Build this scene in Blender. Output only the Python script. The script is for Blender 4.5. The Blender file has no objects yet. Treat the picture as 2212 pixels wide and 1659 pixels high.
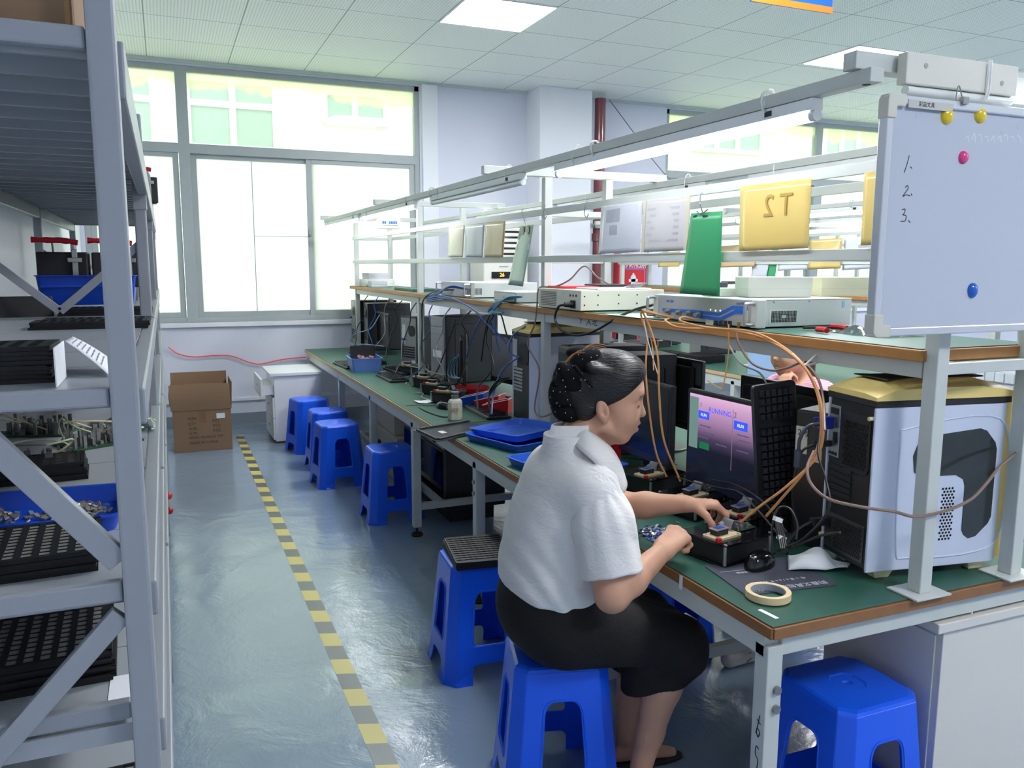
import bpy, bmesh, math, random
import numpy as np
from mathutils import Vector, Matrix, Euler
random.seed(7)
S = bpy.context.scene
COL = S.collection
PI = math.pi

# ------------------------------------------------------------------ camera
W_PX, H_PX = 2212, 1659
F_PX, YAW, PITCH, ROLL, EYE = 1769.0, 0.399413, 0.143494, 0.0029987, 1.62
def _basis():
    f = np.array([math.sin(YAW)*math.cos(PITCH), math.cos(YAW)*math.cos(PITCH), -math.sin(PITCH)])
    r = np.array([math.cos(YAW), -math.sin(YAW), 0.0]); u = np.cross(r, f)
    return (math.cos(ROLL)*r+math.sin(ROLL)*u, -math.sin(ROLL)*r+math.cos(ROLL)*u, f)
CR, CU, CF = _basis()
cd = bpy.data.cameras.new('camera'); cam = bpy.data.objects.new('camera', cd); COL.objects.link(cam)
cd.sensor_width = 36.0; cd.lens = 36.0*F_PX/W_PX; cd.clip_start = 0.02; cd.clip_end = 200
cam.matrix_world = Matrix(((CR[0], CU[0], -CF[0], 0), (CR[1], CU[1], -CF[1], 0), (CR[2], CU[2], -CF[2], EYE), (0, 0, 0, 1)))
S.camera = cam
# photogrammetry: where a sight line of the photo meets a known plane of the room
def ray(px, py):
    return CR*((px-W_PX/2)/F_PX) - CU*((py-H_PX/2)/F_PX) + CF
def at_z(px, py, z):
    d = ray(px, py); t = (z-EYE)/d[2]; return Vector((d[0]*t, d[1]*t, z))
def at_x(px, py, x):
    d = ray(px, py); t = x/d[0]; return Vector((x, d[1]*t, EYE+d[2]*t))
def at_y(px, py, y):
    d = ray(px, py); t = y/d[1]; return Vector((d[0]*t, y, EYE+d[2]*t))
def at_d(px, py, t):
    d = ray(px, py); return Vector((d[0]*t, d[1]*t, EYE+d[2]*t))

# ------------------------------------------------------------------ materials
def lin(c):
    if isinstance(c, str): c = tuple(int(c[i:i+2], 16) for i in (0, 2, 4))
    return tuple(((v/255)/12.92 if v/255 <= .04045 else ((v/255+.055)/1.055)**2.4) for v in c)
_M = {}
def mat(name, col, rough=.5, metal=0.0, var=.06, scale=6.0, bump=0.0, bscale=40.0, spec=.5, coat=0.0, alpha=1.0, sheen=0.0, sss=0.0, trans=0.0):
    """Principled surface whose base colour is gently mottled by noise, with an optional fine bump."""
    if name in _M: return _M[name]
    m = bpy.data.materials.new(name); m.use_nodes = True; nt = m.node_tree; b = nt.nodes['Principled BSDF']
    c = lin(col)
    tc = nt.nodes.new('ShaderNodeTexCoord')
    if var > 0:
        n = nt.nodes.new('ShaderNodeTexNoise'); n.inputs['Scale'].default_value = scale; n.inputs['Detail'].default_value = 4
        nt.links.new(tc.outputs['Object'], n.inputs['Vector'])
        mx = nt.nodes.new('ShaderNodeMix'); mx.data_type = 'RGBA'
        mx.inputs['A'].default_value = (*[v*(1-var) for v in c], 1); mx.inputs['B'].default_value = (*[min(1, v*(1+var)) for v in c], 1)
        nt.links.new(n.outputs['Fac'], mx.inputs['Factor']); nt.links.new(mx.outputs['Result'], b.inputs['Base Color'])
    else:
        b.inputs['Base Color'].default_value = (*c, 1)
    b.inputs['Roughness'].default_value = rough; b.inputs['Metallic'].default_value = metal
    b.inputs['Specular IOR Level'].default_value = spec
    if coat: b.inputs['Coat Weight'].default_value = coat; b.inputs['Coat Roughness'].default_value = .08
    if sheen: b.inputs['Sheen Weight'].default_value = sheen
    if sss: b.inputs['Subsurface Weight'].default_value = sss; b.inputs['Subsurface Radius'].default_value = (.012, .005, .003); b.inputs['Subsurface Scale'].default_value = 1
    if alpha < 1: b.inputs['Alpha'].default_value = alpha
    if trans: b.inputs['Transmission Weight'].default_value = trans
    if bump > 0:
        n2 = nt.nodes.new('ShaderNodeTexNoise'); n2.inputs['Scale'].default_value = bscale; n2.inputs['Detail'].default_value = 3
        nt.links.new(tc.outputs['Object'], n2.inputs['Vector'])
        bp = nt.nodes.new('ShaderNodeBump'); bp.inputs['Strength'].default_value = bump; bp.inputs['Distance'].default_value = .01
        nt.links.new(n2.outputs['Fac'], bp.inputs['Height']); nt.links.new(bp.outputs['Normal'], b.inputs['Normal'])
    _M[name] = m
    return m
def emit(name, col, strength):
    if name in _M: return _M[name]
    m = bpy.data.materials.new(name); m.use_nodes = True; nt = m.node_tree
    b = nt.nodes['Principled BSDF']; b.inputs['Base Color'].default_value = (*lin(col), 1)
    b.inputs['Emission Color'].default_value = (*lin(col), 1); b.inputs['Emission Strength'].default_value = strength
    _M[name] = m; return m

# ------------------------------------------------------------------ mesh builder
def frame_of(z, hint=(0, 0, 1)):
    z = Vector(z).normalized(); h = Vector(hint)
    if abs(z.dot(h)) > .98: h = Vector((0, 1, 0)) if abs(z.y) < .9 else Vector((1, 0, 0))
    x = h.cross(z).normalized(); y = z.cross(x)
    return x, y, z
def smooth_path(pts, n=8, closed=False):
    P = [Vector(p) for p in pts]; out = []; N = len(P)
    for i in range(N if closed else N-1):
        p0 = P[(i-1) % N] if closed or i > 0 else P[0]*2-P[1]
        p1 = P[i]; p2 = P[(i+1) % N]; p3 = P[(i+2) % N] if closed or i < N-2 else P[-1]*2-P[-2]
        for k in range(n):
            t = k/n
            out.append(.5*((2*p1)+(p2-p0)*t+(2*p0-5*p1+4*p2-p3)*t*t+(3*p1-p0-3*p2+p3)*t*t*t))
    if not closed: out.append(P[-1])
    return out
class MB:
    def __init__(s): s.v = []; s.f = []
    def add(s, vs, fs):
        o = len(s.v); s.v.extend(tuple(v) for v in vs); s.f.extend(tuple(i+o for i in f) for f in fs); return s
    def box(s, x0, y0, z0, x1, y1, z1):
        x0, x1 = min(x0, x1), max(x0, x1); y0, y1 = min(y0, y1), max(y0, y1); z0, z1 = min(z0, z1), max(z0, z1)
        return s.add([(x0,y0,z0),(x1,y0,z0),(x1,y1,z0),(x0,y1,z0),(x0,y0,z1),(x1,y0,z1),(x1,y1,z1),(x0,y1,z1)],
                     [(0,3,2,1),(4,5,6,7),(0,1,5,4),(1,2,6,5),(2,3,7,6),(3,0,4,7)])
    def cbox(s, c, size, M=None):
        h = Vector(size)/2; vs = []
        for dz in (-1, 1):
            for dx, dy in ((-1,-1),(1,-1),(1,1),(-1,1)):
                p = Vector((dx*h.x, dy*h.y, dz*h.z)); vs.append(Vector(c)+(M @ p if M else p))
        return s.add(vs, [(0,3,2,1),(4,5,6,7),(0,1,5,4),(1,2,6,5),(2,3,7,6),(3,0,4,7)])
    def bar(s, p, q, w, h, hint=(0, 0, 1)):
        """rectangular bar p->q: w across (horizontal), h along hint"""
        p, q = Vector(p), Vector(q); x, y, z = frame_of(q-p, hint)
        vs = [b+x*(i*w/2)+y*(j*h/2) for b in (p, q) for i, j in ((-1,-1),(1,-1),(1,1),(-1,1))]
        return s.add(vs, [(3,2,1,0),(4,5,6,7),(0,1,5,4),(1,2,6,5),(2,3,7,6),(3,0,4,7)])
    def cyl(s, p, q, r, r2=None, n=16):
        p, q = Vector(p), Vector(q); r2 = r if r2 is None else r2; x, y, z = frame_of(q-p)
        vs = [b+x*(math.cos(2*PI*i/n)*rr)+y*(math.sin(2*PI*i/n)*rr) for b, rr in ((p, r), (q, r2)) for i in range(n)]
        return s.add(vs, [tuple(range(n-1, -1, -1)), tuple(range(n, 2*n))]+[(i, (i+1) % n, n+(i+1) % n, n+i) for i in range(n)])
    def tube(s, pts, r, n=8, sm=6, closed=False):
        P = smooth_path(pts, sm, closed) if sm > 1 else [Vector(p) for p in pts]
        N = len(P); vs = []; x = None
        for i, p in enumerate(P):
            if closed: t = P[(i+1) % N]-P[i-1]
            else: t = P[min(i+1, N-1)]-P[max(i-1, 0)]
            t = t.normalized() if t.length > 1e-9 else Vector((0, 0, 1))
            if x is None: x = frame_of(t)[0]
            x = (x-t*x.dot(t)); x = x.normalized() if x.length > 1e-6 else frame_of(t)[0]
            y = t.cross(x); rr = r(i/max(1, N-1)) if callable(r) else r
            vs += [p+x*(math.cos(2*PI*k/n)*rr)+y*(math.sin(2*PI*k/n)*rr) for k in range(n)]
        fs = [(i*n+k, i*n+(k+1) % n, (i+1)*n+(k+1) % n, (i+1)*n+k) for i in range(N-1) for k in range(n)]
        if closed: fs += [((N-1)*n+k, (N-1)*n+(k+1) % n, (k+1) % n, k) for k in range(n)]
        else: fs += [tuple(range(n-1, -1, -1)), tuple(range((N-1)*n, N*n))]
        return s.add(vs, fs)
    def lathe(s, prof, n=24, c=(0, 0, 0), M=None, ring=False):
        vs = []; c = Vector(c)
        for r, z in prof:
            for k in range(n):
                p = Vector((r*math.cos(2*PI*k/n), r*math.sin(2*PI*k/n), z)); vs.append(c+(M @ p if M else p))
        m = len(prof)
        fs = [(i*n+k, i*n+(k+1) % n, (i+1)*n+(k+1) % n, (i+1)*n+k) for i in range(m-1) for k in range(n)]
        fs += [((m-1)*n+k, (m-1)*n+(k+1) % n, (k+1) % n, k) for k in range(n)] if ring else [tuple(range(n-1, -1, -1)), tuple(range((m-1)*n, m*n))]
        return s.add(vs, fs)
    def ball(s, c, r, n=12, m=8, sc=(1, 1, 1)):
        return s.add([Vector(c)+Vector((sc[0]*r*math.sin(PI*(i+.0001)/m*.9999)*math.cos(2*PI*k/n), sc[1]*r*math.sin(PI*(i+.0001)/m*.9999)*math.sin(2*PI*k/n), -sc[2]*r*math.cos(PI*i/m))) for i in range(m+1) for k in range(n)],
                     [(i*n+k, i*n+(k+1) % n, (i+1)*n+(k+1) % n, (i+1)*n+k) for i in range(m) for k in range(n)])
    def prism(s, poly, d0, d1, fn=None):
        """extrude a 2-D outline (counter-clockwise) from depth d0 to d1; fn(u, v, d) -> 3-D point"""
        fn = fn or (lambda u, v, d: (u, v, d)); n = len(poly)
        vs = [fn(u, v, d0) for u, v in poly]+[fn(u, v, d1) for u, v in poly]
        return s.add(vs, [tuple(range(n-1, -1, -1)), tuple(range(n, 2*n))]+[(i, (i+1) % n, n+(i+1) % n, n+i) for i in range(n)])
    def tray(s, lx, ly, h, flare=.01, t=.003, lip=.0, rr=.02, n=5):
        """open container: outer and inner shell with rounded corners, centred on x,y, base at z 0"""
        rings = []
        def ring(hx, hy, z, r):
            out = []
            for q, (sx, sy) in enumerate(((1, 1), (-1, 1), (-1, -1), (1, -1))):
                for k in range(n+1):
                    a = PI/2*(q+k/n); out.append((sx*(hx-r)+r*math.cos(a), sy*(hy-r)+r*math.sin(a), z))
            return out
        R = [ring(lx/2-flare, ly/2-flare, 0, rr), ring(lx/2, ly/2, h, rr)]
        if lip: R += [ring(lx/2+lip, ly/2+lip, h, rr+lip), ring(lx/2+lip, ly/2+lip, h+t, rr+lip), ring(lx/2, ly/2, h+t, rr)]
        R += [ring(lx/2-t, ly/2-t, h+(t if lip else 0), rr), ring(lx/2-flare-t, ly/2-flare-t, t, rr)]
        m = len(R[0]); vs = [p for r in R for p in r]
        fs = [(i*m+k, i*m+(k+1) % m, (i+1)*m+(k+1) % m, (i+1)*m+k) for i in range(len(R)-1) for k in range(m)]
        fs += [tuple(range(m-1, -1, -1)), tuple(range((len(R)-1)*m, len(R)*m))]
        return s.add(vs, fs)
    def grid(s, fn, nu, nv):
        vs = [fn(i/nu, j/nv) for i in range(nu+1) for j in range(nv+1)]
        return s.add(vs, [(i*(nv+1)+j, (i+1)*(nv+1)+j, (i+1)*(nv+1)+j+1, i*(nv+1)+j+1) for i in range(nu) for j in range(nv)])
    def move(s, d=(0, 0, 0), M=None):
        s.v = [tuple((M @ Vector(p) if M else Vector(p))+Vector(d)) for p in s.v]; return s
    def build(s, name, m, parent=None, bevel=0.0, smooth=False, world=False, seg=2, solid=0.0, sub=0, shade_angle=None):
        me = bpy.data.meshes.new(name); vs = s.v
        if world and parent is not None:
            inv = WM(parent).inverted(); vs = [inv @ Vector(p) for p in vs]
        me.from_pydata([tuple(p) for p in vs], [], s.f)
        ms = m if isinstance(m, (list, tuple)) else [m]
        for q in ms: me.materials.append(q)
        bm = bmesh.new(); bm.from_mesh(me); bmesh.ops.recalc_face_normals(bm, faces=bm.faces); bm.to_mesh(me); bm.free()
        o = bpy.data.objects.new(name, me); COL.objects.link(o)
        if parent is not None: o.parent = parent
        if smooth:
            for p in me.polygons: p.use_smooth = True
            if shade_angle is None: shade_angle = 40
            try: me.set_sharp_from_angle(angle=math.radians(shade_angle))
            except Exception: pass
        if solid:
            md = o.modifiers.new('thick', 'SOLIDIFY'); md.thickness = solid; md.offset = 0
        if sub:
            md = o.modifiers.new('sub', 'SUBSURF'); md.levels = sub; md.render_levels = sub
        if bevel:
            md = o.modifiers.new('bevel', 'BEVEL'); md.width = bevel; md.segments = seg; md.limit_method = 'ANGLE'; md.angle_limit = math.radians(50)
        return o
def WM(o):
    m = Matrix.LocRotScale(o.location, o.rotation_euler.to_quaternion(), o.scale)
    return WM(o.parent) @ m if o.parent else m

def tag(o, label=None, cat=None, group=None, kind=None):
    if label: o['label'] = label
    if cat: o['category'] = cat
    if group: o['group'] = group
    if kind: o['kind'] = kind
    return o
def thing(name, label, cat, loc=(0, 0, 0), rz=0.0, group=None, rot=None):
    """an Empty at a thing's base that parents its parts"""
    o = bpy.data.objects.new(name, None); COL.objects.link(o); o.empty_display_size = .05
    o.location = loc; o.rotation_euler = rot if rot else (0, 0, rz)
    return tag(o, label, cat, group)
KIDS = lambda o: [c for c in COL.objects if c.parent == o]
def dup(o, loc=None, rz=None, label=None, group=None, parent=None, rot=None):
    """a copy of a thing with copies of its parts and sub-parts (mesh data shared)"""
    c = o.copy(); COL.objects.link(c)
    if parent is not None: c.parent = parent
    if loc is not None: c.location = loc
    if rz is not None: c.rotation_euler = (0, 0, rz)
    if rot is not None: c.rotation_euler = rot
    if label: c['label'] = label
    if group: c['group'] = group
    for ch in KIDS(o): dup(ch, parent=c)
    return c
def struct(o): o['kind'] = 'structure'; return o
def text_mesh(name, body, m, size, parent, M, extrude=.0004, align='CENTER', world=True, sx=1.0):
    """raised lettering: text laid in the x-y plane, then moved by matrix M"""
    cu = bpy.data.curves.new('tmp', 'FONT'); cu.body = body; cu.size = size; cu.extrude = extrude; cu.align_x = align; cu.align_y = 'CENTER'; cu.resolution_u = 3
    ob = bpy.data.objects.new('tmp', cu); COL.objects.link(ob)
    dg = bpy.context.evaluated_depsgraph_get(); me = bpy.data.meshes.new_from_object(ob.evaluated_get(dg))
    bpy.data.objects.remove(ob); bpy.data.curves.remove(cu)
    A = M @ Matrix.Diagonal((sx, 1, 1, 1))
    if parent is not None and world: A = WM(parent).inverted() @ A
    me.transform(A); me.name = name; me.materials.clear(); me.materials.append(m)
    o = bpy.data.objects.new(name, me); COL.objects.link(o)
    if parent is not None: o.parent = parent
    return o
def basis(o, x, y, z=None):
    """matrix with origin o whose local x, y axes run along the given world directions"""
    x = Vector(x).normalized(); y = Vector(y); y = (y-x*y.dot(x)).normalized(); z = x.cross(y)
    return Matrix(((x.x, y.x, z.x, o[0]), (x.y, y.y, z.y, o[1]), (x.z, y.z, z.z, o[2]), (0, 0, 0, 1)))
def rounded(w, h, r, n=4, cx=0, cy=0):
    out = []
    for q, (sx, sy) in enumerate(((1, 1), (-1, 1), (-1, -1), (1, -1))):
        for k in range(n+1):
            a = PI/2*(q+k/n); out.append((cx+sx*(w/2-r)+r*math.cos(a), cy+sy*(h/2-r)+r*math.sin(a)))
    return out
def ribbon(mb, pts, w, fn, t=.0004, sm=4):
    """a pen stroke: a thin flat band along 2-D points, lifted into place by fn(u, v, d)"""
    P = smooth_path([(p[0], p[1], 0) for p in pts], sm) if len(pts) > 2 else [Vector((p[0], p[1], 0)) for p in pts]
    L = []
    for i, p in enumerate(P):
        d = (P[min(i+1, len(P)-1)]-P[max(i-1, 0)]).normalized(); nrm = Vector((-d.y, d.x, 0))*w/2
        L.append((p+nrm, p-nrm))
    for (a, b), (c, e) in zip(L, L[1:]):
        q = [(a.x, a.y), (b.x, b.y), (e.x, e.y), (c.x, c.y)]
        mb.prism(q, 0, t, fn)
    return mb
# ------------------------------------------------------------------ room shell
XL, XR, YF, YB, ZC = -0.70, 11.2, -4.6, 8.72, 3.545
def floor_mat():
    m = mat('epoxy_floor', (130, 149, 167), .16, var=.10, scale=.9, spec=.95)
    nt = m.node_tree; b = nt.nodes['Principled BSDF']; tc = [n for n in nt.nodes if n.type == 'TEX_COORD'][0]
    n1 = nt.nodes.new('ShaderNodeTexNoise'); n1.inputs['Scale'].default_value = 4.2; n1.inputs['Detail'].default_value = 7
    n1.inputs['Roughness'].default_value = .6; n1.inputs['Distortion'].default_value = .6
    nt.links.new(tc.outputs['Object'], n1.inputs['Vector'])
    bp = nt.nodes.new('ShaderNodeBump'); bp.inputs['Strength'].default_value = .5; bp.inputs['Distance'].default_value = .014
    nt.links.new(n1.outputs['Fac'], bp.inputs['Height']); nt.links.new(bp.outputs['Normal'], b.inputs['Normal'])
    n2 = nt.nodes.new('ShaderNodeTexNoise'); n2.inputs['Scale'].default_value = 2.0; n2.inputs['Detail'].default_value = 6
    nt.links.new(tc.outputs['Object'], n2.inputs['Vector'])
    mr = nt.nodes.new('ShaderNodeMapRange'); mr.inputs['From Min'].default_value = .35; mr.inputs['From Max'].default_value = .7
    mr.inputs['To Min'].default_value = .05; mr.inputs['To Max'].default_value = .20
    nt.links.new(n2.outputs['Fac'], mr.inputs['Value']); nt.links.new(mr.outputs['Result'], b.inputs['Roughness'])
    return m
def ceiling_mat():
    m = bpy.data.materials.new('perforated_tiles'); m.use_nodes = True; nt = m.node_tree; b = nt.nodes['Principled BSDF']
    tc = nt.nodes.new('ShaderNodeTexCoord'); sp = nt.nodes.new('ShaderNodeSeparateXYZ'); nt.links.new(tc.outputs['Object'], sp.inputs[0])
    def math_(op, a, bb=None, cc=None):
        n = nt.nodes.new('ShaderNodeMath'); n.operation = op
        for i, v in enumerate((a, bb, cc)):
            if v is None: continue
            if hasattr(v, 'is_linked'): nt.links.new(v, n.inputs[i])
            else: n.inputs[i].default_value = v
        return n.outputs[0]
    def seam(c, off, per, w):
        f = math_('FRACT', math_('DIVIDE', math_('SUBTRACT', c, off), per))
        return math_('LESS_THAN', math_('MULTIPLY', math_('MINIMUM', f, math_('SUBTRACT', 1.0, f)), per), w)
    s = math_('MAXIMUM', seam(sp.outputs['X'], -.04, .72, .0045), seam(sp.outputs['Y'], 8.72, .72, .0045))
    def dot(c, per):
        f = math_('FRACT', math_('DIVIDE', c, per)); d = math_('SUBTRACT', f, .5); return math_('MULTIPLY', d, d)
    r2 = math_('ADD', dot(sp.outputs['X'], .024), dot(sp.outputs['Y'], .024))
    hole = math_('LESS_THAN', r2, .055)
    mx = nt.nodes.new('ShaderNodeMix'); mx.data_type = 'RGBA'; mx.inputs['A'].default_value = (*lin((244, 247, 244)), 1); mx.inputs['B'].default_value = (*lin((192, 200, 198)), 1)
    nt.links.new(hole, mx.inputs['Factor'])
    mx2 = nt.nodes.new('ShaderNodeMix'); mx2.data_type = 'RGBA'; mx2.inputs['B'].default_value = (*lin((140, 150, 150)), 1)
    nt.links.new(mx.outputs['Result'], mx2.inputs['A']); nt.links.new(s, mx2.inputs['Factor']); nt.links.new(mx2.outputs['Result'], b.inputs['Base Color'])
    b.inputs['Roughness'].default_value = .55
    return m
M_wall = mat('painted_wall', (212, 216, 230), .6, var=.03, scale=2)
M_wallwhite = mat('white_paint', (226, 229, 236), .55, var=.02)
M_skirt = mat('grey_skirting', (128, 138, 150), .5, var=.05)
M_alu = mat('window_aluminium', (168, 176, 178), .4, var=.05, scale=12)
struct(MB().box(XL-.2, YF-.2, -.2, XR+.2, YB+.2, 0).build('floor', floor_mat()))
struct(MB().box(XL-.2, YF-.2, ZC, XR+.2, YB+.2, ZC+.15).build('ceiling', ceiling_mat()))
struct(MB().box(XL-.2, YF, 0, XL, YB, ZC).build('wall_left', M_wallwhite))
struct(MB().box(XR, YF, 0, XR+.2, YB, ZC).build('wall_right', M_wall))
struct(MB().box(XL-.2, YF-.2, 0, XR+.2, YF, ZC).build('wall_front', M_wall))
W1 = (-.66, 2.60, 1.05, 3.50); W2 = (5.70, 10.6, 1.05, 3.50)
wb = MB()
xs = [XL-.2, W1[0], W1[1], W2[0], W2[1], XR+.2]
wb.box(xs[0], YB, 0, xs[1], YB+.22, ZC); wb.box(xs[2], YB, 0, xs[3], YB+.22, ZC); wb.box(xs[4], YB, 0, xs[5], YB+.22, ZC)
for a in (W1, W2):
    wb.box(a[0], YB, 0, a[1], YB+.22, a[2]); wb.box(a[0], YB, a[3], a[1], YB+.22, ZC)
struct(wb.build('wall_back', M_wall))
struct(MB().box(XL, YB-.012, 0, 3.85, YB, .115).box(4.49, YB-.012, 0, XR, YB, .115).build('baseboard_back', M_skirt))
struct(MB().box(XL, YB-.022, .245, 3.85, YB, .275).build('trim_1', M_wallwhite))
# ceiling edge angle and the white boxed strip beside the window
struct(MB().box(XL, YB-.03, ZC-.03, XR, YB, ZC).build('trim_2', mat('ceiling_angle', (190, 202, 200), .4)))
struct(MB().box(2.62, YB-.05, .28, 2.79, YB, ZC-.03).build('trim_3', M_wallwhite, bevel=.004))
struct(MB().box(3.85, 8.36, 0, 4.487, YB, ZC).build('wall_column', M_wallwhite, bevel=.006))
struct(MB().box(3.845, 8.35, 0, 4.492, 8.36, .115).build('baseboard_column', M_skirt))

# ---- windows
def frosted():
    m = bpy.data.materials.new('frosted_pane'); m.use_nodes = True; nt = m.node_tree
    for n in list(nt.nodes): nt.nodes.remove(n)
    out = nt.nodes.new('ShaderNodeOutputMaterial'); tr = nt.nodes.new('ShaderNodeBsdfTranslucent'); df = nt.nodes.new('ShaderNodeBsdfDiffuse')
    mx = nt.nodes.new('ShaderNodeMixShader'); mx.inputs[0].default_value = .22
    n = nt.nodes.new('ShaderNodeTexNoise'); n.inputs['Scale'].default_value = 1.2; tc = nt.nodes.new('ShaderNodeTexCoord'); nt.links.new(tc.outputs['Object'], n.inputs['Vector'])
    rp = nt.nodes.new('ShaderNodeMix'); rp.data_type = 'RGBA'; rp.inputs['A'].default_value = (.77, .80, .765, 1); rp.inputs['B'].default_value = (.83, .85, .83, 1)
    nt.links.new(n.outputs['Fac'], rp.inputs['Factor']); nt.links.new(rp.outputs['Result'], tr.inputs['Color'])
    df.inputs['Color'].default_value = (.85, .9, .88, 1)
    nt.links.new(tr.outputs[0], mx.inputs[1]); nt.links.new(df.outputs[0], mx.inputs[2]); nt.links.new(mx.outputs[0], out.inputs[0])
    return m
def clear_glass(name, tint, dirt=False, gl=.06):
    m = bpy.data.materials.new(name); m.use_nodes = True; nt = m.node_tree
    for n in list(nt.nodes): nt.nodes.remove(n)
    out = nt.nodes.new('ShaderNodeOutputMaterial'); tr = nt.nodes.new('ShaderNodeBsdfTransparent'); tr.inputs['Color'].default_value = (*tint, 1)
    g = nt.nodes.new('ShaderNodeBsdfGlossy'); g.inputs['Roughness'].default_value = .03
    mx = nt.nodes.new('ShaderNodeMixShader'); mx.inputs[0].default_value = gl
    nt.links.new(tr.outputs[0], mx.inputs[1]); nt.links.new(g.outputs[0], mx.inputs[2]); last = mx
    if dirt:   # streaky film of old grime that runs down from the head of the pane
        tc = nt.nodes.new('ShaderNodeTexCoord'); sp = nt.nodes.new('ShaderNodeSeparateXYZ'); nt.links.new(tc.outputs['Object'], sp.inputs[0])
        n = nt.nodes.new('ShaderNodeTexNoise'); n.inputs['Scale'].default_value = 1.1; n.inputs['Detail'].default_value = 6; n.inputs['Roughness'].default_value = .62
        nt.links.new(tc.outputs['Object'], n.inputs['Vector'])
        ad = nt.nodes.new('ShaderNodeMath'); ad.operation = 'MULTIPLY_ADD'; ad.inputs[1].default_value = .75; nt.links.new(n.outputs['Fac'], ad.inputs[0]); nt.links.new(sp.outputs['Z'], ad.inputs[2])
        mr = nt.nodes.new('ShaderNodeMapRange'); mr.inputs['From Min'].default_value = 3.63; mr.inputs['From Max'].default_value = 3.69
        mr.inputs['To Min'].default_value = .12; mr.inputs['To Max'].default_value = .62
        nt.links.new(ad.outputs[0], mr.inputs['Value'])
        t2 = nt.nodes.new('ShaderNodeBsdfTranslucent'); t2.inputs['Color'].default_value = (.68, .70, .52, 1)
        m2 = nt.nodes.new('ShaderNodeMixShader'); nt.links.new(mr.outputs[0], m2.inputs[0]); nt.links.new(mx.outputs[0], m2.inputs[1]); nt.links.new(t2.outputs[0], m2.inputs[2]); last = m2
    nt.links.new(last.outputs[0], out.inputs[0])
    return m
M_frost = frosted(); M_clear = clear_glass('clear_pane', (.74, .79, .75), dirt=True)
def win_root(name):
    o = bpy.data.objects.new(name, None); COL.objects.link(o); o['kind'] = 'structure'; return o
def make_window(name, x0, x1, z0, z1, muls, sashes, tz=(2.69, 2.78), light=None):
    r = win_root(name); y0, y1 = YB+.02, YB+.10
    fr = MB()
    fr.box(x0, y0, z1-.055, x1, y1, z1); fr.box(x0, y0, z0, x1, y1, z0+.05); fr.box(x0, y0, z0, x0+.05, y1, z1); fr.box(x1-.05, y0, z0, x1, y1, z1)
    fr.box(x0, y0-.005, tz[0], x1, y1, tz[1])
    for a, b in muls: fr.box(a, y0-.006, z0, b, y1+.004, z1)
    fr.build('window_frame', M_alu, r, bevel=.003)
    MB().box(x0-.02, YB-.035, z0-.045, x1+.02, YB+.02, z0).build('window_sill', M_wallwhite, r, bevel=.004)
    # upper fixed lights
    edges = [x0+.05]+[v for m in muls for v in m]+[x1-.05]
    for a, b in zip(edges[::2], edges[1::2]):
        MB().box(a, y0+.03, tz[1], b, y0+.034, z1-.055).build('upper_pane', M_clear, r)
    # lower sliding sashes with frosted panes
    for k, (a, b) in enumerate(sashes):
        yo = y0+.012+(k % 2)*.034; s = MB(); w = .052; zb, zt = z0+.05, tz[0]
        s.box(a, yo, zb, a+w, yo+.03, zt); s.box(b-w, yo, zb, b, yo+.03, zt); s.box(a+w, yo, zb, b-w, yo+.03, zb+w); s.box(a+w, yo, zt-w*.8, b-w, yo+.03, zt)
        so = s.build('sash', M_alu, r, bevel=.002)
        MB().box(a+w, yo+.013, zb+w, b-w, yo+.017, zt-w*.8).build('frosted_pane', M_frost, so)
    return r
w1 = make_window('window_1', *W1, muls=[(.194, .298)], sashes=[(-.61, .19), (.30, 1.47), (1.40, 2.545)])
sm = MB(); sm.box(.86, YB+.028, 1.15, .868, YB+.034, 2.64); sm.box(.868, YB+.028, 1.905, 1.405, YB+.034, 1.911); sm.box(2.02, YB+.062, 1.9, 2.026, YB+.068, 2.64)
sm.build('film_seam', mat('film_seam', (150, 168, 165), .5), w1)
MB().cyl((1.415, YB+.012, 1.93), (1.415, YB+.03, 1.93), .018).box(1.405, YB-.01, 1.92, 1.425, YB+.014, 1.99).build('sash_latch', mat('latch_metal', (140, 145, 140), .35, .7), w1, bevel=.002)
w2 = make_window('window_2', *W2, muls=[(8.05, 8.15)], sashes=[(5.75, 6.95), (6.9, 8.05), (8.15, 9.4), (9.35, 10.55)])

# ---- ceiling light panels
M_panel = emit('led_panel_light', (251, 251, 254), 27.0); M_white = mat('white_metal', (232, 235, 235), .35, var=.02)
def panel(x, y, label):
    t = thing('ceiling_light', label, 'ceiling light', (x, y, ZC), group='square light panels in the ceiling')
    f = MB(); s = .345
    for a in ((-s-.012, -s-.012, s+.012, -s), (-s-.012, s, s+.012, s+.012), (-s-.012, -s, -s, s), (s, -s, s+.012, s)): f.box(a[0], a[1], -.010, a[2], a[3], -.001)
    f.build('frame', M_white, t); MB().box(-s, -s, -.008, s, s, -.003).build('diffuser', M_panel, t)
    return t
panel(2.48, 6.20, 'square lit ceiling panel in front of the window, left of the two in view')
panel(6.08, 6.11, 'square lit ceiling panel above the end of the grey lamp rail')
for x in (2.48, 6.08, 9.6):
    for y in (6.2, 2.6, -1.0, -3.6):
        if (y > 6 and x < 9) or y < -3: continue
        panel(x, y, 'square lit ceiling panel of the row outside the view')

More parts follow.
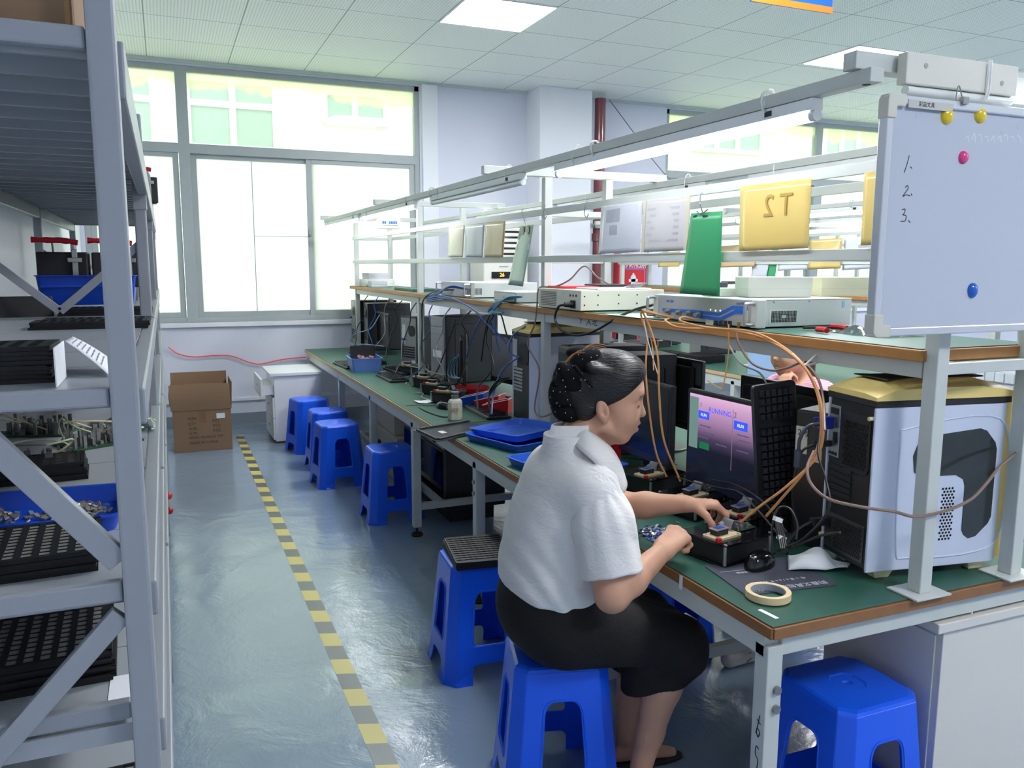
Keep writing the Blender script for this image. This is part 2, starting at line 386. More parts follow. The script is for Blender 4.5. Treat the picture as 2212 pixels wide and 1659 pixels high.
# ---- the building across the yard
M_fac = mat('pale_render', (226, 228, 214), .9, var=.05, scale=1.5); M_fgl = mat('building_window_glass', (140, 160, 162), .15, var=.2, scale=.7); M_ffr = mat('building_window_frame', (240, 244, 242), .5)
nb = thing('neighbouring_building', 'pale rendered building with window bays seen through the upper panes', 'building', (3, 12.2, 0))
MB().box(-14, 12.2, -1, 24, 12.6, 9).build('wall', M_fac, nb, world=True)
def fwin(x0, x1, z0, z1, mul, tr):
    f = MB(); yf = 12.13; w = .07
    f.box(x0-w, yf, z0-w, x1+w, 12.2, z0); f.box(x0-w, yf, z1, x1+w, 12.2, z1+w); f.box(x0-w, yf, z0, x0, 12.2, z1); f.box(x1, yf, z0, x1+w, 12.2, z1)
    for m in mul: f.box(m-w*.6, yf, z0, m+w*.6, 12.2, z1)
    if tr: f.box(x0, yf+.012, tr-w*.6, x1, 12.19, tr+w*.6)
    o = f.build('window', M_ffr, nb, world=True); MB().box(x0, 12.17, z0, x1, 12.2, z1).build('pane', M_fgl, o, world=True)
a = at_y(415, 310, 12.2); b = at_y(585, 190, 12.2); c = at_y(502, 250, 12.2); d = at_y(502, 228, 12.2)
fwin(a.x, b.x, a.z, b.z, [c.x], d.z)
fwin(a.x-2.2, a.x-.5, a.z, b.z, [a.x-1.25], d.z)
a = at_y(706, 256, 12.2); b = at_y(825, 215, 12.2); fwin(a.x, b.x, a.z, b.z, [at_y(765, 240, 12.2).x], None)
a = at_y(1500, 318, 12.2); b = at_y(1640, 260, 12.2); fwin(a.x, b.x, a.z, b.z, [at_y(1545, 300, 12.2).x, at_y(1590, 300, 12.2).x], None)
a = at_y(1780, 335, 12.2); b = at_y(1900, 290, 12.2); fwin(a.x, b.x, a.z, b.z, [at_y(1815, 300, 12.2).x, at_y(1850, 300, 12.2).x], None)
MB().box(-14, 8.95, -1.2, 24, 12.2, -1.0).build('yard_paving', mat('paving', (190, 192, 182), .9), nb, world=True)

# ---- daylight
wd = bpy.data.worlds.new('sky'); S.world = wd; wd.use_nodes = True; nt = wd.node_tree; bg = nt.nodes['Background']
bg.inputs['Color'].default_value = (.88, .97, .93, 1); bg.inputs['Strength'].default_value = 2.3
sl = bpy.data.lights.new('sun', 'SUN'); so = bpy.data.objects.new('sun', sl); COL.objects.link(so)
sl.energy = 1.3; sl.angle = math.radians(4); sl.color = (1, .97, .88)
so.rotation_euler = (math.radians(42), 0, math.radians(18))
vs = S.view_settings; vs.view_transform = 'Standard'; vs.look = 'None'; vs.exposure = 1.15; vs.gamma = 1.0; vs.use_curve_mapping = False
cy = S.cycles; cy.max_bounces = 7; cy.diffuse_bounces = 5; cy.glossy_bounces = 3; cy.transmission_bounces = 4; cy.transparent_max_bounces = 10
cy.sample_clamp_indirect = 6; cy.caustics_reflective = False; cy.caustics_refractive = False; cy.use_denoising = True
# ------------------------------------------------------------------ workbenches, shelf frame, lamps
def plate(mb, outline, holes, d0, d1, fn):
    """sheet with holes: outline and holes are 2-D loops, extruded from d0 to d1"""
    from mathutils.geometry import tessellate_polygon
    loops = [outline]+holes; pts = [p for l in loops for p in l]; n = len(pts)
    tris = tessellate_polygon([[Vector((p[0], p[1], 0)) for p in l] for l in loops])
    vs = [fn(u, v, d0) for u, v in pts]+[fn(u, v, d1) for u, v in pts]
    fs = [tuple(t) for t in tris]+[tuple(n+i for i in reversed(t)) for t in tris]; o = 0
    for l in loops:
        m = len(l); fs += [(o+i, o+(i+1) % m, n+o+(i+1) % m, n+o+i) for i in range(m)]; o += m
    return mb.add(vs, fs)
M_steel = mat('bench_steel', (196, 201, 196), .38, var=.05, scale=8)
M_matg = mat('green_bench_mat', (40, 88, 74), .42, var=.10, scale=4, bump=.05, bscale=300, spec=.6)
M_wood = mat('wood_edge', (176, 124, 66), .5, var=.22, scale=14)
M_woodd = mat('worn_brown_edge', (140, 96, 56), .5, var=.25, scale=14); M_woodp = mat('pale_wood_edge', (196, 172, 130), .5, var=.15, scale=14)
M_ply = mat('plywood_edge', (150, 104, 62), .6, var=.25, scale=18)
M_bolt = mat('bolt_metal', (150, 152, 150), .3, .8, var=0)
M_rubber = mat('black_rubber', (30, 30, 32), .6, var=.1)
ZT = .76
def make_bench(label, x0, x1, y0, y1, legs, near=False):
    t = thing('workbench', label, 'workbench', (x0, y0, 0), group='green topped workbenches')
    top = MB().box(x0+.004, y0+.004, .728, x1-.004, y1-.004, .7575).build('worktop', M_ply, t, world=True)
    MB().box(x0+.002, y0+.002, .7575, x1-.002, y1-.002, ZT).build('green_mat', M_matg, top, world=True, bevel=.001)
    e = MB(); e.box(x0-.004, y0, .727, x0+.004, y1, .756); e.box(x1-.004, y0, .727, x1+.004, y1, .756)
    e.box(x0+.004, y0-.004, .727, x1-.004, y0+.004, .756)
    e.build('wood_edging', M_woodd if near else M_woodp, top, world=True, bevel=.002)
    a = MB(); zt, zb = .727, .668
    for xx in (x0+.004, x1-.05): a.box(xx, y0+.03, zb, xx+.045, y1-.03, zt)
    for yy in legs: a.box(x0+.05, yy-.02, zb+.002, x1-.05, yy+.02, zt-.001)
    a.build('apron', M_steel, t, world=True, bevel=.002)
    for yy in legs:
        for xx in (x0+.028, x1-.028):
            lg = MB().box(xx-.024, yy-.024, .055, xx+.024, yy+.024, .70).build('leg', M_steel, t, world=True, bevel=.003)
            MB().cyl((xx, yy, .01), (xx, yy, .056), .007, n=10).lathe([(.034, 0), (.036, .008), (.03, .016), (.012, .02)], 20, (xx, yy, 0)).build('levelling_foot', M_rubber, lg, world=True, smooth=True)
        if yy > 1.6: MB().box(x0+.05, yy-.018, .16, x1-.05, yy+.018, .20).build('cross_rail', M_steel, t, world=True, bevel=.002)
    for (a_, b_) in list(zip(legs, legs[1:]))[1 if near else 0:]:
        MB().box(x0+.17, a_+.018, .162, x0+.205, b_-.018, .198).build('long_rail', M_steel, t, world=True, bevel=.002)
    return t
bench = make_bench('near green workbench with a bare brown wooden edge, where the person in white works', 1.305, 2.665, 1.475, 4.19, [1.515, 2.40, 3.56], near=True)
bench_far = make_bench('far green workbench reaching the window wall, with tower computers and keyboards', 1.305, 2.665, 4.20, 8.60, [4.63, 5.72, 6.86, 8.4])
for z in (.585, .535): MB().cyl((1.340, 1.4925, z), (1.340, 1.482, z), .011, n=12).build('bolt', M_bolt, bench, world=True, smooth=True)
for z in (.60, .545): MB().cyl((1.3095, 3.56, z), (1.300, 3.56, z), .010, n=12).build('bolt', M_bolt, bench, world=True, smooth=True)
# handwriting on the near leg (a number and a sign in black marker)
M_ink = mat('marker_ink', (24, 26, 34), .5, var=0)
hw = MB(); fn = lambda u, v, d: (1.3085-d, 1.53-u, v)
# stroke positions on the leg's aisle face
for st in ([(.012, .50), (.026, .492)], [(.022, .515), (.016, .485), (.010, .462)], [(.014, .478), (.024, .470), (.018, .455), (.012, .466)],
           [(.024, .425), (.014, .428), (.012, .405), (.022, .395), (.020, .372), (.012, .34), (.010, .318)]):
    ribbon(hw, st, .0028, fn)
hw.build('handwriting', M_ink, bench, world=True)

def make_shelf_frame(label):
    t = thing('shelf_frame', label, 'shelf frame', (1.81, 1.5, ZT), group='steel shelf frames on the benches')
    Y = [1.50, 3.85, 6.12, 8.37]; pw = .021
    for y in Y:
        for x in (1.815, 2.165):
            p = MB().box(x-pw, y-pw, ZT+.004, x+pw, y+pw, 2.062).build('post', M_steel, t, world=True, bevel=.003)
            MB().box(x-.062, y-.05, ZT, x+.062, y+.05, ZT+.005).build('base_plate', M_steel, p, world=True, bevel=.001)
        MB().box(1.465, y-.02, 2.064, 2.515, y+.02, 2.104).build('arm', M_steel, t, world=True, bevel=.002)
        for z in (1.868, 1.632, 1.345): MB().box(1.837, y-.014, z, 2.143, y+.014, z+.03).build('cross_tie', M_steel, t, world=True, bevel=.002)
    for x, nm in ((1.787, 'hanging_rail'), (2.193, 'hanging_rail')):
        MB().box(x-.006, 1.46, 1.872, x+.006, 8.40, 1.905).build(nm, M_steel, t, world=True, bevel=.002)
        MB().box(x-.006, 1.46, 1.637, x+.006, 8.40, 1.67).build('guard_rail', M_steel, t, world=True, bevel=.002)
    x0, x1 = 1.80, 2.235
    b = MB()
    for x in (x0+.0, x1-.02): b.box(x, 1.53, 1.333, x+.02, 8.42, 1.377)
    b.build('shelf_beam', M_steel, t, world=True, bevel=.002)
    s = MB().box(x0-.012, 1.525, 1.378, x1+.012, 8.56, 1.407).build('shelf_board', M_ply, t, world=True)
    MB().box(x0-.006, 1.53, 1.407, x1+.006, 8.555, 1.410).build('green_mat', M_matg, s, world=True)
    e = MB(); e.box(x0-.024, 1.515, 1.378, x0-.012, 8.56, 1.408); e.box(x1+.012, 1.515, 1.378, x1+.024, 8.56, 1.408); e.box(x0-.012, 1.513, 1.378, x1+.012, 1.525, 1.408)
    e.build('wood_edging', M_wood, s, world=True, bevel=.003)
    return t
shelf = make_shelf_frame('steel shelf frame with posts standing on the nearest green bench')
def make_rail(label, x, y0, y1):
    t = thing('lamp_rail', label, 'lamp rail', (x, y0, 2.03), group='lamp rails over the benches')
    o = MB().box(x-.02, y0, 2.031, x+.02, y1, 2.063).build('channel', M_steel, t, world=True, bevel=.002)
    MB().cyl((x, y0+.03, 2.0308), (x, y0+.03, 2.033), .010, n=14).build('drain_hole', mat('dark_hole', (40, 42, 42), .8, var=0), o, world=True)
    return t
rail_a = make_rail('long grey lamp rail over the aisle edge of the nearest bench', 1.50, 1.45, 8.28)
rail_b = make_rail('grey lamp rail over the far edge of the nearest bench', 2.47, 1.45, 8.28)
clips = MB()
for y in (1.80, 2.74, 4.74):
    pts = [(1.485+.02*math.cos(a), y, 2.048+.026*math.sin(a)) for a in np.linspace(.5, 4.6, 9)]
    clips = MB().tube(pts, .004, 6, 2); clips.build('rail_clip', M_steel, rail_a, world=True, smooth=True)
M_tube = emit('lit_tube', (250, 252, 255), 11.0); M_tubeoff = mat('unlit_tube', (232, 236, 232), .15, var=0, coat=.5); M_tie = mat('cable_tie', (236, 238, 236), .4, var=0)
def make_lamp(label, x, y0, y1, lit=True, group='tube lamps under the lamp rails'):
    L = y1-y0; t = thing('tube_lamp', label, 'tube lamp', (x, y0, 2.02), group=group)
    h = MB(); h.box(-.019, 0, -.020, .019, L, .010); h.build('housing', M_white, t, bevel=.004)
    MB().cyl((0, .015, -.032), (0, L-.015, -.032), .0135, n=14).build('tube', M_tube if lit else M_tubeoff, t, smooth=True)
    for y in (.0, L-.018): MB().cyl((0, y, -.031), (0, y+.018, -.031), .0145, n=14).build('end_cap', M_white, t, smooth=True)
    MB().box(-.0195, L*.10, -.012, -.0205, L*.10+.03, .002).build('rocker_switch', M_rubber, t)
    for y in (L*.12, L*.88):
        pts = [(.022*math.cos(a), y, .008+.04*math.sin(a)*(1.35 if math.sin(a) > 0 else 1)) for a in np.linspace(0, 2*PI, 15)[:-1]]
        MB().tube(pts, .0022, 5, 1, closed=True).build('cable_tie', M_tie, t, smooth=True)
    return t
lamps = [make_lamp('lit tube lamp nearest the whiteboard under the long lamp rail', 1.50, 1.63, 3.08),
         make_lamp('unlit tube lamp under the long lamp rail, second from the whiteboard', 1.50, 3.43, 4.78, False),
         make_lamp('lit tube lamp under the long lamp rail, above the tower computers', 1.50, 5.12, 6.62),
         make_lamp('lit tube lamp at the window end of the long lamp rail', 1.50, 6.76, 8.25)]
for k, (a, b, lit) in enumerate([(1.63, 3.08, False), (3.4, 4.8, True), (5.1, 6.6, True)]):
    make_lamp('tube lamp under the rear lamp rail of the nearest bench, %s from the whiteboard' % ('first', 'second', 'third')[k], 2.47, a, b, lit)
# lamp strapped across the near arm, facing the aisle
t = thing('tube_lamp', 'short white tube lamp strapped across the arm above the whiteboard', 'tube lamp', (1.585, 1.455, 2.06), group='tube lamps under the lamp rails')
MB().box(1.585, 1.448, 2.035, 1.955, 1.476, 2.106).build('housing', mat('aged_white_metal', (214, 213, 202), .4), t, world=True, bevel=.003)
MB().cyl((1.60, 1.462, 2.024), (1.95, 1.462, 2.024), .011, n=12).build('tube', M_tubeoff, t, world=True, smooth=True)
s_ = MB()
for x, z in ((1.645, 2.079), (1.90, 2.062)): s_.cyl((x, 1.447, z), (x, 1.4485, z), .006, n=10)
s_.build('screw', M_bolt, t, world=True)
for x in (1.845, 1.853):
    MB().tube([(x, 1.444, 2.11), (x, 1.443, 2.07), (x-.002, 1.444, 2.028), (x-.01, 1.452, 2.016)], .0022, 5, 3).build('cable_tie', M_tie, t, world=True, smooth=True)
t = thing('tube_lamp', 'white tube lamp on the near arm right of the strapped lamp', 'tube lamp', (1.97, 1.455, 2.06), group='tube lamps under the lamp rails')
MB().box(1.965, 1.462, 2.047, 2.50, 1.478, 2.088).build('housing', M_steel, t, world=True, bevel=.003)
MB().cyl((1.97, 1.462, 2.035), (2.48, 1.462, 2.035), .0125, n=12).build('tube', M_tube, t, world=True, smooth=True)

# second and third rows of benches
bench2 = dup(bench, (4.205, 1.125, 0), label='green workbench of the middle row, holding black component trays')
bench2f = dup(bench_far, (4.205, 3.85, 0), label='green workbench at the window end of the middle row')
for o in (bench2,):
    for c in KIDS(o):
        if c.name.startswith(('handwriting', 'bolt')): bpy.data.objects.remove(c)
shelf2 = dup(shelf, (4.71, 1.15, ZT), label='steel shelf frame standing on the middle row of benches')
ra2 = dup(rail_a, (4.40, 1.10, 2.03), label='lamp rail over the near edge of the middle bench row')
rb2 = dup(rail_b, (5.37, 1.10, 2.03), label='lamp rail over the far edge of the middle bench row')
dup(lamps[0], (4.40, 4.2, 2.02), label='lit tube lamp over the middle bench row, near the yellow sheets')
dup(lamps[1], (4.40, 6.0, 2.02), label='unlit tube lamp over the middle bench row')
dup(lamps[0], (5.37, 5.0, 2.02), label='lit tube lamp over the far side of the middle bench row')
b3 = dup(bench2, (7.30, 1.125, 0), label='green workbench of the third row near the second window')
b3f = dup(bench2f, (7.30, 3.85, 0), label='green workbench at the window end of the third row')
dup(shelf, (7.81, 1.15, ZT), label='steel shelf frame standing on the third row of benches')
dup(rail_a, (7.50, 1.10, 2.03), label='lamp rail over the third row of benches')
dup(lamps[0], (7.50, 5.4, 2.02), label='lit tube lamp over the third row of benches')
# ------------------------------------------------------------------ storage rack on the left
M_rack = mat('rack_steel', (147, 152, 159), .36, var=.05, scale=5, spec=.55)
M_deck = mat('rack_deck', (160, 166, 172), .30, var=.06, scale=4, spec=.6)
RX0, RX1 = -.62, -.066            # upright centre lines
RY = [1.40, 3.30, 5.20, 7.10]
LEV = [.56, .862, 1.105, 1.428, 1.955]
rack = thing('storage_rack', 'tall grey steel storage rack along the left wall', 'storage rack', (RX1, RY[0], 0))
for y in RY:
    for x in (RX0, RX1):
        MB().box(x-.02, y-.02, 0, x+.02, y+.02, 2.148).build('upright', M_rack, rack, world=True, bevel=.005)
def xbeam(y, z, h=.045, w=.022):
    MB().box(RX0+.021, y-w/2, z-h, RX1-.021, y+w/2, z).build('end_beam', M_rack, rack, world=True, bevel=.004)
for z, h_ in ((1.962, .032), (1.432, .030), (1.120, .034)): xbeam(RY[0], z, h_)
xbeam(RY[0]+.03, .900, .030); xbeam(RY[0]+.03, .56, .04)
for y in RY[1:]:
    for z in LEV: xbeam(y, z-.002, .04)
for (za, zb, flip) in ((.80, 1.085, 0), (1.115, 1.40, 1), (.38, .70, 1)):
    p = Vector((RX0, RY[0]-.012, za)); q = Vector((RX1, RY[0]-.012, zb))
    if flip: p.z, q.z = zb, za
    # the two braces in view cross only the half beside the aisle upright
    MB().bar(p+Vector((.02, 0, 0)), q-Vector((.015, 0, 0)), .022, .042, hint=(0, 1, 0)).build('brace', M_rack, rack, world=True, bevel=.003) if False else None
def brace(a, b, w=.042, d=.022):
    a, b = Vector(a), Vector(b); x = (b-a).normalized(); y = Vector((0, 1, 0)); z = x.cross(y)
    m = MB()
    vs = [c+z*(i*w/2)+y*(j*d/2) for c in (a, b) for i, j in ((-1,-1),(1,-1),(1,1),(-1,1))]
    m.add(vs, [(3,2,1,0),(4,5,6,7),(0,1,5,4),(1,2,6,5),(2,3,7,6),(3,0,4,7)]).build('brace', M_rack, rack, world=True, bevel=.002)
p1 = at_y(0, 975, 1.40); p2 = at_y(258, 1212, 1.40); d = (p1-p2).normalized(); brace(p2, p2+d*.62, .036)
p1 = at_y(0, 1622, 1.40); p2 = at_y(262, 1325, 1.40); d = (p1-p2).normalized(); brace(p2, p2+d*.60, .033)
for y in RY[1:]:
    brace((RX1, y, 1.70), (-.345, y, 1.455), .028, .014); brace((RX0, y, 1.70), (-.345, y, 1.455), .028, .014)
    brace((RX1, y, 1.02), (RX0, y, 1.34), .028, .014); brace((RX1, y, .62), (RX0, y, .30), .028, .014)
for k in range(3):
    ya, yb = RY[k]+.02, RY[k+1]-.02
    for z in LEV:
        for x in (RX0, RX1):
            h = .085 if z > 1.9 else .06
            zt = z-.002
            MB().box(x-.017+(.012 if x == RX1 else -.0), ya, zt-h, x+.017+(.012 if x == RX1 else 0), yb, zt).build('side_beam', M_rack, rack, world=True, bevel=.004)
        m = MB(); n = 12 if z > 1.9 else 6; wy = (yb-ya)/n
        for i in range(n):   # deck sheets with turned-down flanges, seen from below as ribs
            y0 = ya+i*wy; m.box(RX0+.018, y0+.002, z-.004, RX1-.006, y0+wy-.002, z)
            m.box(RX0+.018, y0+.002, z-.032, RX1-.02, y0+.008, z-.004); m.box(RX0+.018, y0+wy-.008, z-.032, RX1-.02, y0+wy-.002, z-.004)
        m.build('deck', M_deck, rack, world=True)
    for y, s in ((RY[k], 1), (RY[k+1], -1)):
        for z in LEV[3:]:
            MB().box(RX1-.023, y-.024 if s < 0 else y-.022, z-.14, RX1+.023, y+.024, z+.005).build('beam_bracket', M_rack, rack, world=True, bevel=.002) if k+1 == RY.index(y) or True and y != RY[0] and s < 0 else None

# ---- component trays
M_trayb = mat('black_tray_plastic', (24, 26, 28), .48, var=.12, scale=30, spec=.35)
M_chip = mat('chip_grey', (150, 148, 142), .35, .2, var=.25, scale=60)
ORD = ['topmost', 'second', 'third', 'fourth', 'fifth', 'sixth', 'seventh', 'eighth', 'ninth', 'tenth', 'eleventh', 'twelfth']
TL, TW, TH = .322, .136, .0075
def tray_parts(t, top, cols=11, rows=10, long=TL, wide=TW, chips=True):
    m = MB(); m.box(-long/2, -wide/2, 0, long/2, wide/2, TH*.62)
    if top:
        for a in ((-long/2, -wide/2, long/2, -wide/2+.006), (-long/2, wide/2-.006, long/2, wide/2), (-long/2, -wide/2, -long/2+.008, wide/2), (long/2-.008, -wide/2, long/2, wide/2)):
            m.box(a[0], a[1], TH*.62, a[2], a[3], TH)
        px = (long-.03)/cols
        for i in range(cols+1):
            x = -long/2+.015+i*px; m.box(x-.0055, -wide/2+.006, TH*.62, x+.0055, wide/2-.006, TH)
        py = (wide-.02)/rows
        for j in range(rows+1):
            y = -wide/2+.010+j*py; m.box(-long/2+.008, y-.0012, TH*.62, long/2-.008, y+.0012, TH*.95)
    else:
        m.box(-long/2, -wide/2, TH*.62, long/2, -wide/2+.006, TH*.92); m.box(-long/2, wide/2-.006, TH*.62, long/2, wide/2, TH*.92)
        m.box(-long/2, -wide/2, TH*.62, -long/2+.008, wide/2, TH*.92); m.box(long/2-.008, -wide/2, TH*.62, long/2, wide/2, TH*.92)
    m.build('tray_body', M_trayb, t)
    if top and chips:
        c = MB(); px = (long-.03)/cols; py = (wide-.02)/rows
        for i in range(cols):
            for j in range(rows):
                x = -long/2+.015+(i+.5)*px; y = -wide/2+.010+(j+.5)*py
                c.box(x-px/2+.0055, y-py/2+.0015, TH*.6, x+px/2-.0055, y+py/2-.002, TH*.78)
        o = c.build('chip_row', M_chip, t); o['kind'] = 'stuff'
_proto = {}
def tray_stack(x, y, z, n, where, rz=0.0, jig=.004, group=None, chips=True, scale=(1, 1)):
    global _proto
    group = group or 'component trays stacked '+where
    for k in range(n):
        top = k == n-1; key = (top, chips, scale)
        ordn = ORD[n-1-k]
        lab = ('topmost black tray of the stack %s' if top else 'black tray, '+ordn+' from top of the stack %s') % where
        loc = (x+random.uniform(-jig, jig), y+random.uniform(-jig, jig), z+k*TH); r = rz+random.uniform(-.02, .02)
        if key not in _proto:
            t = thing('component_tray', lab, 'component tray', loc, r, group); tray_parts(t, top, chips=chips, long=TL*scale[0], wide=TW*scale[1]); _proto[key] = t
        else: dup(_proto[key], loc, r, lab, group)
# ------------------------------------------------------------------ things on the rack
M_paper = mat('white_paper', (232, 234, 240), .7, var=.02); M_card = mat('brown_cardboard', (140, 112, 86), .8, var=.07, scale=7, bump=.04, bscale=60)
M_binblue = mat('blue_bin_plastic', (18, 72, 190), .35, var=.05); M_red = mat('red_grip', (196, 28, 40), .35, var=.06); M_chrome = mat('zinc_plated', (176, 176, 170), .28, .9, var=.05)
M_black = mat('black_plastic', (34, 35, 39), .34, var=.10, scale=14, spec=.55); M_matblack = mat('matt_black', (34, 35, 38), .55, var=.12, scale=10)
M_cream = mat('bakelite_cream', (222, 204, 164), .45, var=.06); M_pcb = mat('green_circuit_board', (38, 74, 52), .4, var=.15, scale=40); M_ribbon = mat('grey_ribbon_cable', (138, 138, 144), .4, var=.08)
M_silver = mat('brushed_silver', (190, 192, 194), .3, .85, var=.04); M_acryl = mat('dark_acrylic', (14, 14, 16), .10, var=.05, spec=.6); M_bluechip = mat('blue_screen_film', (40, 84, 200), .3, var=.2, scale=50)
M_label = mat('paper_label', (214, 208, 186), .6, var=.05)
def comps(m, x0, y0, x1, y1, z, n, hmax=.014, seed=1):
    r = random.Random(seed)
    for i in range(n):
        w, d, h = r.uniform(.003, .014), r.uniform(.003, .012), r.uniform(.002, hmax); x = r.uniform(x0, x1-w); y = r.uniform(y0, y1-d); m.box(x, y, z, x+w, y+d, z+h)
    return m
def make_fixture(label, cover=True):
    """black two-plate test fixture: standoffs, cream socket plate with a blue-windowed module, ribbon and a bare circuit board"""
    t = thing('test_fixture', label, 'test fixture', group='black test fixtures'); L, D, H = .215, .18, .068
    MB().prism(rounded(L, D, .012), 0, .006).build('base_plate', M_acryl, t, bevel=.001)
    MB().prism(rounded(L, D, .012), H-.006, H).build('top_plate', M_acryl, t, bevel=.001)
    MB().box(-L/2+.014, -D/2+.014, .006, L/2-.014, D/2-.014, H-.006).build('inner_housing', M_matblack, t)
    for sx in (-1, 1):
        for sy in (-1, 1):
            x, y = sx*(L/2-.008), sy*(D/2-.008); o = MB().cyl((x, y, .006), (x, y, H-.006), .0052, n=12).build('standoff', M_silver, t, smooth=True)
            MB().cyl((x, y, H), (x, y, H+.002), .005, n=10).build('screw_head', M_silver, o, smooth=True)
    c = MB(); plate(c, rounded(.105, .062, .006), [], 0, .007, lambda u, v, d: (u-.045, v-.022, H+d)); cp = c.build('socket_plate', M_cream, t, bevel=.001)
    h = MB()
    for x, y in ((-.088, -.046), (-.003, -.046), (-.003, .002), (-.088, .002)): h.cyl((x, y, H+.0069), (x, y, H+.0076), .003, n=10)
    h.build('screw_hole', M_matblack, cp)
    md = MB().box(-.078, -.034, H+.007, -.030, -.004, H+.024).build('module_socket', M_matblack, t, bevel=.002)
    MB().box(-.082, -.036, H+.024, -.026, -.002, H+.027).build('socket_lid', M_silver, md, bevel=.001)
    MB().box(-.070, -.028, H+.027, -.040, -.010, H+.0278).build('blue_window', M_bluechip, md)
    MB().cyl((-.094, -.052, H), (-.094, -.052, H+.010), .009, n=16).build('red_button', M_red, t, smooth=True)
    def rb(u, v): a = PI*(1.05-u*1.05); return (-.008+.030*u+.0*v, -.010+.040*(v-.3), H+.012+.026*math.sin(a))
    MB().grid(rb, 14, 4).build('ribbon_cable', M_ribbon, t, smooth=True, solid=.0012)
    MB().cyl((-.020, .012, H+.016), (.014, .018, H+.022), .009, n=14).build('ribbon_roll', M_ribbon, t, smooth=True)
    b = MB().box(.020, -.030, H+.002, .100, .050, H+.004).build('circuit_board', M_pcb, t)
    comps(MB(), .022, -.028, .098, .048, H+.004, 70, .012, 3).build('board_components', mat('mixed_components', (128, 128, 126), .35, .3, var=.6, scale=90), b)['kind'] = 'stuff'
    return t
fix0 = make_fixture('black test fixture with red button in front of the seated person\'s hands')
fix0.location = (1.525, 1.945, ZT); fix0.rotation_euler = (0, 0, math.radians(12))
def make_clamp(label):
    """black nest box closed by a toggle clamp with a red grip"""
    t = thing('clamp_fixture', label, 'clamp fixture', group='black clamp fixtures')
    MB().box(-.09, -.06, 0, .09, .06, .14).build('nest_box', M_matblack, t, bevel=.006)
    p = MB(); p.box(.035, -.075, .01, .055, -.062, .15); p.box(.02, -.078, .10, .07, -.060, .118); p.cyl((.045, -.07, .15), (.045, -.07, .19), .006)
    pl = p.build('clamp_post', M_chrome, t, bevel=.002)
    MB().tube([(.045, -.07, .185), (.0, -.07, .192), (-.03, -.07, .19)], .005, 8, 3).cyl((-.03, -.07, .19), (-.03, -.05, .14), .004).build('clamp_arm', M_chrome, t, smooth=True)
    MB().tube([(.06, -.07, .176), (.0, -.07, .184), (-.10, -.07, .186)], lambda u: .011+.002*math.sin(u*20), 10, 4).build('red_grip', M_red, t, smooth=True)
    return t

# level 3 (eye height)
z3 = LEV[3]
c = at_z(118, 827, z3); tray_stack(c.x-TL/2, c.y+TW/2+.005, z3, 8, 'beside the white sheet', 0, group='trays stacked beside the white sheet on the rack')
st = thing('paper_sheet', 'white printed sheet leaning on the tray stack at eye height on the rack', 'paper', c+Vector((.02, .06, 0)), group='white sheets on the rack')
qa, qb, qd = at_y(140, 737, 1.62), at_y(158, 727, 1.76), at_z(238, 812, z3+.003); qc = at_y(245, 780, qd.y+.14)
def sheet(u, v):
    a = qa.lerp(qb, v); b = qd.lerp(qc, v); p = a.lerp(b, u); p.z += .003*math.sin(PI*u); return p
MB().grid(sheet, 10, 4).build('sheet', M_paper, st, world=True, smooth=True, solid=.0006)
tc_ = thing('paper_sheet', 'white card standing against the end of the tray stack beside the leaning sheet', 'paper', c, 0, 'white sheets on the rack')
MB().cbox(c+Vector((.010, .0, .032)), (.002, TW, .062)).build('card', M_paper, tc_, world=True)
pl = MB()
for k in range(7):
    for j in range(3):
        u, v = .14+k*.11, .2+j*.24
        p = sheet(u, v)+Vector((0, -.0004, .0012)); q = sheet(u, v+.16)+Vector((0, -.0004, .0012)); pl.bar(p, q, .0007, .004)
pl.build('printed_lines', mat('print_grey', (150, 152, 165), .7, var=0), st, world=True)['kind'] = 'stuff'
for k, (y, n) in enumerate(((2.82, 3), (3.06, 2))):
    tray_stack(-.21, y, z3, n, '%s behind the white sheet' % ('close', 'farther')[k])
tray_stack(-.21, 3.52, z3, 4, 'under the deep blue bin', .0)
tray_stack(-.55+.02, 3.52, z3, 4, 'under the blue bin on the rack, left stack', .0) if False else None
bin_ = thing('storage_bin', 'deep blue plastic bin holding clamp fixtures on the rack', 'bin', (-.28, 3.75, z3+.0), group='blue bins on the rack')
bx = MB().tray(.35, .26, .112, .012, .004, .006, .02).move((0, 0, 0)).build('bin_body', M_binblue, bin_, smooth=True)
MB().box(-.160, -.132, .07, .160, -.125, .078).build('rib', M_binblue, bx)
bin_.location.z = z3+.034
for k in range(2):   # the bin stands on two tray stacks
    pass
cf = make_clamp('black clamp fixture with red grip, left one in the blue bin'); cf.location = (-.365, 3.75, z3+.10)
dup(cf, (-.175, 3.76, z3+.10), .05, 'black clamp fixture with red grip, right one in the blue bin')
dup(cf, (-.50, 3.60, z3), 1.2, 'dark clamp fixture lying at the left edge behind the brace').rotation_euler = (1.45, 0, .2)
for k, (y, z) in enumerate(((4.6, z3), (5.0, z3), (5.9, z3), (4.3, LEV[2]), (4.9, LEV[2]), (6.0, LEV[2]))):
    dup(cf, (-.20, y, z), PI/2, 'black clamp fixture on the rack behind the second upright, %s' % ('at eye height, nearest', 'at eye height, middle', 'at eye height, farthest', 'one shelf lower, nearest', 'one shelf lower, middle', 'one shelf lower, farthest')[k])
dup(cf, (-.10, 5.05, LEV[4]), .1, 'clamp fixture with red grip on the rack top')
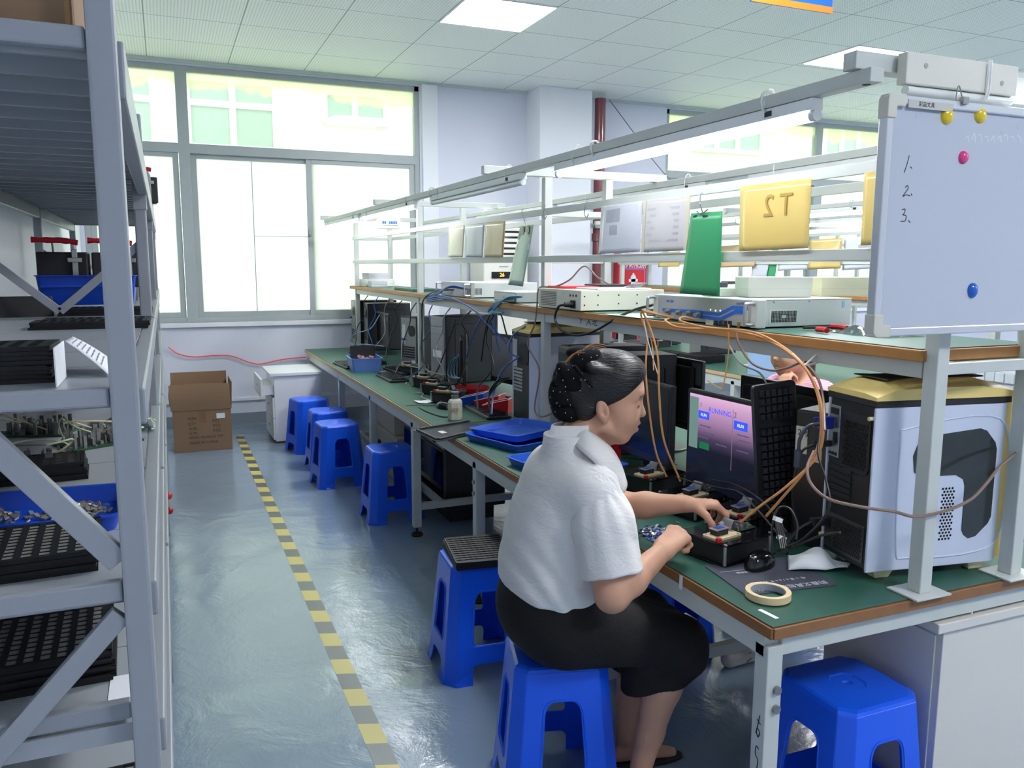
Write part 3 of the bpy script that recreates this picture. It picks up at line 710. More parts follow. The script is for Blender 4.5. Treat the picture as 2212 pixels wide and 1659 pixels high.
# level 2
z2 = LEV[2]
c = at_z(213, 1238, z2); tray_stack(c.x-TL/2-.004, c.y+TW*.75+.004, z2, 5, 'in front of the blue chip tray', .05, scale=(1, 1.5), group='trays stacked under the blue chip tray')
bt_ = thing('chip_tray', 'shallow blue tray full of loose metal chips on the rack', 'tray', (-.275, 1.84, z2), -.06)
MB().tray(.36, .25, .034, .012, .003, .008, .03).build('tray_body', M_binblue, bt_, smooth=True)
ch = MB(); r = random.Random(5)
for i in range(420):
    x = r.gauss(-.09 if i % 2 else .08, .032); y = r.gauss(-.01, .04)
    if abs(x) > .15 or abs(y) > .095: continue
    z = .006+.018*max(0, 1-((x+(.09 if x < 0 else -.08))/.08)**2-(y/.1)**2)*r.uniform(.5, 1.2)
    ch.cbox((x, y, z), (.012, .009, .003), Euler((r.uniform(-.6, .6), r.uniform(-.6, .6), r.uniform(0, 3))).to_matrix())
ch.build('loose_chips', mat('loose_metal_chips', (150, 146, 140), .35, .45, var=.7, scale=50), bt_)['kind'] = 'stuff'
bt_.location.z = z2
c = at_z(181, 1042, z2); tray_stack(c.x-.16, c.y+TW/2+.02, z2, 6, 'behind the blue chip tray', .06, scale=(1.0, 1.0))
def clutter(label, loc, rz, seed, name='fixture_board'):
    """bare test board with sockets, wires and standing parts"""
    t = thing(name, label, 'fixture board', loc, rz, 'fixture boards on the rack')
    MB().box(-.10, -.07, 0, .10, .07, .006).build('board', M_pcb, t)
    comps(MB(), -.095, -.065, .095, .065, .006, 60, .05, seed).build('components', mat('mixed_components', (128, 128, 126), .35, .3, var=.6, scale=90), t)['kind'] = 'stuff'
    rr = random.Random(seed)
    for k in range(2):
        pts = [(rr.uniform(-.1, .1), rr.uniform(-.07, .07), .02+.06*math.sin(PI*i/4)) for i in range(5)]
        MB().tube(pts, .0025, 6, 6).build('wire', mat('pale_green_wire', (168, 186, 150), .5, var=.05) if k else M_cream, t, smooth=True)
    return t
clutter('tangled fixture board with a pale looped wire on the rack, left of the upright', (-.33, 2.30, z2), .1, 11)
clutter('fixture board behind the looped wire on the rack', (-.20, 2.62, z2), .5, 12)
clutter('fixture board deep in the rack under the eye-height shelf', (-.38, 2.85, z2), -.3, 13)
t = thing('power_block', 'black power block with a pale label at the left edge of the rack', 'power block', (-.47, 2.15, z2), .1)
MB().box(-.045, -.05, 0, .045, .05, .15).build('case', M_matblack, t, bevel=.003); MB().box(-.03, -.0512, .07, .03, -.05, .13).build('label', M_label, t)
t = thing('plastic_bag', 'crumpled clear plastic bag on the rack beside the power block', 'bag', (-.15, 2.86, z2))
r = random.Random(3)
MB().grid(lambda u, v: (-.10+.2*u, -.12+.24*v, .004+.035*abs(math.sin(7*u+2*v)*math.cos(5*v-3*u))*math.sin(PI*u)**.5*math.sin(PI*v)**.5), 18, 18).build('film', clear_glass('bag_film', (.86, .9, .9), gl=.35), t, solid=.0004)
# level 1 and 0
z1 = LEV[1]
c = at_z(248, 1473, z1); tray_stack(c.x-TL/2-.004, c.y+TW*.875+.004, z1, 8, 'one shelf above the lowest', .04, scale=(1, 1.75), group='trays stacked on the shelf above the lowest')
st = thing('paper_sheet', 'white sheet under the trays one shelf above the lowest', 'paper', (-.12, 1.60, z1), group='white sheets on the rack')
MB().box(-.13, 1.46, z1+.0005, -.09, 1.60, z1+.0015).build('sheet', M_paper, st, world=True)
z0 = LEV[0]
tray_stack(-.262, 1.54, z0, 11, 'on the lowest rack shelf', .05, scale=(1.15, 1.9), group='trays stacked on the lowest shelf')
# box on the top deck
t = thing('cardboard_box', 'brown cardboard box on top of the rack', 'box', (-.30, 1.70, LEV[4]+.012), 0, 'brown cardboard boxes')
MB().box(-.52, 1.44, LEV[4]+.001, -.103, 1.84, LEV[4]+.30).build('carton', M_card, t, world=True, bevel=.008)
MB().box(-.115, 1.438, LEV[4]+.01, -.108, 1.4405, LEV[4]+.29).build('tape_strip', mat('packing_tape', (160, 120, 70), .2, var=.05, coat=.5), t, world=True)
# bulldog clip and tag on the aisle beam
t = thing('bulldog_clip', 'red clip holding a cream tag on the rack edge by the aisle', 'clip', (-.04, 5.0, .66))
p = at_x(367, 1087, -.035)
MB().cbox(p, (.006, .05, .045)).build('tag', M_cream, t, world=True)
MB().ball(p+Vector((-.004, 0, .042)), .020).ball(p+Vector((-.004, 0, -.042)), .020).build('red_knob', M_red, t, world=True, smooth=True)
# ------------------------------------------------------------------ blue plastic stools
M_blue = mat('blue_stool_plastic', (20, 94, 240), .30, var=.06, scale=5, spec=.55)
def make_stool(label):
    t = thing('plastic_stool', label, 'stool', group='blue plastic stools')
    H, bt, bb, c = .46, .140, .180, .034         # height, half width at seat and floor, corner cut
    # seat: cut-corner slab with rolled edge
    def ring(h, z, cc): return [(h, -h+cc, z), (h, h-cc, z), (h-cc, h, z), (-h+cc, h, z), (-h, h-cc, z), (-h, -h+cc, z), (-h+cc, -h, z), (h-cc, -h, z)]
    R = [ring(bt+.0005, H-.045, c), ring(bt-.001, H-.012, c), ring(bt-.005, H-.004, c), ring(bt-.014, H, c), ring(.045, H+.001, .02), ring(.041, H-.003, .018), ring(.012, H-.003, .005), ring(.010, H-.008, .004)]
    m = MB(); vs = [p for r in R for p in r]
    fs = [(i*8+k, i*8+(k+1) % 8, (i+1)*8+(k+1) % 8, (i+1)*8+k) for i in range(len(R)-1) for k in range(8)]+[tuple(range(len(R)*8-8, len(R)*8))]
    m.add(vs, fs).build('seat', M_blue, t, bevel=.004)
    wt, wb = bt-c, bb-c-.006
    for q in range(4):
        rot = Matrix.Rotation(q*PI/2, 3, 'Z')
        def fn(u, v, d):
            hw = wb+(wt-wb)*v; y = -(bb+(bt-bb)*v)
            if v < .035: y -= (.035-v)*.22
            return rot @ Vector((u*hw, y+d, v*(H-.012)))
        def arc(cx, cy, r, rv, a0, a1, n=5): return [(cx+r*math.cos(a0+(a1-a0)*k/n), cy+rv*math.sin(a0+(a1-a0)*k/n)) for k in range(n+1)]
        nb, nt_ = .52, .17
        out = [(-1, 0), (-nb, 0)]+[(-nb, nt_-.05)]+arc(-nb+.16, nt_-.05, .16, .05, PI, PI/2)[1:]+arc(nb-.16, nt_-.05, .16, .05, PI/2, 0)+[(nb, 0), (1, 0), (1, .035), (1, .5), (1, 1), (-1, 1), (-1, .5), (-1, .035)]
        hb, ht, hw2, hw1 = .34, .80, .50, .46
        hole = [(-hw2, hb+.02), (-hw2+.06, hb), (hw2-.06, hb), (hw2, hb+.02)]+arc(hw1-.24, ht-.09, .24, .09, 0, PI/2)+arc(-hw1+.24, ht-.09, .24, .09, PI/2, PI)
        p = MB(); plate(p, out, [hole], 0, .0055, fn)
        # raised bead around the opening
        p.build('side_panel', M_blue, t, bevel=.0015, seg=1)
        b = MB()
        pts = [fn(u*1.12, hb+(v-hb)*1.06-.012, -.0005) for u, v in hole]
        b.tube(pts, .0028, 5, 1, closed=True).build('bead', M_blue, t, smooth=True)
        # corner leg: the flat strip between two side panels
        g = MB()
        def cp(v, side, d=0):
            hw = wb+(wt-wb)*v; o = bb+(bt-bb)*v+(max(0, .035-v)*.22)
            a = Vector((hw, -o, v*(H-.012))) if side == 0 else Vector((o, -hw, v*(H-.012)))
            n = Vector((-1, 1, 0)).normalized()*d; return rot @ (a+n)
        vs = []; V = [0, .035, .2, .4, .6, .8, 1]
        for v in V: vs += [cp(v, 0), cp(v, 1), cp(v, 1, .0055), cp(v, 0, .0055)]
        fs = [(i*4+k, i*4+(k+1) % 4, i*4+4+(k+1) % 4, i*4+4+k) for i in range(len(V)-1) for k in range(4)]+[(3, 2, 1, 0), tuple(range(len(V)*4-4, len(V)*4))]
        g.add(vs, fs).build('leg', M_blue, t, bevel=.002, seg=1)
    return t
stool = make_stool('blue plastic stool the person in white sits on')
stool.location = (1.05, 2.14, 0); stool.rotation_euler = (0, 0, math.radians(-16))
dup(stool, (1.115, 2.99, 0), math.radians(-5), 'blue plastic stool with a black tray lying on its seat')
dup(stool, (1.29, 5.08, 0), 0, 'blue plastic stool behind the bench leg, nearest of the far group')
dup(stool, (1.13, 6.05, 0), math.radians(5), 'blue plastic stool in the far group with bright lines on its seat, in front')
dup(stool, (1.17, 6.62, 0), math.radians(0), 'blue plastic stool half hidden between two stools of the far group')
dup(stool, (1.12, 7.26, 0), math.radians(12), 'blue plastic stool in front of the white drawer cabinet')
dup(stool, (1.72, 1.63, 0), 0, 'large blue plastic stool at lower right, under the bench end')
dup(stool, (2.20, 4.42, 0), math.radians(5), 'blue plastic stool on the far side under the blue trays')
dup(stool, (1.92, 2.86, 0), math.radians(3), 'blue plastic stool in shadow behind the seated person\'s knee')
# ------------------------------------------------------------------ things on the floor and along the back wall
def stripes():
    m = mat('hazard_tape', (214, 196, 92), .35, var=.08, scale=3); nt = m.node_tree; b = nt.nodes['Principled BSDF']
    tc = [n for n in nt.nodes if n.type == 'TEX_COORD'][0]; sp = nt.nodes.new('ShaderNodeSeparateXYZ'); nt.links.new(tc.outputs['Object'], sp.inputs[0])
    mm = nt.nodes.new('ShaderNodeMath'); mm.operation = 'MULTIPLY_ADD'; mm.inputs[1].default_value = .35; nt.links.new(sp.outputs['X'], mm.inputs[0]); nt.links.new(sp.outputs['Y'], mm.inputs[2])
    fr = nt.nodes.new('ShaderNodeMath'); fr.operation = 'DIVIDE'; fr.inputs[1].default_value = .262; nt.links.new(mm.outputs[0], fr.inputs[0])
    f2 = nt.nodes.new('ShaderNodeMath'); f2.operation = 'FRACT'; nt.links.new(fr.outputs[0], f2.inputs[0])
    lt = nt.nodes.new('ShaderNodeMath'); lt.operation = 'LESS_THAN'; lt.inputs[1].default_value = .5; nt.links.new(f2.outputs[0], lt.inputs[0])
    # the black print is worn to grey towards the near end of the strip
    wr = nt.nodes.new('ShaderNodeMapRange'); wr.inputs['From Min'].default_value = -3.6; wr.inputs['From Max'].default_value = 1.5
    nt.links.new(sp.outputs['Y'], wr.inputs['Value'])
    bk = nt.nodes.new('ShaderNodeMix'); bk.data_type = 'RGBA'; bk.inputs['A'].default_value = (*lin((150, 156, 154)), 1); bk.inputs['B'].default_value = (*lin((60, 60, 62)), 1); nt.links.new(wr.outputs[0], bk.inputs['Factor'])
    old = b.inputs['Base Color'].links[0].from_socket
    mx = nt.nodes.new('ShaderNodeMix'); mx.data_type = 'RGBA'; nt.links.new(lt.outputs[0], mx.inputs['Factor']); ye = nt.nodes.new('ShaderNodeMix'); ye.data_type = 'RGBA'; ye.inputs['A'].default_value = (*lin((206, 198, 142)), 1); nt.links.new(old, ye.inputs['B']); nt.links.new(wr.outputs[0], ye.inputs['Factor']); nt.links.new(ye.outputs['Result'], mx.inputs['A']); nt.links.new(bk.outputs['Result'], mx.inputs['B'])
    nt.links.new(mx.outputs['Result'], b.inputs['Base Color']); return m
o = MB().box(-.037, -3.2, 0, .037, 3.05, .0008).build('floor_marking_tape', stripes()); o.location = (.588, 5.06, 0)
tag(o, 'yellow and black striped tape stuck along the aisle floor', 'floor tape')
# open carton
M_ctape = mat('worn_carton_tape', (132, 98, 66), .35, var=.15, scale=30); M_print = mat('carton_print', (70, 52, 44), .8, var=.1)
t = thing('cardboard_box', 'open brown carton with printed lines on the floor below the window', 'box', (.24, 7.75, 0), 0, 'brown cardboard boxes')
x0, x1, y0, y1, h = .005, .485, 7.53, 7.97, .365
cb = MB(); w = .006
cb.box(x0, y0, 0, x1, y0+w, h); cb.box(x0, y1-w, 0, x1, y1, h); cb.box(x0, y0+w, 0, x0+w, y1-w, h); cb.box(x1-w, y0+w, 0, x1, y1-w, h); cb.box(x0+w, y0+w, 0, x1-w, y1-w, w)
cb.build('carton', M_card, t, world=True, bevel=.003)
f = MB()    # front flap raised upright, its top edge a little bowed
f.grid(lambda u, v: (x0-.012+(x1-x0+.012)*u-.008*v, y0-.004-.010*math.sin(PI*v)+.012*v, h+.004+v*.222+.010*math.sin(PI*u)*v), 10, 6)
f.build('front_flap', M_card, t, world=True, solid=.005)
MB().grid(lambda u, v: (x0+(x1-x0)*u, y1+.01*v, h+v*.285), 6, 3).build('back_flap', M_card, t, world=True, solid=.005)
MB().grid(lambda u, v: (x0-.002-.02*math.sin(PI*v), y0+.012+(y1-y0-.02)*u, h+v*.24*(1-.25*u)), 6, 4).build('side_flap', M_card, t, world=True, solid=.005)
MB().grid(lambda u, v: (x1+.004+.012*v, y0+.012+(y1-y0-.02)*u, h+v*.235), 6, 3).build('side_flap', M_card, t, world=True, solid=.005)
MB().box(.215, y0-.0012, .255, .275, y0-.0002, h).build('tape_strip', M_ctape, t, world=True)
MB().box(.362, y0-.0016, .285, .432, y0-.0004, .33).build('shipping_label', M_paper, t, world=True)
def ctext(s, x, z, size, nm='printing'): text_mesh(nm, s, M_print, size, t, basis((x, y0-.0005, z), (1, 0, 0), (0, 0, 1)), .0006, 'LEFT')
for s, x, z in (('ITEM.', .125, .292), ('QTY.', .125, .247), ('N.W.', .13, .205), ('G.W.', .13, .165), ('PCS', .325, .262), ('KGS', .328, .222), ('KGS', .328, .178)): ctext(s, x, z, .034)
ctext('MEAS: 45x44x33 CM', .13, .125, .032); ctext('MADE IN CHINA', .13, .078, .032)
# white drawer cabinet at the wall
M_cabw = mat('white_laminate', (222, 224, 228), .45, var=.04, scale=4)
def drawer_cabinet(label, x0, x1, y0, y1, h, face='x', opened=True, tone=None, plain=False):
    t = thing('drawer_cabinet', label, 'cabinet', (x0, y0, 0), 0, 'white drawer cabinets under the benches'); m = tone or M_cabw
    MB().box(x0+.018, y0, .02, x1, y1, h-.03).build('carcass', m, t, world=True, bevel=.002)
    MB().box(x0-.02, y0-.015, h-.028, x1+.01, y1+.015, h).build('cabinet_top', m, t, world=True, bevel=.003)
    MB().box(x0+.03, y0+.02, 0, x1-.02, y1-.02, .02).build('plinth', mat('chipboard_base', (150, 122, 92), .8), t, world=True)
    if plain: MB().box(x0+.012, y0+.02, .04, x0+.018, y1-.02, h-.05).build('side_panel', m, t, world=True, bevel=.002)
    for k, (za, zb) in () if plain else enumerate(((.43, h-.05), (.235, .425), (.035, .23))):
        dx = -.10 if (opened and k == 0) else 0
        d = MB().box(x0+dx, y0+.004, za, x0+.018+dx, y1-.004, zb)
        if dx: d.box(x0+.018+dx, y0+.03, za+.02, x0+.018, y1-.03, za+.10)
        do = d.build('drawer', m, t, world=True, bevel=.002)
        MB().cyl((x0+dx-.003, (y0+y1)/2, (za+zb)/2), (x0+dx, (y0+y1)/2, (za+zb)/2), .011, n=14).build('lock', M_matblack, do, world=True)
    if plain: t.name = 'floor_cabinet'; t['group'] = 'cabinets under the near bench'
    return t
drawer_cabinet('white drawer cabinet with its top drawer pulled open, at the far wall', .85, 1.29, 7.60, 8.20, .65)
t3 = drawer_cabinet('plain pale cabinet under the near end of the bench, right of the stool', 1.905, 2.50, 1.50, 1.93, .66, opened=False, plain=True, tone=mat('cabinet_cream_white', (214, 211, 204), .5, var=.04, scale=3))
# old test instruments under the far bench
t = thing('bench_instrument', 'beige bench instrument on the floor under the far workbench', 'instrument', (1.62, 7.0, 0), group='instruments under the far bench')
MB().box(1.54, 5.86, .0, 1.95, 6.78, .33).build('case', mat('beige_case', (196, 190, 172), .5), t, world=True, bevel=.006)
k = MB()
for i in range(2): k.cyl((1.539, 6.1+.28*i, .18), (1.515, 6.1+.28*i, .18), .05, n=18)
k.build('knob', M_matblack, t, world=True)
t = thing('bench_instrument', 'smaller beige instrument stacked on the beige one under the far workbench', 'instrument', (1.62, 6.9, .33), group='instruments under the far bench')
MB().box(1.56, 6.0, .331, 1.93, 6.7, .50).build('case', mat('beige_case', (196, 190, 172), .5), t, world=True, bevel=.006)
t = thing('stored_screen', 'dark old screen stored on the floor under the far workbench', 'screen', (1.6, 5.5, 0))
MB().box(1.54, 4.72, .10, 1.95, 5.66, .50).build('case', M_black, t, world=True, bevel=.01); MB().box(1.534, 4.76, .14, 1.541, 5.62, .47).build('dark_panel', M_acryl, t, world=True)
MB().box(1.6, 4.8, 0, 1.9, 5.6, .10).build('plinth_crate', M_matblack, t, world=True)
# red cable drooping along the back wall
pts = [at_y(x, y, 8.69) for x, y in ((363, 749), (385, 764), (420, 771), (460, 768), (500, 769), (540, 783), (565, 786), (600, 778), (640, 773), (682, 771))]
o = MB().tube(pts, .006, 8, 6).build('red_cable', mat('red_cable_sheath', (238, 84, 92), .4, var=.04), smooth=True); tag(o, 'red cable drooping along the wall below the window', 'cable')
# pipe, stay wire and standing air conditioner behind the benches
t = thing('fire_pipe', 'dark red fire riser pipe beside the white column', 'pipe', (4.66, 8.45, 0))
M_pipe = mat('red_brown_gloss', (122, 62, 68), .22, var=.06, coat=.4)
MB().cyl((4.665, 8.50, 0), (4.665, 8.50, ZC-.05), .062, n=24).build('riser', M_pipe, t, world=True, smooth=True)
MB().lathe([(.064, 1.9), (.075, 1.905), (.075, 1.99), (.064, 1.995)], 24, (4.665, 8.50, 0)).build('pipe_collar', M_pipe, t, world=True, smooth=True)
MB().box(4.50, 8.43, 2.05, 4.66, 8.46, 2.10).cyl((4.60, 8.43, 2.075), (4.60, 8.40, 2.075), .03).build('pipe_clamp', M_bolt, t, world=True)
o = MB().tube([at_y(1316, 215, 8.5), at_y(1370, 288, 8.3), at_y(1410, 345, 8.1), at_y(1450, 392, 7.9)], .006, 6, 4).build('stay_wire', M_bolt, smooth=True); tag(o, 'thin stay wire slanting down from the ceiling beside the red pipe', 'wire')
t = thing('air_conditioner', 'tall white standing air conditioner with black louvres behind the bench', 'air conditioner', (3.35, 8.2, 0))
a, b = at_y(1045, 640, 8.12).x, at_y(1140, 640, 8.12).x; zt = at_y(1090, 478, 8.12).z
M_acw = mat('air_conditioner_white', (222, 220, 210), .35, var=.02); zl = at_y(1090, 556, 8.12).z
MB().box(a, 8.12, 0, b, 8.55, zt).build('cabinet', M_acw, t, world=True, bevel=.012)
gr = MB().box(a+.03, 8.112, zl, b-.03, 8.121, zt-.06).build('outlet_grille', M_acryl, t, world=True)
m = MB(); n = 5
for i in range(n+1):
    z = zl+(zt-.06-zl)*(i+.12)/(n+.5); m.bar((a+.03, 8.105, z), (b-.03, 8.105, z), .02, .035)
m.build('louvre', M_acw, t, world=True, bevel=.002)
p, q = at_y(1062, 587, 8.115), at_y(1106, 601, 8.115)
ds = MB().box(p.x, 8.110, q.z, q.x, 8.121, p.z).build('display', M_acryl, t, world=True)
text_mesh('display_digits', '26', emit('amber_digits', (255, 150, 40), 2.5), .055, t, basis(((p.x+q.x)/2, 8.109, (p.z+q.z)/2), (1, 0, 0), (0, 0, 1)), .0005)
p = at_y(1088, 576, 8.115); MB().box(p.x-.05, 8.117, p.z-.006, p.x+.05, 8.121, p.z+.004).build('badge', M_bolt, t, world=True)
# fire hydrant box with its notices, on the wall
M_fire = mat('fire_red', (206, 34, 46), .35, var=.04)
p, q = at_y(1329, 620, 8.66), at_y(1397, 548, 8.66)
t = thing('fire_hydrant_box', 'red fire hydrant box with white lettering on the back wall', 'fire hydrant box', ((p.x+q.x)/2, 8.6, 1.0))
MB().box(p.x, 8.60, .75, q.x, 8.715, q.z).build('cabinet', M_fire, t, world=True, bevel=.004)
cx = (p.x+q.x)/2
text_mesh('lettering', '消火栓', M_paper, .135, t, basis((cx, 8.599, at_y(1362, 566, 8.6).z), (1, 0, 0), (0, 0, 1)))
text_mesh('lettering', 'FIRE HYDRANT', M_paper, .052, t, basis((cx, 8.599, at_y(1362, 576, 8.6).z-.005), (1, 0, 0), (0, 0, 1)))
text_mesh('lettering', '火警119', M_paper, .05, t, basis((p.x+.045, 8.599, 1.36), (0, 0, -1), (1, 0, 0)))
p, q = at_y(1342, 615, 8.59), at_y(1394, 579, 8.59)
t = thing('hydrant_notice', 'framed red notice with a white hydrant symbol on the hydrant box', 'notice', ((p.x+q.x)/2, 8.595, 1.4))
MB().box(p.x, 8.592, q.z-.33, q.x, 8.5985, q.z).build('backing', mat('notice_violet', (150, 110, 190), .4), t, world=True)
MB().box(p.x+.015, 8.5905, q.z-.315, q.x-.015, 8.5925, q.z-.018).build('red_field', M_fire, t, world=True)
cx, zz = (p.x+q.x)/2, q.z-.16; hy = MB()
for x0_, z0_, x1_, z1_ in ((-.045, -.11, .045, -.085), (-.03, -.085, .03, .035), (-.062, -.005, .062, .03), (-.04, .035, .04, .05)): hy.box(cx+x0_, 8.589, zz+z0_, cx+x1_, 8.591, zz+z1_)
hy.prism([(cx+.034*math.cos(a), zz+.05+.034*math.sin(a)) for a in np.linspace(0, PI, 12)], 0, .002, lambda u, v, d: (u, 8.589+d, v)); hy.cyl((cx, 8.589, zz+.09), (cx, 8.591, zz+.09), .012)
hy.build('hydrant_symbol', M_paper, t, world=True)
# ------------------------------------------------------------------ near workbench: computers, fixtures, small things
M_caseW = mat('white_case_panel', (206, 214, 232), .25, var=.02, spec=.55); M_caseY = mat('yellow_case_plastic', (238, 212, 132), .38, var=.05, scale=5)
M_caseY2 = mat('pale_yellow_plastic', (222, 214, 170), .4, var=.04); M_smoke = mat('smoked_window', (46, 52, 52), .12, var=.3, scale=9, spec=.6)
M_vga = mat('vga_blue', (38, 56, 160), .4, var=.06); M_screen = mat('dark_screen_glass', (12, 14, 22), .14, var=0, spec=.6)
M_orange = mat('orange_cable', (214, 150, 90), .45, var=.10, scale=25); M_brown = mat('brown_cable', (128, 104, 92), .45, var=.08); M_cblack = mat('black_cable', (22, 23, 26), .4, var=.06)
M_cblue = mat('blue_cable', (52, 92, 170), .4, var=.08); M_cteal = mat('teal_cable', (50, 130, 165), .4, var=.10); M_cgrey = mat('grey_cable', (150, 152, 150), .5, var=.06)
def hexes(mb, w, h, p, r, fn, t=.001, n=6, keep=None):
    """a field of hexagonal holes drawn as dark inlays"""
    j = 0; y = -h/2+p/2
    while y < h/2:
        x = -w/2+(p/2 if j % 2 else p)
        while x < w/2:
            if keep is None or keep(x, y): mb.prism([(x+r*math.cos(2*PI*k/n+PI/6), y+r*math.sin(2*PI*k/n+PI/6)) for k in range(n)], 0, t, fn)
            x += p
        y += p*.866; j += 1
    return mb
def white_tower(label, loc, rz, window=True, detail=True, vents=True):
    """white tower case with black rear, black band and sloping yellow top; the rear faces local -x"""
    t = thing('tower_computer', label, 'computer', loc, rz, 'white tower computers with yellow tops'); L, Wd = .430, .205
    MB().box(0, .006, .03, L-.02, Wd-.006, .487).build('chassis', M_black, t, bevel=.004)
    for y0, y1 in ((-.002, .006), (Wd-.006, Wd+.002)):
        sp = MB().box(-.004, y0, .026, L-.012, y1, .486).build('side_panel', M_caseW, t, bevel=.003)
        if y0 < 0: panel_ = sp
    MB().box(-.006, -.004, .487, L, Wd+.004, .505).build('black_band', M_matblack, t, bevel=.002)
    top = MB()
    prof = [(-.006, .505), (-.006, .52), (.05, .548), (.13, .556), (L-.10, .556), (L+.005, .53), (L+.01, .505)]
    n = len(prof); vs = []
    for y, k in ((-.006, 0), (.045, 1), (Wd-.045, 1), (Wd+.006, 0)):
        for x, z in prof: vs.append((x, y, z if k else .505+(z-.505)*.62))
    fs = [(j*n+i, j*n+i+1, (j+1)*n+i+1, (j+1)*n+i) for j in range(3) for i in range(n-1)]+[tuple(range(n)), tuple(range(3*n, 4*n))]+[(0, n, 2*n, 3*n), tuple(j*n+n-1 for j in (3, 2, 1, 0))]
    top.add(vs, fs).build('top_cover', M_caseY, t, bevel=.004)
    MB().prism([(.05, .03), (.09, .05), (L-.05, .05), (L-.05, Wd-.05), (.09, Wd-.05), (.05, Wd-.03)], .5535, .5575, lambda u, v, d: (u, v, d)).build('top_vent', M_matblack, t, bevel=.002)
    fr = MB().box(L-.02, .0, .03, L+.012, Wd, .506).build('front_bezel', M_caseY, t, bevel=.008)
    for x in (.03, L-.09):
        for y in (.01, Wd-.055): MB().add([(x-.0, y, .03), (x+.07, y, .03), (x+.07, y+.045, .03), (x, y+.045, .03), (x+.012, y+.006, 0), (x+.055, y+.006, 0), (x+.055, y+.04, 0), (x+.012, y+.04, 0)],
            [(0,1,2,3),(7,6,5,4),(0,4,5,1),(1,5,6,2),(2,6,7,3),(3,7,4,0)]).build('foot', M_caseY2, t, bevel=.003)
    rear = lambda u, v, d: (-d, u, v)
    if detail:
        io = MB().box(-.003, .150, .315, .0005, .196, .465).build('io_shield', M_silver, t, bevel=.001)
        for bx_ in ((-.006, .157, .44, -.002, .190, .458), (-.008, .158, .36, -.002, .172, .388), (-.006, .178, .345, -.002, .192, .36)): MB().box(*bx_).build('port', M_matblack, io)
        for i in range(3): MB().cyl((-.006, .160+.013*i, .325), (-.002, .160+.013*i, .325), .005, n=10).build('audio_jack', M_matblack, io)
        g = MB().prism(rounded(.118, .165, .02, cx=.075, cy=.375), .0005, .004, rear).build('fan_grille', M_matblack, t, bevel=.001)
        hexes(MB(), .104, .135, .0125, .0052, lambda u, v, d: (-.0045-d, .075+u, .37+v), .0008).build('grille_holes', mat('deep_hole', (6, 6, 7), .9, var=0), g)
        for k in range(6): 
            s = MB().box(-.004, .085, .185+.019*k, .0005, .192, .199+.019*k).build('slot_cover', M_matblack, t, bevel=.001)
        ps = MB().box(-.003, .018, .045, .0005, .192, .150).build('power_supply', mat('dark_nickel', (92, 94, 92), .35, .6, var=.05), t, bevel=.001)
        hexes(MB(), .125, .09, .0085, .0034, lambda u, v, d: (-.0035-d, .085+u, .097+v), .0006, 4).build('grille_holes', mat('deep_hole', (6, 6, 7), .9, var=0), ps)
        MB().box(-.008, .155, .105, -.002, .188, .14).box(-.006, .160, .062, -.002, .188, .082).build('power_inlet', M_matblack, ps, bevel=.001)
        MB().cyl((-.014, .012, .455), (0, .012, .455), .006, n=12).cyl((-.014, .198, .075), (0, .198, .075), .006, n=12).build('thumb_screw', M_caseY2, t, smooth=True)
    else:
        MB().box(-.003, .150, .315, .0005, .196, .465).build('io_shield', M_silver, t, bevel=.001)
        for k in range(7): MB().box(-.004, .085, .185+.019*k, .0005, .192, .197+.019*k).build('slot_cover', M_silver, t, bevel=.001)
        MB().prism(rounded(.118, .118, .04, cx=.075, cy=.39), .0005, .004, rear).build('fan_grille', M_matblack, t)
    return t, panel_
TWL, TWR = Vector((1.737, 1.607, ZT)), math.radians(-9.3)
tower, tpanel = white_tower('white tower computer with yellow top and dark side window at the bench end', TWL, TWR)
def side_pt(px, py):
    """local (x, z) on the tower's near side panel for a sight line"""
    R3 = Matrix.Rotation(-TWR, 3, 'Z'); o = R3 @ (Vector((0, 0, EYE))-TWL); d = R3 @ Vector(ray(px, py)); k = (-.002-o.y)/d.y; p = o+d*k; return (p.x, p.z)
win = [side_pt(*q) for q in ((1972, 985), (1985, 952), (2000, 943), (2118, 925), (2132, 930), (2150, 955), (2153, 970), (2140, 1115), (2133, 1130), (2106, 1158), (2090, 1163), (2080, 1155), (2076, 1145), (2083, 1050), (2080, 1035), (2064, 1026), (1985, 1031), (1974, 1020))]
sf = lambda u, v, d: (u, -.0022-d, v)
MB().prism(win, 0, .0012, sf).build('side_window', M_smoke, tpanel, bevel=.0006)
vm = MB(); a = side_pt(2028, 1165); b = side_pt(2058, 1055)
dx = .0105; x = a[0]; j = 0
zz = a[1]
while zz < b[1]+.004:
    x = a[0]+(dx/2 if j % 2 else 0)
    while x < b[0]+.006: vm.prism([(x+.0036*math.cos(k*PI/3), zz+.0036*math.sin(k*PI/3)) for k in range(6)], 0, .0006, sf); x += dx
    zz += dx*.866; j += 1
vm.build('vent_holes', mat('deep_hole', (6, 6, 7), .9, var=0), tpanel)
rim = [side_pt(*q) for q in ((1965, 925), (2140, 898), (2180, 960), (2160, 1140), (2110, 1190), (1960, 1205), (1935, 1180), (1945, 960))]
MB().tube([sf(u, v, 0) for u, v in rim], .0028, 6, 4, closed=True).build('pressed_rib', M_caseW, tpanel, smooth=True)
fl = MB()
for z in (.05, .075, .40, .45): fl.cyl((-.0, -.0025, z), (-.0, -.0018, z), .004, n=8) if False else None

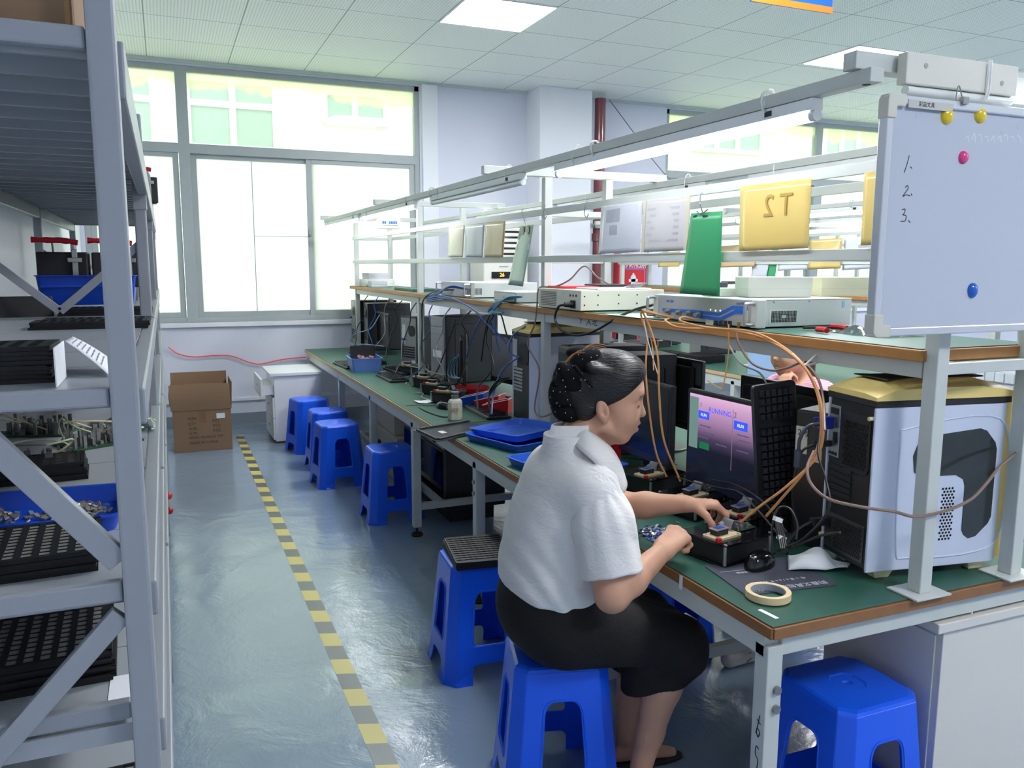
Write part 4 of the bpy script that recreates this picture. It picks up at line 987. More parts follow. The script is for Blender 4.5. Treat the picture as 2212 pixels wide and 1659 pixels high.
# slim black computer with a numbered sticker
SL = at_z(1706, 1170, ZT); SW = .112; ws = Vector((math.cos(math.radians(20)), math.sin(math.radians(20)), 0)); wn = Vector((ws.y, -ws.x, 0))
t = thing('slim_computer', 'slim black computer with a handwritten number sticker beside the white tower', 'computer', (SL.x, SL.y, ZT), math.radians(20))
MB().box(0, -SW, 0, .30, 0, .425).build('case', M_black, t, bevel=.006)
MB().box(-.004, -SW+.003, .004, .001, -.003, .42).build('front_panel', mat('front_black', (30, 31, 34), .28, var=.05), t, bevel=.003)
st = MB().box(-.0055, -.042, .335, -.004, -.004, .375).box(-.0055, -.042, .29, -.004, -.004, .3345).build('sticker', [M_label], t)
text_mesh('handwritten_number', '12号', M_ink, .026, t, basis((-.006, -.023, .355), (0, -1, 0), (0, 0, 1)), .0004, world=False)
po = MB()
for k, w in ((0, .012), (1, .006), (2, .006)): po.box(-.0052, -.062-.016*k, .378, -.0039, -.062-.016*k+w, .384)
po.build('front_ports', M_silver, t); MB().box(-.0055, -.09, .27, -.004, -.07, .31).build('port_cover', M_cream, t)

def keyboard_mesh(t, L=.445, D=.150, cols=19, rows=6, th=.016, kh=.011):
    b = MB(); b.prism(rounded(L, D, .014), 0, th); b.build('case', M_black, t, bevel=.003)
    k = MB(); p = (L-.03)/cols; q = (D-.03)/rows
    for j in range(rows):
        i = 0
        while i < cols:
            if i in (13, 16-1) and cols > 15 and False: i += 1; continue
            w = 1
            if j == 0 and i == 4: w = 6
            if i in (14,): i += 1; continue
            x0 = -L/2+.015+i*p; y0 = -D/2+.014+j*q; c = .0030
            k.add([(x0+.0014, y0+.0014, th), (x0+w*p-.0014, y0+.0014, th), (x0+w*p-.0014, y0+q-.0014, th), (x0+.0014, y0+q-.0014, th),
                   (x0+c, y0+c, th+kh), (x0+w*p-c, y0+c, th+kh), (x0+w*p-c, y0+q-c, th+kh), (x0+c, y0+q-c, th+kh)], [(0,3,2,1),(4,5,6,7),(0,1,5,4),(1,2,6,5),(2,3,7,6),(3,0,4,7)])
            i += w
    k.build('keys', mat('key_black', (44, 45, 50), .22, var=.08, scale=30, spec=.7), t)['kind'] = 'stuff'
kb0 = thing('keyboard', 'black keyboard standing on end against the slim computer', 'keyboard', group='black keyboards')
keyboard_mesh(kb0)
kw = Vector((.985, -.17, 0)); kc = SL+ws*.036-wn*.060; ax = (Vector((0, 0, 1))*.99-kw*.10).normalized()
Mk = basis(kc+ax*.254, ax, -kw); kb0.location = Mk.translation; kb0.rotation_euler = Mk.to_euler()

def make_monitor(label, w=.49, h=.30, zb=.075, name='monitor', stand=True, group=None):
    """flat screen; local -x is the viewing side, origin under its centre on the desk"""
    t = thing(name, label, 'monitor', group=group or 'black computer monitors')
    b = MB(); b.box(-.012, -w/2, zb, .012, w/2, zb+h); bo = b.build('bezel', M_black, t, bevel=.005)
    MB().box(.012, -w/2+.04, zb+.04, .036, w/2-.04, zb+h-.03).build('back_shell', M_matblack, t, bevel=.010)
    MB().box(-.0135, -w/2+.016, zb+.034, -.0118, w/2-.016, zb+h-.016).build('screen', M_screen, t)
    if stand:
        MB().bar((.045, 0, .008), (.04, 0, zb+h*.55), .07, .018, hint=(1, 0, 0)).build('stand_neck', M_black, t, bevel=.004)
        MB().prism([(.03+.11*math.cos(a), .125*math.sin(a)) for a in np.linspace(0, 2*PI, 32)[:-1]], 0, .009).build('stand_foot', M_black, t, bevel=.003)
    return t
mA = make_monitor('lit monitor showing a running test page facing the seated person', .50, .385, .03)
mA.location = (1.788, 2.258, ZT); mA.rotation_euler = (0, 0, math.radians(2.4))
scr = [c for c in KIDS(mA) if c.name.startswith('screen')][0]
def screen_mat():
    m = bpy.data.materials.new('lit_screen'); m.use_nodes = True; nt = m.node_tree; b = nt.nodes['Principled BSDF']
    tc = nt.nodes.new('ShaderNodeTexCoord'); sp = nt.nodes.new('ShaderNodeSeparateXYZ'); nt.links.new(tc.outputs['Object'], sp.inputs[0])
    r = nt.nodes.new('ShaderNodeValToRGB'); e = r.color_ramp.elements
    mr = nt.nodes.new('ShaderNodeMapRange'); mr.inputs['From Min'].default_value = .06; mr.inputs['From Max'].default_value = .40; nt.links.new(sp.outputs['Z'], mr.inputs['Value']); nt.links.new(mr.outputs[0], r.inputs[0])
    e[0].position = 0; e[0].color = (*lin((8, 10, 22)), 1); e[1].position = 1; e[1].color = (*lin((196, 158, 190)), 1)
    for p_, c_ in ((.42, (12, 14, 30)), (.55, (58, 48, 72)), (.72, (138, 106, 140)), (.9, (176, 136, 172))): x = e.new(p_); x.color = (*lin(c_), 1)
    b.inputs['Base Color'].default_value = (.01, .01, .015, 1); b.inputs['Roughness'].default_value = .2
    nt.links.new(r.outputs[0], b.inputs['Emission Color']); b.inputs['Emission Strength'].default_value = .62
    return m
scr.data.materials[0] = screen_mat()
def ui(nm, y0, z0, y1, z1, col, s=.7, dx=0): return MB().box(-.0142-dx, y0, z0, -.0134-dx, y1, z1).build(nm, emit('screen_'+nm, col, s), scr)
# page blocks: local +y is the left of the picture
ui('page_sidebar', .183, .20, .232, .388, (92, 120, 112), .5)
ui('run_button', .120, .315, .181, .343, (36, 60, 200), .9, .0006); ui('run_button', -.080, .308, -.012, .338, (36, 60, 200), .9, .0006); ui('green_button', .115, .205, .172, .230, (20, 92, 62), .5, .0006)
ui('divider', -.006, .16, -.004, .375, (120, 92, 122), .5, .0004)
Ut = emit('screen_text_blue', (44, 56, 190), .9); Uw = emit('screen_text_pale', (190, 190, 240), .8); Ud = emit('screen_text_dark', (70, 60, 90), .5)
def ut(s, y, z, size, m, al='CENTER'): text_mesh('screen_text', s, m, size, scr, basis((-.0152, y, z), (0, -1, 0), (0, 0, 1)), .0002, al, world=False)
ut('RUNNING...', .055, .353, .026, Ut); ut('RUN', -.115, .333, .026, Ut, 'LEFT'); ut('RUN', .150, .329, .016, Uw); ut('RUN', -.046, .323, .016, Uw); ut('1', .168, .364, .024, Ud); ut('2', -.018, .356, .026, Ud)
for y, z in ((.12, .264), (.15, .245), (-.07, .272), (-.06, .235), (.05, .235), (.14, .288), (-.06, .29)): ui('text_line', y-.03, z, y+.03, z+.004, (88, 74, 108), .4, .0006)
text_mesh('brand_mark', 'AOC', M_silver, .017, mA, basis((-.0128, -.02, .047), (0, -1, 0), (0, 0, 1)), .0004, world=False)
MB().ball((-.016, .035, .052), .013, sc=(.4, 1.2, 1)).build('tape_blob', M_paper, mA, smooth=True)
mB = make_monitor('dark monitor beside the lit one, behind the seated person\'s face', .50, .33, .075)
mB.location = (1.785, 2.86, ZT); mB.rotation_euler = (0, 0, math.radians(-2))
mC = make_monitor('monitor turned away with a grey label on its back, behind the dark one', .52, .33, .11); mC.location = (2.20, 3.27, ZT); mC.rotation_euler = (0, 0, PI)
MB().box(.0365, -.225, .30, .038, -.155, .375).build('grey_label', mat('grey_label', (112, 114, 118), .5, var=.2, scale=120), mC) if False else MB().box(.0125, .19, .33, .014, .255, .43).build('grey_label', mat('grey_label', (112, 114, 118), .5, var=.2, scale=120), mC)
mD = make_monitor('monitor turned away behind the lit one', .52, .33, .085); mD.location = (2.20, 2.48, ZT); mD.rotation_euler = (0, 0, PI)

# fixtures along the bench
for k, (px, py, rz, lab) in enumerate(((1612, 1098, 12, 'black test fixture beyond the seated person\'s hands, partly behind them'), (1505, 1062, 14, 'black test fixture second beyond the seated person\'s hands, with grey ribbon'), (1410, 1018, 15, 'black test fixture third beyond the seated person\'s hands, below the hanging orange cables'))):
    p = at_z(px, py, .83); dup(fix0, (p.x, p.y, ZT), math.radians(rz), lab)
t = thing('acrylic_base', 'long black acrylic base carrying the row of test fixtures', 'base plate', (1.62, 2.75, ZT)); bpy.data.objects.remove(t)
# loose chips on the mat
r = random.Random(9); ch = MB(); ch2 = MB()
for i in range(260):
    x, y = r.gauss(1.432, .036), r.gauss(2.165, .036)
    (ch if i % 2 else ch2).cbox((x, y, ZT+.003+.010*r.random()*max(0, 1-((x-1.432)/.08)**2-((y-2.165)/.08)**2)), (.013, .008, .0015), Euler((r.uniform(-.4, .4), r.uniform(-.4, .4), r.uniform(0, 3))).to_matrix())
t = thing('chip_pile', 'heap of small blue and silver chip boards in front of the seated person', 'chips', (1.432, 2.165, ZT)); t['kind'] = 'stuff'
ch.build('blue_chips', mat('blue_chip_boards', (46, 84, 170), .4, var=.4, scale=60), t, world=True)['kind'] = 'stuff'; ch2.build('silver_chips', mat('silver_chip_boards', (170, 172, 168), .3, .5, var=.5, scale=60), t, world=True)['kind'] = 'stuff'
# mouse pad with printing, mouse, tissue, tape roll, charm, sticker
mc = [at_z(*q, ZT) for q in ((1528, 1225), (1610, 1292), (1810, 1268), (1700, 1196))]
ex = (mc[2]-mc[1]).normalized(); ctr = (mc[0]+mc[1]+mc[2]+mc[3])/4
t = thing('mouse_pad', 'dark grey printed mouse pad on the green bench', 'mouse pad', (ctr.x, ctr.y, ZT), math.atan2(ex.y, ex.x))
MB().prism(rounded(.285, .225, .012), 0, .003).build('pad', mat('pad_cloth', (66, 70, 84), .75, var=.06, scale=60), t, bevel=.001)
M_pw = mat('pad_print', (205, 208, 216), .6, var=0)
def pt(s, x, y, size): text_mesh('pad_lettering', s, M_pw, size, t, basis((x, y, .0031), (-1, 0, 0), (0, -1, 0)), .0002, 'LEFT', world=False)
pt('韵鑫文具包装材料商行', .122, -.088, .0245); pt('电 -1 省 6 1 6 4 文 天 大 门', .085, -.045, .0145); pt('办公用品 劳保用品', .02, .035, .0125); pt('文具批发', .02, .08, .010)
MB().box(-.125, .0505, .003, -.04, .0515, .0034).build('printed_rule', M_pw, t)
t = thing('computer_mouse', 'glossy black mouse on the printed mouse pad', 'mouse', at_z(1640, 1222, ZT+.003), math.radians(25), 'black computer mice')
def mouse_mesh(t):
    def fm(u, v):
        a = 2*PI*u; x = .066*math.cos(a); y = .037*math.sin(a)*(1+.08*math.cos(a)); s = math.sin(v*PI/2); c = math.cos(v*PI/2)
        return (x*c**.55 if c > 0 else 0, y*c**.55 if c > 0 else 0, .042*s*(1-.12*math.cos(a)*c))
    MB().grid(fm, 28, 10).build('shell', mat('gloss_black', (16, 17, 19), .14, var=0, spec=.6), t, smooth=True, shade_angle=80)
    MB().cyl((.036, -.003, .033), (.036, .003, .033), .009, n=14).build('scroll_wheel', M_rubber, t, smooth=True)
    MB().tube([(.054, 0, .010), (.09, .01, .006), (.13, .04, .004), (.17, .10, .004), (.19, .16, .004)], .0018, 6, 5).build('cable', M_cblack, t, smooth=True)
mouse_mesh(t); mouse0 = t
p = at_z(1760, 1222, ZT+.003)
t = thing('tissue', 'crumpled white tissue lying on the mouse pad beside the mouse', 'tissue', p, math.radians(-30))
r = random.Random(4)
def ft(u, v):
    x = -.085+.17*u+.02*v; y = (-.055+.11*v)*(1-.62*max(0, u-.35)/.65)
    h = .042*math.sin(PI*min(1, u*1.25+.0))**1.2*math.sin(PI*v)**.7 if u < .8 else 0
    return (x, y, .003+max(0, h)*(1+.3*math.sin(9*u+4*v))+.006*abs(math.sin(8*v+5*u)))
MB().grid(ft, 26, 18).build('sheet', mat('tissue_white', (224, 228, 232), .8, var=.02), t, smooth=True, solid=.0006)
p = (at_z(1612, 1285, ZT+.006)+at_z(1713, 1292, ZT+.006))/2
t = thing('tape_roll', 'cream masking tape roll lying on the corner of the mouse pad', 'tape roll', (p.x, p.y+.006, ZT+.003))
MB().lathe([(.0455, 0), (.058, 0), (.058, .018), (.0455, .018)], 48, ring=True).build('tape', mat('masking_tape', (226, 202, 158), .55, var=.03), t, smooth=True)
MB().lathe([(.0440, .0005), (.0455, .0005), (.0455, .0175), (.0440, .0175)], 48, ring=True).build('core', mat('printed_core', (164, 170, 176), .5, var=.15, scale=60), t, smooth=True)
c = [at_z(*q, ZT) for q in ((1643, 1318), (1677, 1335))]
t = thing('sticker', 'narrow white sticker strip on the green bench corner', 'sticker', (c[0]+c[1])/2, math.atan2((c[1]-c[0]).y, (c[1]-c[0]).x))
MB().box(-.030, -.006, 0, .030, .006, .0006).build('strip', M_paper, t)
t = thing('charm', 'small pale pink scalloped charm with black centre beside the tissue', 'charm', at_z(1800, 1219, ZT), .2)
MB().prism([((.030+.005*math.cos(7*a))*math.cos(a), (.020+.004*math.cos(7*a))*math.sin(a)) for a in np.linspace(0, 2*PI, 71)[:-1]], 0, .006).build('petal_disc', mat('pale_pink', (226, 190, 200), .4), t, bevel=.0015)
MB().prism([(.012+.015*math.cos(a), .002+.010*math.sin(a)) for a in np.linspace(0, 2*PI, 25)[:-1]], .006, .0085).build('black_centre', M_black, t, bevel=.001)
MB().box(1.3005, 1.842, .715, 1.3012, 1.858, .756).build('edge_tag', M_paper, bench, world=True)
# yellow-green earth wire along the near apron
o = MB().tube([at_y(x, y, 1.4985) for x, y in ((1690, 1372), (1720, 1383), (1765, 1372), (1860, 1352), (1960, 1328), (2050, 1308), (2130, 1290), (2212, 1280))], .0022, 6, 5).build('earth_wire', mat('yellow_green_wire', (168, 196, 78), .4, var=.25, scale=6), smooth=True); tag(o, 'thin yellow green earth wire strapped along the bench end', 'wire')
for px in (1768, 2100):
    p = at_y(px, 1365 if px < 1900 else 1300, 1.50)
    MB().box(p.x-.003, 1.497, .664, p.x+.003, 1.5035, .729).build('wire_strap', M_tie, bench, world=True)

# ---- cables
def cable(label, pts, r, m, name='cable', group=None, n=8):
    """pts: (px, py, depth) or world vectors"""
    P = [at_d(*p) if not isinstance(p, Vector) else p for p in pts]
    o = MB().tube(P, r, n, 6).build(name, m, smooth=True); return tag(o, label, 'cable', group)
cable('thick orange cable looping from the instrument front down to the nearest fixture', [(1445, 688, 2.92), (1438, 694, 2.86), (1470, 708, 2.82), (1560, 712, 2.70), (1630, 724, 2.60), (1690, 752, 2.50), (1740, 796, 2.42), (1768, 850, 2.36), (1779, 915, 2.30), (1765, 985, 2.32), (1700, 1050, 2.36), (1640, 1095, 2.42), (1600, 1128, 2.47)], .0042, M_orange, group='orange coaxial cables')
cable('orange cable running beside the thick one over the shelf edge', [(1500, 690, 2.86), (1475, 685, 2.82), (1472, 694, 2.80), (1530, 708, 2.72), (1620, 716, 2.60), (1680, 742, 2.52), (1730, 782, 2.45), (1762, 840, 2.38), (1774, 900, 2.32), (1768, 960, 2.32), (1740, 1015, 2.34), (1690, 1075, 2.40), (1655, 1115, 2.44)], .0040, M_orange, group='orange coaxial cables')
cable('orange cable hanging from the shelf, right of the seated person\'s face', [(1455, 686, 2.95), (1400, 675, 3.05), (1388, 672, 3.08), (1405, 710, 3.06), (1421, 770, 3.0), (1424, 850, 2.95), (1434, 950, 2.92), (1470, 1040, 2.90)], .0038, M_orange, group='orange coaxial cables')
cable('orange cable hanging close behind the seated person\'s face', [(1440, 684, 2.98), (1386, 673, 3.10), (1398, 730, 3.08), (1395, 800, 3.02), (1404, 900, 2.98), (1418, 980, 2.96), (1440, 1030, 2.95)], .0036, M_orange, group='orange coaxial cables')
cable('brown cable dipping from the shelf edge to the cable ties', [(1590, 718, 2.70), (1597, 745, 2.68), (1625, 785, 2.62), (1665, 800, 2.55), (1700, 795, 2.50), (1735, 785, 2.46), (1765, 815, 2.40), (1778, 860, 2.35), (1782, 930, 2.25)], .0038, M_brown, group='brown cables by the tower')
cable('brown cable strung across the white side panel of the near tower', [(1758, 975, 2.25), (1744, 1010, 2.18), (1752, 1045, 2.14), (1790, 1078, 2.08), (1860, 1095, 2.06), (1930, 1105, 2.08), (1978, 1116, 2.10), (2040, 1104, 2.14), (2095, 1080, 2.17), (2130, 1045, 2.2), (2160, 1008, 2.23), (2200, 975, 2.27)], .0042, M_brown, group='brown cables by the tower')
cable('thin grey cable dropping from the shelf behind the upright keyboard', [(1574, 745, 2.75), (1600, 785, 2.70), (1640, 805, 2.66), (1660, 835, 2.62), (1680, 860, 2.60)], .003, M_cgrey)
cable('black power lead from the slim computer plug down to the bench', [(1770, 940, 2.22), (1768, 985, 2.20), (1785, 1040, 2.18), (1790, 1100, 2.16), (1740, 1160, 2.20), (1690, 1185, 2.24)], .003, M_cblack, group='black leads on the near bench')
cable('looped black lead on the bench behind the mouse', [(1815, 1150, 2.10), (1770, 1158, 2.16), (1720, 1180, 2.22), (1690, 1195, 2.24), (1672, 1185, 2.26), (1668, 1140, 2.30), (1680, 1100, 2.32), (1705, 1098, 2.30), (1722, 1130, 2.26), (1720, 1165, 2.24)], .0034, M_cblack, group='black leads on the near bench')
cable('black lead curling under the monitor toward the fixtures', [(1690, 1165, 2.28), (1640, 1105, 2.45), (1600, 1065, 2.62), (1560, 1055, 2.70), (1510, 1045, 2.80), (1460, 1030, 2.92)], .0026, M_cblack, group='black leads on the near bench')
cable('second black lead under the lit monitor', [(1700, 1150, 2.30), (1650, 1085, 2.50), (1590, 1048, 2.68), (1530, 1035, 2.80)], .0024, M_cblack, group='black leads on the near bench')
t = thing('cable_bundle', 'tied black cable bundle lying behind the mouse', 'cable bundle', at_z(1690, 1190, ZT+.002))
for k in range(4): MB().tube([at_d(1676+k*3, 1118, 2.30), at_d(1680+k*4, 1150, 2.26), at_d(1686+k*4, 1185, 2.235)], .004, 7, 4).build('strand', M_cblack, t, world=True, smooth=True)
for q in ((1680, 1122), (1688, 1162)):
    p = at_d(*q, 2.255); MB().cbox(p, (.026, .012, .012), Matrix.Rotation(.4, 3, 'Y')).build('white_tie', M_tie, t, world=True)
t = thing('video_plug', 'blue video plug in the rear of the near white tower', 'plug', at_d(1805, 895, 2.10))
R3 = Matrix.Rotation(TWR, 4, 'Z'); tw = lambda x, y, z: TWL+R3.to_3x3() @ Vector((x, y, z))
MB().cbox(tw(-.030, .175, .415), (.045, .016, .036), R3.to_3x3()).build('plug_body', M_vga, t, world=True, bevel=.003)
MB().cyl(tw(-.03, .186, .427), tw(-.062, .186, .427), .004).cyl(tw(-.03, .164, .403), tw(-.062, .164, .403), .004).build('plug_screw', M_vga, t, world=True, smooth=True)
MB().tube([tw(-.05, .175, .413), tw(-.085, .180, .405), tw(-.105, .185, .37), tw(-.105, .19, .33)], .0055, 8, 5).cyl(tw(-.105, .19, .335), tw(-.104, .192, .285), .011).build('cable', mat('dark_grey_lead', (58, 66, 80), .4), t, world=True, smooth=True)
t = thing('audio_plug', 'black plug in the rear of the near white tower below the blue one', 'plug', at_d(1800, 955, 2.12))
MB().cbox(tw(-.035, .182, .352), (.06, .012, .018), R3.to_3x3()).build('plug_body', M_matblack, t, world=True, bevel=.003)
MB().tube([tw(-.06, .182, .352), tw(-.10, .19, .32), tw(-.11, .20, .20), tw(-.09, .21, .08), tw(-.10, .23, .006)], .004, 8, 5).build('cable', M_cblack, t, world=True, smooth=True)
t = thing('power_plug', 'black power plug in the lower rear of the near white tower', 'plug', at_d(1800, 1150, 2.1))
MB().cbox(tw(-.035, .172, .122), (.055, .024, .022), R3.to_3x3()).build('plug_body', M_matblack, t, world=True, bevel=.003)
MB().tube([tw(-.06, .172, .122), tw(-.10, .178, .10), tw(-.15, .20, .03), tw(-.20, .24, .006)], .0042, 8, 5).build('cable', M_cblack, t, world=True, smooth=True)
t = thing('cable_ties', 'pair of white cable ties gathering the orange cables', 'cable tie', at_d(1738, 790, 2.45))
MB().tube([at_d(1738, 790, 2.445), at_d(1762, 768, 2.47), at_d(1790, 746, 2.50)], .0034, 6, 3).build('tie_tail', M_tie, t, world=True, smooth=True)
MB().tube([at_d(1738, 790, 2.445), at_d(1760, 785, 2.47), at_d(1784, 777, 2.50)], .0030, 6, 3).build('tie_tail', M_tie, t, world=True, smooth=True)
MB().ball(at_d(1738, 790, 2.44), .006).build('tie_head', M_tie, t, world=True, smooth=True)
MB().tube([at_d(1738, 790, 2.44), at_d(1726, 778, 2.45), at_d(1712, 764, 2.47)], .0026, 6, 3).build('tie_tail', M_tie, t, world=True, smooth=True)

for k, (a, b, m_) in enumerate((((1574, 700, 2.72), (1560, 845, 2.70), M_orange), ((1393, 690, 3.08), (1412, 800, 3.02), M_orange))):
    cable('thin orange wire hanging straight below the shelf, %s' % ('over the lit monitor', 'beside the white tie tail')[k], [a, ((a[0]+b[0])/2+6, (a[1]+b[1])/2, a[2]), b], .0024, m_, group='thin wires below the shelf')
cable('thin white tie tail hanging below the shelf behind the face of the seated person', [(1391, 692, 3.08), (1402, 745, 3.06), (1421, 808, 3.04)], .0022, M_tie, group='thin wires below the shelf')
cable('thin yellow wire between the monitors turned away', [(1528, 822, 2.9), (1545, 833, 2.85), (1560, 840, 2.82)], .0022, mat('yellow_wire', (226, 196, 60), .4), group='thin wires below the shelf')
rq = random.Random(33)
for k in range(8):
    x0_, y0_ = 1345+k*34, 985+k*14; P = [at_z(x0_+rq.uniform(-6, 6), y0_+rq.uniform(-4, 8), ZT+.012)]
    for j in range(4): P.append(P[-1]+Vector((rq.uniform(.01, .05), rq.uniform(-.12, .02), rq.uniform(-.004, .012)))); P[-1].z = max(ZT+.004, P[-1].z)
    cable('thin lead lying among the test fixtures under the monitors, %s' % ('first from the red box', 'second', 'third', 'fourth', 'fifth', 'sixth', 'seventh', 'nearest the whiteboard end')[k], P, .0022, (M_cblack, M_cgrey, M_cblack, M_cblue)[k % 4], group='leads among the test fixtures')
hb = MB(); hf = lambda u, v, d: (1.7988-d, u, v)
def hp(px, py): p = at_x(px, py, 1.7988); return (p.y, p.z)
for st_h in ([(1251, 687), (1255, 693), (1253, 699)], [(1258, 688), (1254, 694)], [(1268, 690), (1275, 688), (1269, 697), (1267, 704)], [(1272, 695), (1276, 702)], [(1279, 693), (1283, 696), (1279, 701)], [(1286, 689), (1283, 695), (1289, 693), (1284, 702), (1290, 703)]): ribbon(hb, [hp(*q) for q in st_h], .0035, hf)
hb.build('handwriting', M_ink, shelf, world=True)
t = thing('green_sheet', 'pale green sheet poking over the shelf edge left of the striped instrument', 'paper', at_z(1380, 684, 1.412))
q = [at_z(1336, 677, 1.4125), at_z(1418, 692, 1.4125)]; MB().add([(1.765, q[0].y-.02, 1.4112), (1.765, q[0].y-.30, 1.4112), (1.99, q[0].y-.32, 1.4112), (1.99, q[0].y-.02, 1.4112), (1.765, q[0].y-.02, 1.4122), (1.765, q[0].y-.30, 1.4122), (1.99, q[0].y-.32, 1.4122), (1.99, q[0].y-.02, 1.4122)], [(0,3,2,1),(4,5,6,7),(0,1,5,4),(1,2,6,5),(2,3,7,6),(3,0,4,7)]).build('sheet', mat('pale_green_paper', (168, 206, 180), .5), t, world=True)
# ------------------------------------------------------------------ far workbench
M_caseS = mat('silver_front', (150, 152, 156), .3, .4, var=.05)
def black_tower(label, loc, rz, h=.43, L=.42, Wd=.185, rear=True, silver=False):
    """black tower; the face with ports (rear) or drives (front) looks along local -x"""
    t = thing('tower_computer', label, 'computer', loc, rz, 'black tower computers'); 
    MB().box(0, 0, .008, L, Wd, h).build('case', M_black, t, bevel=.005)
    f = MB()
    for x in (.04, L-.06):
        for y in (.015, Wd-.035): f.box(x, y, 0, x+.025, y+.02, .008)
    f.build('feet', M_rubber, t) if False else MB().box(.03, .02, 0, L-.03, Wd-.02, .008).build('base', M_rubber, t)
    if rear:
        p = MB().box(-.003, .004, .012, .001, Wd-.004, h-.006).build('rear_panel', mat('galvanised', (150, 152, 150), .4, .5, var=.1), t)
        MB().box(-.006, Wd-.055, h-.22, -.002, Wd-.012, h-.06).build('io_shield', M_silver, p)
        MB().prism(rounded(.09, .09, .04, cx=.055, cy=h-.11), .002, .005, lambda u, v, d: (-d, u, v)).build('fan_grille', M_matblack, p)
        for k in range(5): MB().box(-.005, .02, .11+.02*k, -.002, Wd-.02, .122+.02*k).build('slot_cover', M_matblack, p)
        MB().box(-.02, Wd-.05, h-.19, -.005, Wd-.016, h-.172).build('plug', M_vga, p)
    else:
        p = MB().box(-.014, .003, .012, .001, Wd-.003, h-.004).build('front_bezel', M_caseS if silver else M_black, t, bevel=.005)
        for k in range(2): MB().box(-.017, .015, h-.075-.055*k, -.013, Wd-.015, h-.032-.055*k).build('drive_bay', M_caseS if silver else M_matblack, p, bevel=.002)
        MB().cyl((-.018, Wd/2, h*.55), (-.013, Wd/2, h*.55), .011, n=16).build('power_button', M_silver, p)
        MB().box(-.0155, .035, h*.40, -.0135, Wd-.035, h*.50).build('label', M_paper, p)
    MB().tube([(.08, -.001, .05), (.08, -.001, h-.06), (L-.06, -.001, h-.06), (L-.06, -.001, .05)], .003, 6, 1, closed=True).build('pressed_rib', M_black, t)
    return t
a = at_z(760, 750, ZT)
black_tower('black tower computer with silver rear at the window end, farthest', (1.80, 8.43, ZT), 0, .50, .44, .19)
black_tower('black tower computer in front of the farthest one at the window end', (1.87, 8.17, ZT), math.radians(-2), .48, .44, .19)
mE = dup(mB, None, None, 'dark monitor turned edge-on in front of the window-end towers'); 
for c in KIDS(mE):
    pass
p = at_z(845, 772, ZT); mE.location = (1.95, 7.85, ZT); mE.rotation_euler = (0, 0, 0)
mF = dup(mB, None, None, 'grey reflecting monitor between the black towers on the far bench'); mF.location = (2.06, 7.12, ZT); mF.rotation_euler = (0, 0, math.radians(14))
t = black_tower('black tower computer showing ports and a blue plug on the far bench', (1.86, 6.40, ZT), math.radians(22), .44, .42, .19)
black_tower('black tower computer with silver drive bays, left of the middle post', (1.84, 5.58, ZT), math.radians(14), .50, .46, .19, rear=False, silver=True)
mG = dup(mB, None, None, 'monitor seen edge-on on a round black foot, right of the silver-bay tower'); mG.location = (1.87, 5.26, ZT); mG.rotation_euler = (0, 0, math.radians(160))
mH = dup(mB, None, None, 'large grey reflecting monitor left of the second white tower'); mH.location = (2.10, 4.98, ZT); mH.rotation_euler = (0, 0, math.radians(10))
M_reflgrey = mat('hazy_grey_screen', (150, 152, 158), .45, var=.04, scale=3)  # reflection of the pale ceiling in the dark screens, put into the base colour
for mo in (mE, mF, mG, mH):
    for c in KIDS(mo):
        if c.name.startswith('screen'): c.data = c.data.copy(); c.data.materials[0] = M_reflgrey if mo is not mE else M_screen
t2, _ = white_tower('white tower computer with yellow top behind the bench post, second from the whiteboard', (1.76, 3.925, ZT), math.radians(3), detail=False)
black_tower('black computer with a white label and shiny trim behind the seated person\'s bun', (1.80, 3.50, ZT), math.radians(-4), .47, .40, .17, rear=False)
black_tower('plain black tower computer behind the seated person\'s head', (1.86, 3.18, ZT), math.radians(-8), .46, .29, .19, rear=False)
# keyboards, mice
def place_kb(label, loc, rz, m=None):
    o = dup(kb0, loc, rz, label)
    return o
c = [at_z(*q, ZT) for q in ((1003, 880), (1075, 918), (1118, 905), (1055, 872))]
d = (c[1]-c[0]); mid = (c[0]+c[1]+c[2]+c[3])/4
kbp = place_kb('black keyboard beside the white bottle on the bench', (mid.x-.02, mid.y+.02, ZT), math.atan2(d.y, d.x))
d = at_z(845, 832, ZT)-at_z(805, 812, ZT); place_kb('dark keyboard on the aisle edge of the far bench', (1.57, 6.08, ZT), math.atan2(d.y, d.x))
place_kb('dark keyboard behind the aisle-edge keyboard on the far bench', (1.74, 6.45, ZT), math.radians(-84))
kbw = place_kb('pale worn keyboard left of the small blue bin', (1.42, 7.0, ZT), math.radians(-86))
kbl = place_kb('dark keyboard right of the small blue bin', (1.68, 7.2, ZT), math.radians(-84))
m2 = dup(mouse0, at_z(958, 882, ZT), math.radians(100), 'black mouse beside the white bottle')
# small blue bin with dark card
a, b = at_z(752, 805, ZT), at_z(818, 805, ZT)
t = thing('small_bin', 'small light blue bin with a dark card in it on the far bench', 'bin', (1.50, 6.72, ZT), math.radians(-4))
MB().tray(.25, .34, .105, .012, .004, .006, .02).build('bin_body', mat('light_blue_plastic', (104, 136, 214), .35, var=.05), t, smooth=True)
MB().box(-.10, .10, .02, .11, .104, .19).build('dark_card', M_matblack, t)
r = random.Random(2); m = MB()
for i in range(14): m.cbox((r.uniform(-.08, .08), r.uniform(-.12, .06), .07+r.uniform(0, .025)), (.05, .03, .02), Euler((r.random(), r.random(), r.random())).to_matrix())
m.build('contents', mat('pink_brown_bits', (150, 110, 120), .5, var=.5, scale=30), t)['kind'] = 'stuff'
